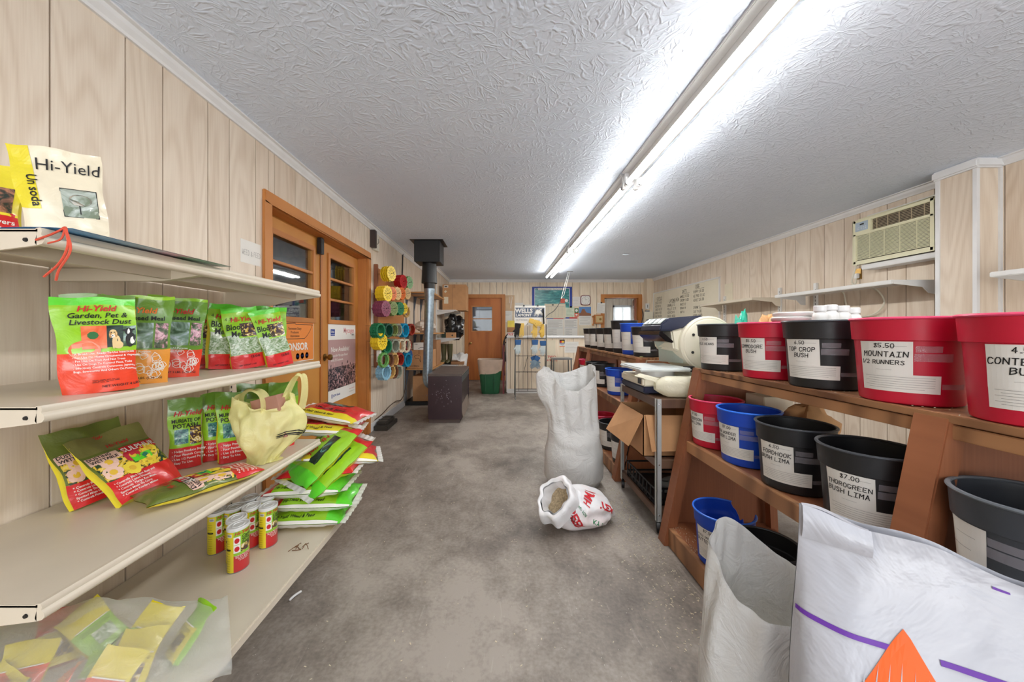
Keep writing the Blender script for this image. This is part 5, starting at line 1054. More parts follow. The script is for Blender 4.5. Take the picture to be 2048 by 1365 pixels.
p.text('HMT', b3t(.46, .95, 0, -.9), .050, -.05, 0, 0, 'l', .04); p.text('TEX', b3t(.68, .75, 0, .25), .052, -.04, 0, 0, 'l', .05); p.text('SEED', b3t(.30, -.15, 0, .5), .055, -.06, 0, 0, 'l', .05); p.text('MIXED FOR', b3t(.27, .30, 0, .3), .018, -.05, 0, 1, 'l', .02); p.text('KY 31', b3t(.55, -.1, 0, .4), .026, -.02, 0, 1, 'l', .02); p.text('BLUEGRASS', b3t(.16, -.1, 0, .55), .024, -.07, 0, 2, 'l', .02)
p.build('printed_lettering', [M_REDINK, M_GRNINK, M_BLKINK], t)
# spilled chaff on the concrete
M_CHAFF = mat('pale_chaff', (206, 194, 170), .9, var=.2); r = random.Random(11); b = MB()
for i in range(900):
    if i < 520: x, y = r.gauss(.80, .09), r.uniform(1.25, 2.8)
    elif i < 700: x, y = r.uniform(.55, .95), r.uniform(2.2, 2.75)
    else: x, y = r.uniform(-.8, .9), r.uniform(1.2, 3.6)
    if x > .90: x = .90 - r.random() * .05
    a = r.uniform(0, 6.28); L = r.uniform(.0015, .005); W = r.uniform(.0008, .002); c, s_ = cos(a), sin(a)
    V = [Vector((x + c * l - s_ * w_, y + s_ * l + c * w_, z)) for z in (.0006, .002) for l, w_ in ((-L, -W), (L, -W), (L, W), (-L, W))]
    b.add(V, [(4, 5, 6, 7), (0, 1, 5, 4), (1, 2, 6, 5), (2, 3, 7, 6), (3, 0, 4, 7)])
b.build('floor_chaff', M_CHAFF, kind='stuff', label='pale seed chaff spilled over the concrete along the right racks', cat='debris')
b = MB()
for i in range(420):
    q = i % 2; y = r.uniform(1.25, 2.02); x = fx(.1) + .02 + abs(r.gauss(0, .05)) if q else r.uniform(fx(.99) + .01, 1.5); z = .1025 if q else .9925; y = y if q else r.uniform(.6, 2.0)
    a = r.uniform(0, 6.28); L = r.uniform(.001, .003); c, s_ = cos(a), sin(a); V = [Vector((x + c * l - s_ * w_, y + s_ * l + c * w_, zz)) for zz in (z, z + .0015) for l, w_ in ((-L, -.001), (L, -.001), (L, .001), (-L, .001))]
    b.add(V, [(4, 5, 6, 7), (0, 1, 5, 4), (1, 2, 6, 5), (2, 3, 7, 6), (3, 0, 4, 7)])
b.build('shelf_chaff', M_CHAFF, kind='stuff', label='pale seed chaff scattered on the near rack shelves', cat='debris')
# ------------------------------------------------------------------ posters on the double doors
pf = plane((XD + .0025, 2.60, .955), (0, 1, 0), (0, 0, 1)); A = lambda u, v: pf(u, v, .0006); B = lambda u, v: pf(u, v, .0012)
p = MB().rect(pf, 0, 0, .58, .335, 0).rect(A, .006, .006, .574, .329, 1)
tn_ = [(.03, .20), (.055, .19), (.09, .19), (.30, .188), (.43, .188), (.47, .21), (.50, .235), (.53, .265), (.56, .305), (.30, .305), (.295, .315), (.15, .308), (.14, .295), (.06, .293), (.05, .255), (.04, .23), (.03, .20)]
p.line(B, tn_, .0045, 2)
for s_, v in (('Tennessee Dairy', .262), ('Producers', .232), ('Association', .203)): p.text(s_, B, .02, .29, v, 2, 'c', .01)
p.text('SPONSOR', B, .062, .295, .095, 0, 'c', .035)
for u, s_ in ((.33, '2016'), (.40, '2017'), (.47, '2018')): p.ell(A, u, .045, .026, .026, 0, 16); p.text(s_, B, .014, u, .039, 3, 'c')
p.build('sponsor_sign', [M_WHTINK, ink('sign_orange', (236, 140, 60)), M_BLKINK, M_BLUEINK], label='orange dairy association sponsor sign on the left leaf of the double doors', cat='sign')
PH_CROP = photo('photo_crop_rows', ((.38, (24, 26, 34)), (.5, (60, 56, 62)), (.56, (150, 110, 112)), (.62, (210, 170, 168))), 20, 3)
PY0, PY1, PZ0, PZ1 = 3.45, 4.10, .50, 1.275
pf = plane((XD + .0025, PY0, PZ0), (0, 1, 0), (0, 0, 1)); pw, ph = PY1 - PY0, PZ1 - PZ0
p = MB().rect(pf, 0, 0, pw, ph, 0).rect(A, 0, .125, pw, ph - .155, 1); p.rect(B, 0, .125, pw, .345, 2, 1, 1)
r = random.Random(5); C_ = lambda u, v: pf(u, v, .0016)
for k in range(90):
    u = r.uniform(.01, pw - .03); v = r.uniform(.13, .375); p.add([C_(u, v), C_(u + .012, v - .006), C_(u + .02, v + .012), C_(u + .008, v + .03)], [(0, 1, 2, 3)], (3, 3, 4)[k % 3])
    if k % 3 == 0: p.line(C_, [(u, v), (u + .02 * r.uniform(-1, 1), v - .03)], .004, 4)
p.rect(B, .05, ph - .10, .14, ph - .05, 5); p.text('Enlist', C_, .022, .095, ph - .085, 0, 'c', .02); p.rect(B, .05, ph - .115, .14, ph - .103, 5)
p.text('Mycogen', B, .055, pw - .04, ph - .085, 6, 'r', .02); p.text('SEEDS', B, .018, pw - .04, ph - .115, 3, 'r', .01)
p.text('Now Available!', C_, .05, .06, ph - .275, 0, 'l', .02); p.text('See us for Mycogen Brand', C_, .026, .06, ph - .325, 0, 'l', .01); p.text('Enlist E3 Soybeans.', C_, .026, .06, ph - .37, 0, 'l', .01)
p.text('DOW Seeds', B, .022, .10, .055, 5, 'l', .02); p.rect(B, .07, .045, .085, .085, 5); p.rect(B, pw - .17, .075, pw - .03, .079, 6); p.rect(B, pw - .17, .045, pw - .03, .048, 7)
p.build('seed_poster', [M_WHTINK, ink('poster_mauve', (186, 150, 148)), PH_CROP, ink('poster_dark', (40, 40, 50)), ink('poster_pink', (214, 170, 168)), M_BLUEINK, ink('poster_coral', (226, 150, 150)), M_GRAYINK], label='tall white and mauve seed poster on the right leaf of the double doors', cat='poster')
# ------------------------------------------------------------------ wall by the doors
t = thing('door_chime', 'brown and white chime box high on the left wall past the doors', 'chime', (XL, 4.40, 2.22)); MB().box((XL, 4.29, 2.21), (XL + .06, 4.36, 2.45 - .03)).build('brown_case', mat('dark_brown_plastic', (58, 44, 40), .5), t, bev=.004); MB().box((XL, 4.365, 2.20), (XL + .035, 4.52, 2.41)).build('white_case', mat('ivory_plastic', (226, 220, 204), .4), t, bev=.004)
MB().tube([(XL + .012, 4.45, 2.33), (XL + .04, 4.47, 2.35), (XL + .045, 4.47, 2.31), (XL + .036, 4.45, 2.28)], .003, 6).build('wire_loop', M_WIRE, t)
MB().tube(spl([(XL + .012, 5.70, 2.44), (XL + .012, 5.69, 2.3), (XL + .014, 5.66, 2.1), (XL + .012, 5.64, 1.9)], 5), .009, 8).build('black_cable', M_BLACK, smooth=True, label='short black cable running down the left wall from the ceiling', cat='cable')
MB().tube([(XL + .014, 5.79, .05), (XL + .014, 5.79, .95)], .012, 8).build('conduit', M_STEEL, label='thin grey conduit at the end of the left wall panelling', cat='pipe')
MB().tube(spl([(XL + .02, 4.40, .12), (XL + .022, 4.7, .135), (XL + .02, 5.0, .17), (XL + .024, 5.3, .18), (XL + .02, 5.6, .15), (XL + .03, 5.78, .30), (XL + .03, 5.79, .7)], 6), .006, 6).build('extension_cord', mat('brown_cord', (84, 64, 46), .6), smooth=True, label='brown cord running along the top of the left baseboard', cat='cord')
MB().box((XL, 4.29, 1.20), (XL + .0012, 4.37, 1.72)).build('paper_strip', M_PAPER, label='narrow strip of white paper between the doors and the plate board', cat='paper')
t = thing('bait_station', 'dark stepped plastic box on the floor against the left baseboard', 'box', (-1.45, 4.55, 0)); MB().box((-1.53, 4.36, 0), (-1.36, 4.78, .055)).build('base', mat('dark_olive_plastic', (54, 50, 44), .6), t, bev=.006); MB().box((-1.515, 4.40, .055), (-1.385, 4.74, .10)).build('lid', mat('dark_olive_plastic', (54, 50, 44), .6), t, bev=.012)
for y in (4.5, 4.64): MB().box((-1.52, y, .098), (-1.38, y + .012, .104)).build('rib', M_BLACK, t)
# ------------------------------------------------------------------ board of seed planter plates
t = thing('plate_board', 'wooden peg board on the left wall hung with coloured planter plates', 'board', (XL, 5.08, .78)); MB().box((XL + .003, 4.43, .78), (XL + .018, 5.76, 2.0)).build('panel', M_TRIMW, t); MB().box((XL + .003, 4.41, .76), (XL + .05, 4.44, 2.03)).build('edge_strip', M_RACK, t, bev=.003)
PC = {'yellow': (240, 206, 40), 'red': (186, 24, 30), 'green': (16, 120, 76), 'lime': (110, 170, 90), 'orange': (224, 106, 24), 'tan': (214, 172, 104), 'purple': (138, 66, 92), 'olive': (122, 140, 78), 'grey': (150, 156, 140), 'cyan': (0, 150, 196), 'rust': (160, 44, 30), 'cream': (230, 218, 190), 'blue': (14, 84, 150), 'brown': (120, 76, 54), 'dkgreen': (10, 80, 60), 'pale blue': (150, 200, 224)}
_pl = {}
def plate_mesh(c, ring):
    if (c, ring) in _pl: return _pl[(c, ring)]
    b = MB(); n = 48; ro = [.096 if i % 4 < 2 else .089 for i in range(n)]; ri = .070 if ring else .010; h = .009
    V = []; 
    for z in (-h / 2, h / 2):
        for rr in (None, ri):
            for i in range(n): a = 2 * PI * i / n; q = ro[i] if rr is None else rr; V.append((q * cos(a), q * sin(a), z))
    F = []
    for i in range(n):
        j = (i + 1) % n; F += [(i, j, 2*n+j, 2*n+i), (n+j, n+i, 3*n+i, 3*n+j), (2*n+i, 2*n+j, 3*n+j, 3*n+i), (j, i, n+i, n+j)]
    b.add(V, F, 0)
    if not ring:
        f = lambda u, v: Vector((u, v, h / 2 + .0008))
        for k in range(12): a = 2 * PI * k / 12; b.line(f, [(.032 * cos(a), .032 * sin(a)), (.068 * cos(a), .068 * sin(a))], .006, 1)
    else:
        for k in range(24): a = 2 * PI * k / 24; b.ell(lambda u, v: Vector((u, v, h / 2 + .0008)), .083 * cos(a), .083 * sin(a), .004, .004, 1, 6)
    me = bpy.data.meshes.new('planter_plate'); me.from_pydata(b.v, [], b.f); me.polygons.foreach_set('material_index', b.m); me.materials.append(mat('plate_' + c, PC[c], .4, var=.06)); me.materials.append(ink('plate_slot_' + c, tuple(v * .35 for v in PC[c]))); _pl[(c, ring)] = me; return me
AX = Vector((cos(R(-17)), sin(R(-17)), 0)); AQ = AX.to_track_quat('Z', 'Y')
rows = [('first', 547, ((782.7, 'yellow', 0, 4, .030, 1), (806.7, 'red', 0, 8, .013, 1), (819, 'lime', 0, 3, .014, .98))),
        ('second', 587, ((775, 'yellow', 0, 9, .013, 1), (785, 'orange', 0, 3, .016, .9), (795, 'tan', 0, 3, .014, .92), (804, 'orange', 0, 4, .014, .9), (815, 'tan', 0, 3, .014, .9))),
        ('third', 617, ((772, 'purple', 0, 10, .013, 1), (787.5, 'olive', 0, 5, .014, .95), (801, 'green', 0, 5, .014, .93), (809, 'yellow', 0, 2, .014, .8), (814, 'tan', 1, 3, .014, .85))),
        ('fourth', 652, ((761.5, 'green', 1, 8, .012, .9), (778, 'dkgreen', 1, 7, .014, .9), (789, 'olive', 1, 4, .014, .85), (797, 'grey', 1, 4, .014, .9), (811, 'cyan', 1, 6, .014, 1.02), (824, 'rust', 1, 5, .013, .95))),
        ('fifth', 683, ((764.5, 'yellow', 0, 8, .013, 1), (775, 'green', 1, 5, .014, .95), (791, 'grey', 1, 8, .013, .98), (804, 'cream', 1, 4, .016, 1), (814, 'cream', 1, 2, .016, 1.02), (817, 'rust', 1, 2, .016, .95))),
        ('sixth', 711, ((769, 'lime', 1, 3, .014, .92), (779, 'brown', 1, 3, .014, .95), (789, 'tan', 1, 6, .015, .98), (801, 'rust', 1, 6, .014, .92), (818, 'blue', 0, 5, .016, 1), (816.5, 'cyan', 1, 5, .018, 1.05))),
        ('lowest', 735, ((773, 'pale blue', 1, 7, .014, .98), (783, 'tan', 1, 4, .016, .9), (789, 'brown', 1, 3, .016, .92), (797, 'grey', 1, 4, .014, .92)))]
ORD = ['leftmost', 'second', 'third', 'fourth', 'fifth', 'sixth']
NTH = ['front', 'second', 'third', 'fourth', 'fifth', 'sixth', 'seventh', 'eighth', 'ninth', 'tenth']
for ri_, (rn, y, sts) in enumerate(rows):
    for si, (x, c, ring, n, sp, sc) in enumerate(sts):
        Xf = -1.30 if sc > 1 else -1.335; 
        if rn == 'fourth' and c == 'rust': Xf = -1.36
        Y = Xf * FPX / (x - VX); dy = {'tan': 3, 'red': 16, 'lime': 18, 'cyan': 1}.get(c, 0) if rn == 'first' else 0
        z = EYE - (y + dy - VY) * Y / FPX; F_ = Vector((Xf, Y, z)); kd = 'ring' if ring else 'disc'
        hk = thing('plate_hook', 'wire hook in the %s row holding the %s stack of plates from the left' % (rn, ORD[si]), 'hook', F_ + AX * .03, group='wire hooks of the plate board')
        bk = F_ - AX * ((F_.x - XL - .018) / AX.x); MB().tube([bk, F_ + AX * .035, F_ + AX * .04 + Vector((0, 0, .012))], .0022, 6).build('wire', M_WIRE, hk)
        zz = Vector((0, 0, -(.066 if ring else .006)))
        for k in range(n):
            o = bpy.data.objects.new('planter_plate', plate_mesh(c, ring)); COL.objects.link(o); FR[o.name] = Vector()
            o.location = F_ - AX * (k * sp) + zz * sc * .95 + Vector((0, .003 * sin(k * 2.1), .002 * cos(k * 3.3))); o.rotation_mode = 'QUATERNION'; o.rotation_quaternion = AQ; o.scale = (sc, sc, 1)
            g = '%s %s plates, %s stack of the %s row' % (c, kd, ORD[si], rn)
            tag(o, '%s %s notched planter %s%s, %s stack of the %s row' % (NTH[k], c, kd, '' if k == 0 else ' counting from the front', ORD[si], rn), 'plate', g)
for i, (x, y) in enumerate(((758, 711), (768, 713))):
    Y = -1.40 * FPX / (x - VX); p_ = P(x, y, Y); t = thing('plate_packet', 'small white-labelled packet hanging low on the plate board, %s of two' % ('left' if i == 0 else 'right'), 'packet', p_ - Vector((0, 0, .07)))
    MB().box((p_.x - .02, p_.y - .03, p_.z - .08), (p_.x + .02, p_.y + .03, p_.z + .06)).build('card', M_PAPER, t, bev=.004); MB().box((p_.x + .0202, p_.y - .022, p_.z - .05), (p_.x + .021, p_.y + .022, p_.z - .005)).build('printed_patch', M_BLKINK, t)
# ------------------------------------------------------------------ ceiling flue, stove pipe and heater
t = thing('stove_flue', 'black ceiling flue box with galvanised stove pipe running down to the heater', 'flue', (-1.02, 5.2, .5))
MB().box((-1.20, 5.02, 2.18), (-.84, 5.38, ZC)).build('ceiling_box', M_BLACK, t, bev=.006); MB().box((-1.25, 4.97, ZC - .006), (-.79, 5.43, ZC)).build('trim_plate', M_BLACK, t)
MB().lathe([(.108, 1.90), (.112, 1.90), (.112, 1.92), (.100, 2.18)], 28, 0, Matrix.Translation((-1.02, 5.2, 0))).build('black_collar', M_BLACK, t, smooth=True); MB().lathe([(.078, 1.82), (.082, 1.90), (.108, 1.905)], 28, 0, Matrix.Translation((-1.02, 5.2, 0))).build('black_reducer', M_BLACK, t, smooth=True)
MB().lathe([(.066, 1.70), (.078, 1.79), (.078, 1.825)], 28, 0, Matrix.Translation((-1.02, 5.2, 0))).build('increaser', M_GALV, t, smooth=True)
MB().tube([(-1.045, 5.2, .60), (-1.02, 5.2, 1.71)], .068, 28).build('pipe', M_GALV, t, smooth=True)
MB().tube(spl([(-1.045, 5.2, .62), (-1.045, 5.2, .55), (-1.03, 5.2, .47), (-.98, 5.2, .44), (-.93, 5.2, .435)], 5), .071, 24).build('elbow', M_GALV, t, smooth=True, ang=25)
M_HEAT = mat('brown_enamel', (56, 38, 44), .35, var=.25, sc=3); M_HEAT2 = mat('brown_enamel_top', (92, 80, 74), .5, var=.2, sc=6)
t = thing('gas_heater', 'low brown enamelled gas heater standing out from the left wall', 'heater', (-.715, 5.25, 0)); x0, x1, y0, y1 = -.945, -.50, 4.72, 5.80
MB().box((x0 + .01, y0 + .02, 0), (x1 - .03, y1 - .02, .06)).build('plinth', mat('heater_plinth', (84, 70, 66), .6), t); MB().box((x0, y0, .05), (x1, y0 + .02, .615)).build('end_panel', M_HEAT, t, bev=.004); MB().box((x0, y1 - .02, .05), (x1, y1, .615)).build('end_panel', M_HEAT, t, bev=.004); MB().box((x0, y0 + .02, .05), (x0 + .02, y1 - .02, .615)).build('back_panel', M_HEAT, t)
MB().box((x1 - .03, y0 + .02, .22), (x1 - .015, y1 - .02, .52)).build('front_panel', M_HEAT, t); MB().box((x0 - .004, y0 - .004, .615), (x1 + .002, y1 + .004, .645)).build('top', M_HEAT2, t, bev=.006)
MB().add([(x1 - .02, y0 + .04, .22), (x1 - .02, y1 - .04, .22), (x1 + .015, y1 - .04, .06), (x1 + .015, y0 + .04, .06)], [(0, 1, 2, 3), (3, 2, 1, 0)]).build('kick_deflector', mat('grey_brown_enamel', (124, 110, 100), .45), t)
for k in range(4): MB().box((x1 - .03, y0 + .02, .535 + k * .02), (x1 + .002, y1 - .02, .541 + k * .02)).build('louvre', M_STEEL, t)
MB().box((x1 - .028, y0 + .02, .52), (x1 - .022, y1 - .02, .615)).build('grille_back', M_BLACK, t)
r = random.Random(2); b = MB(); f = plane((x0, y0 - .0008, .05), (1, 0, 0), (0, 0, 1))
for k in range(46): b.ell(f, .2 + r.gauss(0, .075), .33 + r.gauss(0, .09), r.uniform(.001, .005), r.uniform(.002, .009), 0, 7)
b.build('paint_spots', mat('pale_scuff', (150, 140, 146), .6), t, kind='stuff')
# ------------------------------------------------------------------ corner shelving with boxes
t = thing('corner_shelving', 'raw wooden shelving in the left corner behind the stove pipe', 'shelving', (-1.3, 6.4, 0)); M_RAW = wood_panel('raw_pine', (206, 154, 96), (166, 112, 60), 8, .5)
for z in (.60, 1.185, 1.855): MB().box((XL + .005, 5.86, z - .025), (-1.10, 7.12, z)).build('board', M_RAW, t, bev=.002)
MB().box((XL + .005, 5.86, 0), (-1.05, 7.12, .06)).build('base_board', M_BLACK, t)
for y in (5.90, 6.45, 6.98):
    for z in (.60, 1.185, 1.855): MB().prism([(XL + .003, z - .30), (XL + .012, z - .30), (XL + .055, z - .04), (XL + .36, z - .034), (XL + .36, z - .026), (XL + .003, z - .026)], y, y + .02, 0, My).build('bracket', mat('blue_grey_bracket', (84, 92, 104), .5), t)
    MB().box((XL + .002, y - .004, .06), (XL + .014, y + .024, 1.85)).build('upright', mat('blue_grey_bracket', (84, 92, 104), .5), t)
def carton(name, label, a, b, m=None, prints=(), tape=True):
    t = thing(name, label, 'box', ((a[0] + b[0]) / 2, (a[1] + b[1]) / 2, a[2])); MB().box(a, b).build('carton', m or M_CARD, t, bev=.003)
    if tape: MB().box(((a[0] + b[0]) / 2 - .02, a[1] - .0008, b[2] - .07), ((a[0] + b[0]) / 2 + .02, b[1], b[2] + .0008)).build('tape', M_CARDD, t)
    if prints:
        p = MB(); f = plane((a[0], a[1] - .001, a[2]), (1, 0, 0), (0, 0, 1)); w_, h_ = b[0] - a[0], b[2] - a[2]
        for q in prints: q(p, f, w_, h_)
        p.build('print', [M_BLKINK, M_PAPER, M_REDINK, M_CREAMP], t)
    return t
carton('shipping_box', 'long brown box with line drawing on the corner shelving, low board', (-1.52, 5.88, .602), (-1.12, 6.30, .90), M_CARD, (lambda p, f, w, h: (p.line(f, [(.12, .2), (.17, .22), (.22, .2), (.22, .1), (.2, .16), (.14, .16), (.12, .2)], .005, 0), p.text('Wood Balance', f, .022, .02, .03, 0, 'l', .02)),))
carton('small_box', 'white box with a picture on top of the long brown box', (-1.42, 5.90, .903), (-1.20, 6.12, 1.02), M_PAPER, (lambda p, f, w, h: (p.text('Scale', f, .018, .02, .085, 0, 'l', .02), p.line(f, [(.08, .02), (.12, .04), (.17, .04), (.18, .02)], .006, 0), p.rect(f, .19, .02, .20, .09, 0)),), False)
carton('shipping_box', 'plain brown box behind the white boxed item on the corner shelving', (-1.40, 6.36, .602), (-1.12, 6.80, 1.05), M_CARDD)
carton('shipping_box', 'plain brown carton on the floor level under the corner shelving', (-1.43, 5.90, .062), (-1.08, 6.30, .47), M_CARD)
crumple('feed_sack', 'limp off-white sack lying on the upper corner board', 'sack', (-1.30, 6.25, 1.187), .17, .24, .105, woven('offwhite_cloth', (226, 214, 200)), 12, .25)
# ------------------------------------------------------------------ white wall shelves by the back door
def bshelf(label, z, y0, y1, xo):
    t = thing('wall_shelf', label, 'shelf', (XI, (y0 + y1) / 2, z)); MB().box((XI, y0, z - .02), (xo, y1, z)).build('board', M_SHELFW, t, bev=.003)
    for y in (y0 + .02, y1 - .04): MB().prism([(XI + .001, z - .10), (XI + .03, z - .10), (xo - .03, z - .03), (xo - .03, z - .021), (XI + .001, z - .021)], y, y + .006, 0, My).build('bracket', M_SHELFW, t)
bshelf('white shelf by the back door carrying the big brown box', 1.64, 7.2, 8.25, -.88); bshelf('white shelf by the back door with the black bin bag', 1.075, 7.2, 8.2, -.86); bshelf('low shelf by the back door under the rubber boots', .54, 7.2, 8.2, -.84)
carton('moving_box', 'big brown box on the white shelf left of the back door', (-1.19, 7.45, 1.642), (-.70, 7.95, 2.18), M_CARD, (lambda p, f, w, h: (p.rect(f, .03, h - .065, .12, h - .02, 1), p.rect(f, .045, h - .055, .10, h - .03, 0), p.rect(f, .03, .14, .12, .28, 3), p.poly(f, [(.03, h - .15), (.065, h - .12), (.095, h - .145), (.06, h - .18)], 3), p.line(f, [(.2, 0), (.2, h)], .003, 0)),))
crumple('bin_bag', 'bulging black bin bag hanging over the white shelf', 'bag', (-.98, 7.75, 1.02), .20, .22, .27, plast('black_polythene', (20, 20, 22), .25, .6), 21, .4, 36)
carton('small_box', 'small tan box with a diamond mark in front of the black bin bag', (-1.09, 7.24, 1.077), (-.90, 7.40, 1.185), M_CARD, (lambda p, f, w, h: p.poly(f, [(.11, .05), (.13, .072), (.15, .05), (.13, .028)], 0),), False)
carton('small_box', 'small dark green box left of the tan box on the white shelf', (-1.18, 7.26, 1.077), (-1.10, 7.40, 1.19), mat('dark_green_card', (44, 62, 50), .6), (), False)
M_BOOT = mat('olive_rubber', (78, 74, 44), .4, var=.25)
for i, x in enumerate((-1.155, -1.03)):
    t = thing('rubber_boot', 'tall olive rubber boot, %s of the pair by the back door' % ('left' if i == 0 else 'right'), 'boot', (x, 7.36, .545), group='olive rubber boots')
    MB().lathe([(.045, 0), (.05, .06), (.044, .12), (.056, .25), (.062, .385), (.058, .385), (.052, .25)], 20, 0, Matrix.Translation((x, 7.40, .565)), sx=1, sy=1.1).build('shaft', M_BOOT, t, smooth=True)
    fo = MB(); fo.grid(lambda a, q: Vector((x - (.02 if i else -.0) * q * 2 + (.046 + .006 * sin(q * 3)) * cos(a * 2 * PI) * sm(1.15, .75, q) * (1 if True else 1), 7.44 - .22 * q, .56 + max(0, (.05 * (1 - .35 * q)) * (1 + sin(a * 2 * PI)) * sm(1.1, .8, q)))), 18, 10, 0, cu=True); fo.build('foot', M_BOOT, t, smooth=True)
    MB().box((x - .05 - (.035 if i else 0), 7.215, .542), (x + .045, 7.46, .563)).build('sole', M_BLACK, t, bev=.008)
cl = MB(); cl.grid(lambda a, q: Vector((-.97 + .30 * a, 7.22 + .30 * q + .02 * sin(a * 9), .62 + .13 * q + .02 * sin(a * 7 + q * 4) - .12 * sm(.5, 1, a) * (1 - q) + .02 * nz(a * 6, q * 6))), 24, 16, 0); cl.build('white_cloth', woven('white_cotton', (232, 230, 226)), smooth=True, ang=80, label='white cloth bundled beside the rubber boots', cat='cloth')
MB().box((-.985, 7.2, .542), (-.72, 7.52, .60)).build('cloth_box', M_CARDD, bev=.004, label='low flat carton under the white cloth', cat='box')
# ------------------------------------------------------------------ trash can
t = thing('trash_can', 'green plastic bin with a beige liner in front of the back door', 'bin', (-.19, 7.05, 0)); M_BIN = mat('green_plastic', (38, 96, 62), .45)
def rr(hx, hy, z, n=40, e=5): return [Vector((-.19 + hx * math.copysign(abs(cos(2*PI*i/n)) ** (2/e), cos(2*PI*i/n)), 7.08 + hy * math.copysign(abs(sin(2*PI*i/n)) ** (2/e), sin(2*PI*i/n)), z)) for i in range(n)]
def loft(b, rings, m=0):
    n = len(rings[0]); V = [p for q in rings for p in q]; b.add(V, [(k*n+i, k*n+(i+1)%n, (k+1)*n+(i+1)%n, (k+1)*n+i) for k in range(len(rings)-1) for i in range(n)], m); return b
b = loft(MB(), [rr(.165, .15, .002), rr(.175, .16, .02), rr(.235, .20, .60), rr(.245, .21, .61), rr(.245, .21, .635), rr(.23, .195, .635), rr(.17, .15, .04)]); b.add(rr(.165, .15, .002), [tuple(range(40))[::-1]]); b.build('tub', M_BIN, t, smooth=True, ang=40)
for x in (-.09, .075): MB().box((-.19 + x - .004, 6.875, .06), (-.19 + x + .004, 6.93, .40)).build('rib', M_BIN, t)
def lin_(q, i, n=40):
    a = 2*PI*i/n; z = .665 - .25 * q + (.05 * cos(a - .3) * q) + .012 * sin(5 * a) * q; h = 1 + .012 * nz(cos(a) * 3, sin(a) * 3, q * 4); hx = (.176 + .072 * min(1, z / .62)) * h; hy = (.162 + .055 * min(1, z / .62)) * h
    return Vector((-.19 + hx * math.copysign(abs(cos(a)) ** .4, cos(a)), 7.08 + hy * math.copysign(abs(sin(a)) ** .4, sin(a)), z))
b = loft(MB(), [[lin_(q / 8, i) for i in range(40)] for q in range(9)]); loft(b, [rr(.17, .15, .30), rr(.232, .198, .64), [lin_(0, i) for i in range(40)]])
b.build('liner', mat('beige_liner', (196, 172, 152), .4), t, smooth=True, ang=60)
# ------------------------------------------------------------------ counter
t = thing('sales_counter', 'panelled sales counter with a white laminate top at the back', 'counter', (1.3, 7.35, 0)); KX0, KX1, KY0, KY1, KZ = .13, 2.45, 7.02, 7.62, 1.12
MB().box((KX0 + .02, KY0 + .02, 0), (KX1, KY1, KZ - .04)).build('carcass', M_GROOVE, t); MB().box((KX0 - .01, KY0 - .03, KZ - .045), (KX1, KY1, KZ)).build('worktop', M_WHITE, t, bev=.012); MB().box((KX0 + .01, KY0 + .005, 0), (KX1, KY0 + .02, .085)).build('toe_board', M_SHELFW, t)
for a, b_ in zip(*[(q := bounds(KX0, KX1, .2))[:-1], q[1:]]):
    if b_ - a > .012: MB().box((a + .003, KY0 + .008, .085), (b_ - .003, KY0 + .02, KZ - .045)).build('plank', M_PANEL2, t)
MB().box((KX0, KY0 + .01, .02), (KX0 + .02, KY1, KZ - .045)).build('end_panel', M_PANEL2, t); MB().box((KX0 - .004, KY0, .02), (KX0 + .012, KY0 + .03, KZ - .045)).build('corner_trim', M_SHELFW, t)
def sheet_on(name, label, cat, x0, y0, x1, y1, Y, art=None, m=None, mats=(), th=.0015, rot=0):
    a = P(x0, y1, Y); b_ = P(x1, y0, Y); w_, h_ = b_.x - a.x, b_.z - a.z; f0 = plane((a.x, Y - th, a.z), (1, 0, 0), (0, 0, 1))
    def f(u, v, k=0):
        c, s_ = cos(R(rot)), sin(R(rot)); u -= w_ / 2; v -= h_ / 2; return f0(w_ / 2 + u * c - v * s_, h_ / 2 + u * s_ + v * c, k)
    p = MB(); e = [f(0, 0), f(w_, 0), f(w_, h_), f(0, h_)]; p.add(e + [q + Vector((0, th - .0002, 0)) for q in e], [(0, 1, 2, 3), (7, 6, 5, 4), (0, 4, 5, 1), (1, 5, 6, 2), (2, 6, 7, 3), (3, 7, 4, 0)], 0)
    if art: art(p, lambda u, v: f(u, v, .001), lambda u, v: f(u, v, .002), w_, h_)
    return p.build(name, [m or M_PAPER, *mats], label=label, cat=cat)
def lines(n, mi, v0=.85, v1=.1, u0=.08, u1=.92, h=.012):
    def f(p, A, B, w_, h_):
        for i in range(n): v = v0 + (v1 - v0) * i / max(1, n - 1); p.rect(A, u0 * w_, v * h_, (u1 - .2 * (i % 3 == 2)) * w_, (v + h) * h_, mi)
    return f
K7 = KY0 + .007
def pay(p, A, B, w_, h_):
    p.text('TWO', A, .05, w_ * .62, h_ * .55, 1, 'c', .02); p.text('PAYMENTS', A, .042, w_ * .62, h_ * .47, 1, 'c', .02, 0, .8)
    for v in (.15, .25, .35): p.rect(A, 0.1 * w_, v * h_, .9 * w_, (v + .006) * h_, 2)
sheet_on('paper_banner', 'long cream paper with red lettering on the counter front', 'paper', 1090, 681, 1111, 760, K7, pay, M_CREAMP, (M_REDINK, M_GRAYINK))
def cards(p, A, B, w_, h_):
    p.rect(A, 0, h_ * .55, w_, h_, 1); p.ell(B, w_ * .36, h_ * .72, w_ * .26, h_ * .15, 2); p.ell(lambda u, v: B(u, v) - Vector((0, .0004, 0)), w_ * .64, h_ * .72, w_ * .26, h_ * .15, 3); p.rect(A, 0, h_ * .40, w_, h_ * .48, 4); p.text('VISA', A, h_ * .17, w_ / 2, h_ * .19, 4, 'c', .03, .2); p.rect(A, 0, 0, w_, h_ * .1, 5)
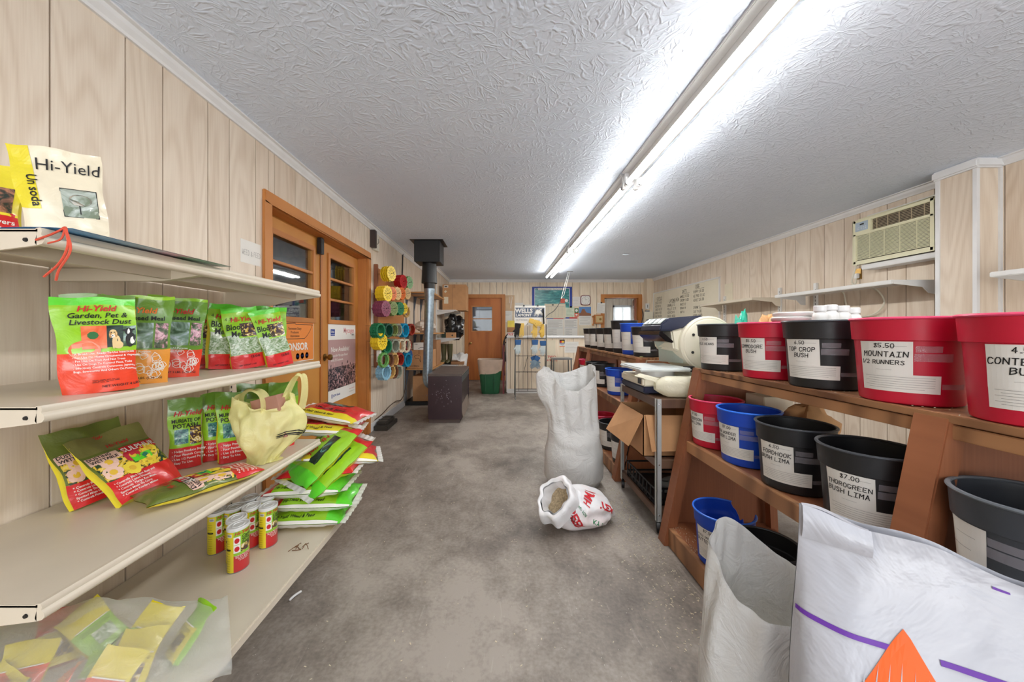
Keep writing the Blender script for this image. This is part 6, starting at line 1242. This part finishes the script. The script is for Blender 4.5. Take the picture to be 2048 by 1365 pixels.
sheet_on('card_sticker', 'payment card sticker on the counter front', 'sticker', 1119, 680, 1129.5, 694, K7, cards, M_PAPER, (M_BLKINK, M_REDINK, ink('card_gold', (240, 190, 50)), M_BLUEINK, M_ORGINK))
sheet_on('paper_notice', 'white notice on the counter front right of the payment sticker', 'notice', 1129, 684, 1157, 706, K7, lines(6, 1, .8, .25), M_PAPER, (M_GRAYINK,))
# things on the counter
t = thing('counter_box', 'yellow-topped brown display box on the left end of the counter', 'box', (.24, 7.2, KZ)); MB().box((.145, 7.08, KZ), (.30, 7.3, KZ + .17)).build('carton', M_CARDD, t, bev=.003); MB().box((.15, 7.12, KZ + .17), (.30, 7.28, KZ + .30)).build('yellow_back', mat('yellow_card', (224, 206, 90), .6), t)
sheet_on('counter_sign', 'small white sign with red letters on the left end of the counter', 'sign', 1013.5, 665.5, 1030, 671.6, 7.05, lambda p, A, B, w_, h_: (p.text('FREE', A, h_ * .7, .01, h_ * .15, 1, 'l', .03), p.line(A, [(w_ * .72, h_ * .2), (w_ * .85, h_ * .7), (w_ * .97, h_ * .25)], .006, 2)), M_PAPER, (M_REDINK, M_BLKINK), .006)
hb = thing('hose_bundle', 'black hose and cords hanging at the left end of the counter', 'cord', (.09, 7.0, .5))
for k, (x, z0, z1) in enumerate(((.07, .35, 1.10), (.09, .62, 1.16), (.055, .5, 1.0))): MB().tube(spl([(x + .06, 7.0, z1), (x, 6.985, z1 - .10), (x - .02 + .03 * k, 6.98, (z0 + z1) / 2), (x + .02, 6.985, z0)], 5), .010, 8).build('cord', M_BLACK, hb, smooth=True)
MB().box((.05, 6.96, 0), (.085, 6.995, .95)).build('measuring_stick', mat('dark_red_paint', (110, 40, 44), .5), label='dark red stick leaning on the left end of the counter', cat='stick')
# stool
t = thing('metal_stool', 'grey steel stool frame standing before the counter', 'stool', (1.15, 6.75, 0)); MB().box((.965, 6.58, .685), (1.325, 6.90, .715)).build('seat', M_STEEL, t, bev=.006)
for x in (.985, 1.305):
    for y in (6.60, 6.88): MB().tube([(x, y, .69), (x + (.015 if x > 1.1 else -.015), y, 0)], .013, 8).build('leg', M_STEEL, t, smooth=True)
for y in (6.60, 6.88): MB().tube([(.98, y, .28), (1.31, y, .28)], .008, 8).build('stretcher', M_STEEL, t)
# ------------------------------------------------------------------ glove display stand
GY = 6.5; t = thing('glove_stand', 'wire display stand with a blue-grey sign and work gloves', 'stand', (.55, GY, 0)); gx0, gx1 = .275, .835
for x in (gx0, gx1):
    MB().tube([(x, GY, 0), (x, GY, 1.33)], .010, 8).build('upright', M_STEEL, t, smooth=True); MB().tube([(x, GY, .015), (x, GY - .14, .008)], .010, 8).build('foot', M_STEEL, t); MB().tube([(x, GY + .02, .9), (x, GY + .30, .012)], .008, 8).build('rear_strut', M_STEEL, t)
BARS = [1.33, 1.075, .765, .475, .125, .165]
for z in BARS:
    MB().tube([(gx0, GY, z), (gx1, GY, z)], .006, 6).build('cross_bar', M_WIRE, t)
    if z > .4:
        for k in range(4): x = gx0 + .07 + k * .14; MB().tube([(x, GY, z), (x, GY - .13, z + .005), (x, GY - .14, z + .02)], .0035, 6).build('peg', M_WIRE, t)
MB().tube([(.34, GY + .004, .13), (.34, GY + .004, 1.3)], .004, 6).build('wire', M_WIRE, t); MB().tube([(.50, GY + .004, .13), (.50, GY + .004, 1.3)], .004, 6).build('wire', M_WIRE, t); MB().tube([(.43, GY + .008, .475), (.50, GY + .008, .76)], .004, 6).build('wire', M_WIRE, t)
def sgn(p, A, B, w_, h_):
    p.rect(A, w_ * .025, h_ * .40, w_ * .965, h_ * .90, 1); p.text('WELLS', B, h_ * .215, w_ * .30, h_ * .645, 0, 'c', .05); p.text('LAMONT', B, h_ * .14, w_ * .30, h_ * .455, 0, 'c', .045)
    mule = [(.62, .95), (.67, .80), (.71, .77), (.75, .80), (.79, .85), (.90, .86), (.84, .74), (.90, .60), (.92, .53), (.88, .50), (.85, .54), (.83, .60), (.79, .57), (.75, .45), (.72, .46), (.74, .58), (.69, .56), (.66, .47), (.63, .48), (.66, .66), (.68, .72)]
    p.line(B, [(u * w_, v * h_) for u, v in mule + mule[:1]], .006, 0); p.poly(B, [(u * w_, v * h_) for u, v in ((.68, .74), (.66, .50), (.72, .56), (.76, .50), (.80, .58), (.90, .53), (.90, .60), (.84, .72), (.75, .79))], 0)
    p.line(B, [(.62 * w_, .93 * h_), (.69 * w_, .74 * h_)], .018, 0); p.line(B, [(.89 * w_, .85 * h_), (.80 * w_, .76 * h_)], .018, 0)
    p.text('OUTWORKS other gloves', B, h_ * .10, w_ * .04, h_ * .22, 2, 'l', .005, 0, .82)
sg = sheet_on('sign_board', None, None, 1029, 612, 1091, 651, GY - .016, sgn, M_PAPER, (ink('slate_blue', (84, 96, 118)), M_GRAYINK), .006); sg.parent = t; sg.location = sg.location - t.location
for x in (.43, .68): MB().box((x - .012, GY - .03, 1.655), (x + .012, GY - .008, 1.685)).build('clip', M_BLACK, t)
GLO = [(-.035, 0), (-.04, .09), (-.045, .11), (-.078, .15), (-.072, .168), (-.045, .155), (-.046, .175), (-.044, .235), (-.034, .24), (-.027, .182), (-.022, .25), (-.009, .253), (-.004, .184), (.003, .25), (.016, .248), (.018, .182), (.026, .228), (.037, .226), (.042, .16), (.04, .09), (.035, 0)]
def glove(label, px, py, hgt, c1, c2=None, rz=0, yoff=0, ry=0, flip=1, grp='work gloves on the display stand'):
    top = P(px, py, GY - .10 + yoff); s_ = hgt / .253
    t = thing('work_glove', label, 'glove', top, (0, R(ry), R(rz)), grp, local=True)
    for nm, lo, hi, m in (('hand', .085, .26, c1), ('cuff', -.01, .085, c2 or c1)):
        pts = []
        if nm == 'hand': pts = [(-.041, .085)] + [q for q in GLO if q[1] > .085] + [(.041, .085)]
        else: pts = [(-.038, 0), (-.044, .086), (.044, .086), (.038, 0)] if not c2 else [(-.055, 0), (-.046, .088), (.046, .088), (.055, 0)]
        b = MB(); b.prism([(x * s_ * flip, -y * s_) for x, y in pts], -.014, .014, 0, Matrix(((1, 0, 0, 0), (0, 0, 1, 0), (0, 1, 0, 0), (0, 0, 0, 1)))); b.build(nm, m, t, bev=.007, smooth=True, ang=60)
    return t
LY = mat('yellow_leather', (226, 188, 90), .6, bump=.2); LB = mat('black_knit', (30, 30, 34), .8); LU = mat('blue_canvas', (54, 98, 150), .8); LW = mat('pale_suede', (200, 212, 214), .8)
glove('black-backed yellow glove at the top left of the display stand', 1036, 647, .26, LB, LB, 0, .02, 6); glove('yellow glove behind the black-backed glove, top left of the stand', 1042, 647, .265, LY, LY, 0, .06, -3)
glove('yellow leather glove with its palm showing, top row of the stand', 1070, 649, .25, LY); glove('yellow leather glove at the top right of the stand, seen sideways', 1084.5, 648, .25, LY, None, 35, .01); glove('yellow glove lying across the top row of the stand', 1058, 641, .26, LY, None, 0, -.02, -72)
glove('blue and white canvas glove at the left of the middle row of the stand', 1036, 680, .27, LW, LU, 10); glove('blue-cuffed white glove in the centre of the middle row of the stand', 1070, 680, .27, LW, LU); glove('blue-cuffed white glove at the right of the middle row of the stand', 1086, 682, .265, LW, LU, 0, .01)
glove('blue-grey glove hanging lowest on the stand, tilted left', 1076, 713, .25, mat('blue_grey_suede', (130, 152, 168), .8), LU, 0, 0, 28); glove('blue-grey glove hanging lowest on the stand, tilted right', 1066, 713, .25, mat('blue_grey_suede', (130, 152, 168), .8), LU, 0, .03, -24, -1)
# ------------------------------------------------------------------ notices on the back wall
YW = YB
def bluep(p, A, B, w_, h_):
    p.rect(A, w_ * .06, 0, w_ * .94, h_ * .93, 2); p.rect(B, w_ * .072, h_ * .0, w_ * .928, h_ * .91, 1); C = lambda u, v: B(u, v) - Vector((0, .0006, 0)); p.rect(C, w_ * .15, h_ * .84, w_ * .84, h_ * .95, 2); p.text('Purina Research Center, Gray Summit, Missouri', lambda u, v: C(u, v) - Vector((0, .0005, 0)), h_ * .055, w_ * .495, h_ * .87, 3, 'c', .01)
    p.rect(C, w_ * .71, h_ * .22, w_ * .82, h_ * .44, 4); p.ell(C, w_ * .86, h_ * .34, w_ * .04, h_ * .08, 2)
tt = NT('aerial_photo_print'); v = tt.coord(); PH_SEA = tt.out(tt.pr(tt.ramp(tt.noise(tt.scale(v, (5, 5, 22)), 1, 5, .6, .6), ((.35, (24, 104, 110)), (.55, (54, 150, 150)), (.7, (150, 205, 200)))), .3))
sheet_on('wall_poster', 'large blue-bordered poster with teal aerial picture on the back wall', 'poster', 1064, 574, 1144, 616, YW, bluep, ink('poster_blue', (38, 66, 160)), (PH_SEA, M_WHTINK, M_BLKINK, ink('sticker_red', (214, 96, 76))))
def cal(p, A, B, w_, h_):
    for i in range(1, 6): p.rect(A, w_ * i / 6, .1 * h_, w_ * i / 6 + .003, .8 * h_, 1)
    p.rect(A, .35 * w_, .88 * h_, .44 * w_, .96 * h_, 2); p.rect(A, 0.05 * w_, .8 * h_, .95 * w_, .81 * h_, 1)
sheet_on('wall_chart', 'cream ruled chart hung over the lower edge of the blue poster', 'chart', 1089, 608, 1131, 637, YW - .006, cal, M_CREAMP, (M_GRAYINK, M_BLKINK))
def notice(p, A, B, w_, h_):
    p.rect(A, 0, .93 * h_, w_ * .4, h_, 1); p.rect(A, .4 * w_, .93 * h_, w_, h_, 2); lines(9, 3, .84, .5)(p, A, B, w_, h_); p.rect(A, w_ * .05, .42 * h_, .95 * w_, .435 * h_, 1); lines(7, 3, .35, .06, .1, .6)(p, A, B, w_, h_)
sheet_on('laminated_notice', 'laminated notice with red and blue header above the counter, left of two', 'notice', 1093, 636, 1127, 672, YW, notice, M_PAPER, (M_BLUEINK, M_REDINK, M_GRAYINK), .003)
sheet_on('laminated_notice', 'laminated notice with red and blue header above the counter, right of two', 'notice', 1128, 635, 1155, 672, YW, notice, M_PAPER, (M_BLUEINK, M_REDINK, M_GRAYINK), .003)
sheet_on('paper_sheet', 'typed white sheet between the blue poster and the clock', 'paper', 1145, 594, 1161, 613, YW, lines(7, 1), M_PAPER, (M_GRAYINK,))
sheet_on('price_form', 'pale green ruled form on the back wall under the typed sheet', 'paper', 1132, 613, 1148, 634, YW, lines(7, 1, .88, .08), mat('pale_green_form', (216, 226, 204), .7), (M_GRNINK,))
sheet_on('round_emblem_sign', 'green square sticker with a white round emblem on the back wall', 'sticker', 1149, 617, 1157, 626, YW, lambda p, A, B, w_, h_: p.ell(A, w_ / 2, h_ / 2, w_ * .33, h_ * .33, 1), M_GRNINK, (M_WHTINK,)); sheet_on('square_sticker', 'red square sticker with a white emblem under the green one', 'sticker', 1149, 626, 1157, 634, YW, lambda p, A, B, w_, h_: p.ell(A, w_ / 2, h_ / 2, w_ * .3, h_ * .22, 1), ink('sticker_red', (214, 96, 76)), (M_WHTINK,))
def pic(p, A, B, w_, h_): p.rect(A, 0, h_ * .52, w_, h_, 1); p.poly(B, [(0, h_ * .52), (w_, h_ * .52), (w_, h_ * .62), (w_ * .6, h_ * .7), (w_ * .45, h_ * .88), (w_ * .25, h_ * .86), (w_ * .15, h_ * .68), (0, h_ * .64)], 2); lines(5, 3, .42, .08)(p, A, B, w_, h_); p.rect(B, 0, .5 * h_, w_, .52 * h_, 3)
sheet_on('wall_calendar', 'calendar with a red rock desert picture on the back wall', 'calendar', 1158, 614, 1182, 651, YW, pic, M_PAPER, (ink('sky_blue', (96, 140, 196)), ink('rock_brown', (146, 96, 66)), M_GRAYINK))
sheet_on('paper_sheet', 'cream sheet low on the back wall behind the counter', 'paper', 1157, 652, 1186, 672, YW, None, M_CREAMP)
sheet_on('paper_sheet', 'white sheet on the back wall beside the back door', 'paper', 1005, 622, 1024, 645, YW - .01, lines(3, 1, .8, .6), M_PAPER, (M_GRAYINK,)); sheet_on('paper_sheet', 'narrow cream sheet low on the back wall next to the back door', 'paper', 1007, 645, 1013, 680, YW, None, M_CREAMP)
t = sheet_on('clear_pouch', 'wrinkled clear pouch of papers hanging right of the back door', 'pouch', 1008, 591, 1029, 622, YW - .012, lambda p, A, B, w_, h_: [p.line(A, [(w_ * a, h_ * b), (w_ * c, h_ * d)], .006, 1) for a, b, c, d in ((.7, .95, .6, .2), (.75, .6, .65, .1), (.5, .9, .55, .5), (.8, .9, .72, .5))], mat('tan_pouch', (196, 160, 116), .3), (M_WHTINK,), .004)
sheet_on('paper_sheet', 'small white sheet above the glove sign', 'paper', 1030, 606, 1047, 613, YW, None); sheet_on('paper_sheet', 'low white sheet right of the small one above the glove sign', 'paper', 1048, 609.5, 1064, 613.5, YW, None)
sheet_on('clipboard_sheet', 'tilted ruled sheet clipped left of the office doorway', 'paper', 1194, 606, 1210, 627, YW - .024, lambda p, A, B, w_, h_: (lines(8, 1, .8, .1)(p, A, B, w_, h_), p.rect(B, .4 * w_, .95 * h_, .6 * w_, 1.06 * h_, 2)), M_PAPER, (M_GRAYINK, M_BLACK), .004, -4)
sheet_on('note_slip', 'small white slip under the wall telephone', 'paper', 1198, 648, 1210, 655, YW, None)
c = P(1170.5, 601, YW); t = thing('wall_clock', 'white-faced clock with a rounded dark red rim on the back wall', 'clock', c)
def sq(r_, n=40, e=4.5): return [(r_ * math.copysign(abs(cos(2*PI*i/n)) ** (2/e), cos(2*PI*i/n)), r_ * math.copysign(abs(sin(2*PI*i/n)) ** (2/e), sin(2*PI*i/n))) for i in range(n)]
Mc = Matrix.Translation((c.x, YW, c.z)) @ Matrix.Rotation(R(90), 4, 'X'); MB().prism(sq(.124), .002, .035, 0, Mc).build('rim', mat('maroon_plastic', (110, 30, 44), .4), t, bev=.006); MB().prism(sq(.108), .0355, .037, 0, Mc).build('face', M_PAPER, t)
f = lambda u, v: Mc @ Vector((u, v, .0385)); b = MB()
for k in range(12): a = R(90 - 30 * (k + 1)); b.text(str(k + 1), f, .018, .085 * cos(a), .085 * sin(a) - .009, 0, 'c', .02)
b.build('numerals', M_BLKINK, t); MB().line(f, [(0, 0), (.038, .02)], .006, 0).build('hour_hand', M_BLKINK, t); MB().line(f, [(0, 0), (-.02, .065)], .004, 0).build('minute_hand', M_BLKINK, t)
t = thing('wall_telephone', 'old wooden wall telephone with its handset left of the office doorway', 'telephone', P(1197, 650, YW)); a, b_ = P(1188, 648, YW), P(1205, 630, YW); MB().box((a.x, YW - .07, a.z), (b_.x, YW, b_.z)).build('wooden_case', M_TRIMW, t, bev=.004); MB().box((a.x + .03, YW - .075, a.z + .03), (b_.x - .02, YW - .069, b_.z - .03)).build('dial_plate', mat('pale_brass_plate', (206, 180, 130), .4), t)
MB().lathe([(.03, 0), (.03, .008), (.022, .01)], 20, 0, Matrix.Translation((b_.x - .075, YW - .075, (a.z + b_.z) / 2)) @ Matrix.Rotation(R(90), 4, 'X'), cap1=True).build('dial', M_BRASS, t); h0 = P(1184, 650, YW); MB().tube([h0 + Vector((.01, -.05, -.02)), h0 + Vector((.02, -.05, .05)), h0 + Vector((.02, -.05, .15)), h0 + Vector((.01, -.05, .22))], [.024, .012, .012, .024], 10).build('handset', M_TRIMW, t, smooth=True)
MB().tube(spl([a + Vector((.05, -.03, 0)), a + Vector((.03, -.05, -.12)), a + Vector((.0, -.03, -.2))], 5), .004, 6).build('coiled_cord', M_WIRE, t)
t = thing('thermostat', 'small white thermostat on the corner post', 'thermostat', P(1294.5, 618, 8.65)); a, b_ = P(1290.5, 618.5, 8.645), P(1298, 607.5, 8.645); MB().box((a.x, 8.62, a.z), (b_.x, 8.65, b_.z)).build('case', M_SHELFW, t, bev=.004); MB().box(((a.x + b_.x) / 2 - .006, 8.616, a.z + .03), ((a.x + b_.x) / 2 + .006, 8.621, b_.z - .03)).build('gauge', M_BLKINK, t)
t = thing('time_clock', 'cream time recorder with papers on the corner post', 'recorder', P(1294, 648, 8.6)); a, b_ = P(1286, 648, 8.645), P(1303, 624, 8.645); MB().box((a.x, 8.56, a.z), (b_.x, 8.65, b_.z)).build('case', M_SCB, t, bev=.006); MB().box((a.x + .05, 8.553, a.z + .04), (a.x + .13, 8.561, a.z + .10)).build('card_slot', M_NAVY, t); MB().box((a.x + .03, 8.55, b_.z - .005), (a.x + .12, 8.6, b_.z + .03)).build('top_clip', M_STEEL, t)
MB().tube(spl([P(1284, 618, 8.6), P(1286, 632, 8.6), P(1283, 648, 8.6)], 5), .012, 8).build('hanging_cord', M_WIRE, label='dark cord hanging on the corner post beside the office doorway', cat='cord')
# ceiling plates, pull cord and the cable in front of the poster
t = thing('ceiling_hook_cord', 'ceiling hook with thin cords running down past the blue poster', 'cord', P(1140, 546, 7.3)); c = Vector((P(1140, 546, 7.62).x, 7.62, ZC)); MB().box((c.x - .06, 7.59, ZC - .008), (c.x + .06, 7.65, ZC)).build('plate', M_STEEL, t)
MB().tube([c, P(1128, 590, 7.6), P(1122, 598, 7.6)], .004, 6).build('cord', M_SHELFW, t); MB().tube([c + Vector((-.03, 0, 0)), P(1122, 598, 7.6), P(1118, 610, 7.6)], .004, 6).build('cord', M_SHELFW, t)
MB().tube(spl([P(1122, 598, 7.6), P(1117, 610, 7.4), P(1108, 622, 7.1), P(1096, 630, 6.8), P(1090, 638, 6.55), P(1089, 648, 6.5)], 6), .006, 8).build('black_cable', M_BLACK, t, smooth=True); MB().tube(spl([P(1086, 618, 6.42), P(1087, 632, 6.42), P(1088, 648, 6.42)], 5), .013, 8).build('hanging_handle', M_BLACK, t, smooth=True)
MB().box((2.02, 5.9, ZC - .006), (2.12, 5.96, ZC)).build('ceiling_plate', M_STEEL, label='tiny dark plate on the ceiling right of the strip lights', cat='plate')
# ------------------------------------------------------------------ right wall: whiteboard, shelves, air conditioner
WY0, WY1, WZ0, WZ1 = 6.05, 8.64, .92, 2.115
t = thing('whiteboard', 'big cream whiteboard with handwritten price lists on the right wall', 'whiteboard', (XR, 7.3, WZ0)); MB().box((XR - .012, WY0, WZ0), (XR, WY1, WZ1)).build('board', mat('whiteboard_cream', (232, 224, 202), .25, var=.02), t)
for a, b_ in (((WY0 - .012, WZ0 - .012), (WY0 + .012, WZ1 + .012)), ((WY1 - .012, WZ0 - .012), (WY1 + .012, WZ1 + .012)), ((WY0, WZ1 - .012), (WY1, WZ1 + .012)), ((WY0, WZ0 - .012), (WY1, WZ0 + .012))): MB().box((XR - .02, a[0], a[1]), (XR, b_[0], b_[1])).build('frame_strip', M_SHELFW, t)
f = plane((XR - .0135, WY1, WZ0), (0, -1, 0), (0, 0, 1)); b = MB(); W_ = WY1 - WY0
for u, vt, hd, rows_ in ((.10, 1.02, 'CATTLE', ['STEER 11.50', 'HEIFER 12', 'CREEP 10.75', 'GRAIN 9.00', 'SALT BLOCK', 'MIN PAK 18', 'CALF 16.50', 'MILK 72.00', 'HAY 6.00', 'OATS 9.50']), (.72, .92, 'LAYING HEN', ['CRUMBLE 13', 'PELLET 12.75', 'SCRATCH 10', 'CHICK 14.50', 'OYSTER 9']), (1.28, 1.06, 'OATS', ['WHOLE 10.50', 'CRIMP 11.00', 'RACE 12', 'BRAN 14', 'HAY 8']), (1.78, 1.10, 'DOG', ['PUPPY 28.00', 'HI PRO 32.50', 'ADULT 25.00', 'CHUNK 22', 'CAT 19.00', 'BIRD SEED'])):
    b.hand(hd, f, .06, u + .08, vt, 0, .12, 'l', .8); b.rect(f, u + .08, vt - .02, u + .36, vt - .015, 0)
    for i, s_ in enumerate(rows_): b.hand(s_, f, .045, u, vt - .09 - i * .078 - (.06 if i > 2 and hd == 'DOG' else 0), 0, .12, 'l', .85)
b.hand('MILO BLOCKS 15', f, .05, 1.14, .42, 1, .12, 'l', .8); b.build('handwriting', [M_BLKINK, ink('marker_red', (226, 110, 90))], t)
def rshelf(label, z, xo, y0, y1, m, posts):
    t = thing('wall_shelf', label, 'shelf', (XR, (y0 + y1) / 2, z)); MB().box((xo + .01, y0, z - .012), (XR - .03, y1, z)).build('deck', m, t); MB().box((xo, y0, z - .034), (xo + .014, y1, z + .002)).build('front_lip', m, t, bev=.005)
    for y in (y0 + .001, y1 - .007): MB().prism([(xo + .012, z - .032), (xo + .012, z - .003), (XR - .03, z - .003), (XR - .03, z - .12), (XR - .09, z - .11), (XR - .14, z - .06)], y, y + .006, 0, My).build('bracket', m, t)
    for y in posts:
        MB().box((XR - .03, y - .02, .9), (XR, y + .02, z + .13)).build('upright', M_SHELFW, t, bev=.003)
        s_ = MB()
        for k in range(int((z + .1 - .95) / .04)): s_.box((XR - .0308, y - .012, .95 + k * .04), (XR - .03, y - .006, .975 + k * .04))
        s_.build('slots', M_BLACK, t, kind='stuff')
rshelf('cream metal shelf on the right wall beside the whiteboard', 1.65, 3.30, 4.71, 5.95, M_SHELF, (5.90, 4.74)); rshelf('white metal shelf under the air conditioner on the right wall', 1.638, 3.30, 3.03, 4.33, M_SHELFW, (4.20,)); rshelf('white metal shelf end at the right edge of the photo', 1.60, 3.30, 1.2, 2.43, M_SHELFW, (2.35,))
MB().box((XR - .004, 5.72, 1.66), (XR, 5.92, 1.98)).build('brown_card', M_CREAMP, label='tan card pinned beside the whiteboard on the right wall', cat='card')
MB().box((XR - .02, 5.92, 1.20), (XR, 6.02, 1.36)).build('tag_card', M_PAPER, label='small printed card under the cream shelf beside the whiteboard', cat='card')
AX0, AY0, AY1, AZ0, AZ1 = 3.53, 2.93, 3.60, 1.865, 2.30
t = thing('air_conditioner', 'cream room air conditioner set through the right wall', 'air conditioner', (3.6, 3.26, AZ0)); M_AC = mat('cream_abs', (222, 218, 184), .4, var=.03); M_ACD = mat('grille_dark', (62, 52, 42), .7)
MB().box((AX0 + .04, AY0 + .01, AZ0 + .01), (XR, AY1 - .01, AZ1 + .02)).build('cabinet', M_AC, t); MB().box((AX0 + .02, AY0, AZ0), (AX0 + .045, AY1, AZ1)).build('grille_back', M_ACD, t)
fr = MB(); fr.box((AX0, AY0, AZ0), (AX0 + .045, AY0 + .03, AZ1)).box((AX0, AY1 - .03, AZ0), (AX0 + .045, AY1, AZ1)).box((AX0, AY0, AZ0), (AX0 + .045, AY1, AZ0 + .035)).box((AX0, AY0, AZ1 - .03), (AX0 + .045, AY1, AZ1)).box((AX0, AY0, AZ1 - .155), (AX0 + .04, AY1, AZ1 - .13)).box((AX0, AY1 - .175, AZ1 - .14), (AX0 + .04, AY1, AZ1)); fr.build('front_frame', M_AC, t, bev=.005)
for k in range(22): z = AZ0 + .043 + k * .0112; MB().box((AX0 + .004, AY0 + .03, z), (AX0 + .018, AY1 - .03, z + .0062)).build('louvre', M_AC, t)
for k in range(7): z = AZ1 - .122 + k * .0136; MB().box((AX0 + .012, AY0 + .03, z), (AX0 + .02, AY1 - .175, z + .004)).build('louvre', mat('tan_louvre', (176, 160, 130), .5), t)
for k in range(5): y = AY0 + .07 + k * .095; MB().box((AX0 + .008, y, AZ1 - .13), (AX0 + .014, y + .005, AZ1 - .03)).build('vane', mat('tan_louvre', (176, 160, 130), .5), t)
for k in range(4): y = AY0 + .12 + k * .13; MB().box((AX0 + .002, y, AZ0 + .04), (AX0 + .006, y + .004, AZ1 - .155)).build('grille_rib', M_AC, t)
MB().box((AX0 - .002, AY1 - .145, AZ1 - .112), (AX0 + .002, AY1 - .025, AZ1 - .025)).build('control_panel', mat('control_grey_blue', (168, 184, 198), .4), t); b = MB(); f = plane((AX0 - .003, AY1 - .025, AZ1 - .112), (0, -1, 0), (0, 0, 1)); b.rect(f, .045, .055, .085, .07, 0)
for u in (.02, .035, .06, .08, .1):
    for v in (.02, .035): b.ell(f, u, v, .004, .003, 1, 6)
b.build('keypad', [M_BLKINK, M_WHTINK], t)
MB().box((XR - .14, AY0, AZ0 - .055), (XR, AY1 - .05, AZ0 - .005)).build('trim_30', M_WHITE, bev=.006, **STR); MB().box((XR - .06, AY0 + .02, AZ1 + .02), (XR, AY1 - .03, AZ1 + .05)).build('trim_31', M_SHELFW, **STR)
t = thing('wall_outlet', 'uncovered brass wall outlet below the air conditioner', 'outlet', (XR, 3.70, 1.76)); MB().box((XR - .012, 3.68, 1.74), (XR, 3.74, 1.85)).build('plate', M_BRASS, t); MB().box((XR - .04, 3.69, 1.75), (XR - .012, 3.73, 1.80)).build('plug', M_SHELFW, t, bev=.004)
MB().tube(spl([(XR - .03, 3.71, 1.75), (XR - .04, 3.72, 1.69), (XR - .10, 3.8, 1.66), (XR - .02, 3.85, 1.60), (XR - .03, 3.80, 1.45), (XR - .03, 3.68, 1.36), (XR - .03, 3.52, 1.38), (XR - .03, 3.44, 1.48), (XR - .03, 3.50, 1.60), (XR - .06, 3.60, 1.655), (XR - .12, 3.66, 1.70), (AX0 + .05, 3.62, 1.86)], 8), .008, 8).build('power_cord', mat('cream_cord', (216, 210, 192), .5), smooth=True, label='cream power cord looping below the right wall shelf to the air conditioner', cat='cord')
for i, (y, h, c) in enumerate(((2.62, .20, 'red'), (2.56, .17, 'grey'), (2.50, .22, 'red'), (2.44, .19, 'white'))):
    MB().box((XR - .20, y, .62), (XR - .02, y + .045, .62 + h + .12)).build('catalogue', {'red': mat('red_spine', (190, 50, 60), .5), 'grey': mat('grey_spine', (90, 90, 100), .5), 'white': M_PAPER}[c], label='%s spined catalogue low on the right wall, %s' % (c, ('farthest', 'second farthest', 'second nearest', 'nearest')[i]), cat='book', group='catalogues seen under the rack top')
t = thing('low_wall_shelf', 'low cream shelf on the right wall seen through the near rack', 'shelf', (XR, 2.3, .62)); MB().box((3.40, 1.6, .60), (XR, 2.95, .62)).build('deck', M_SHELF, t)
for y in (1.65, 2.9): MB().box((3.45, y, .0), (XR, y + .02, .60)).build('bracket', M_SHELF, t)
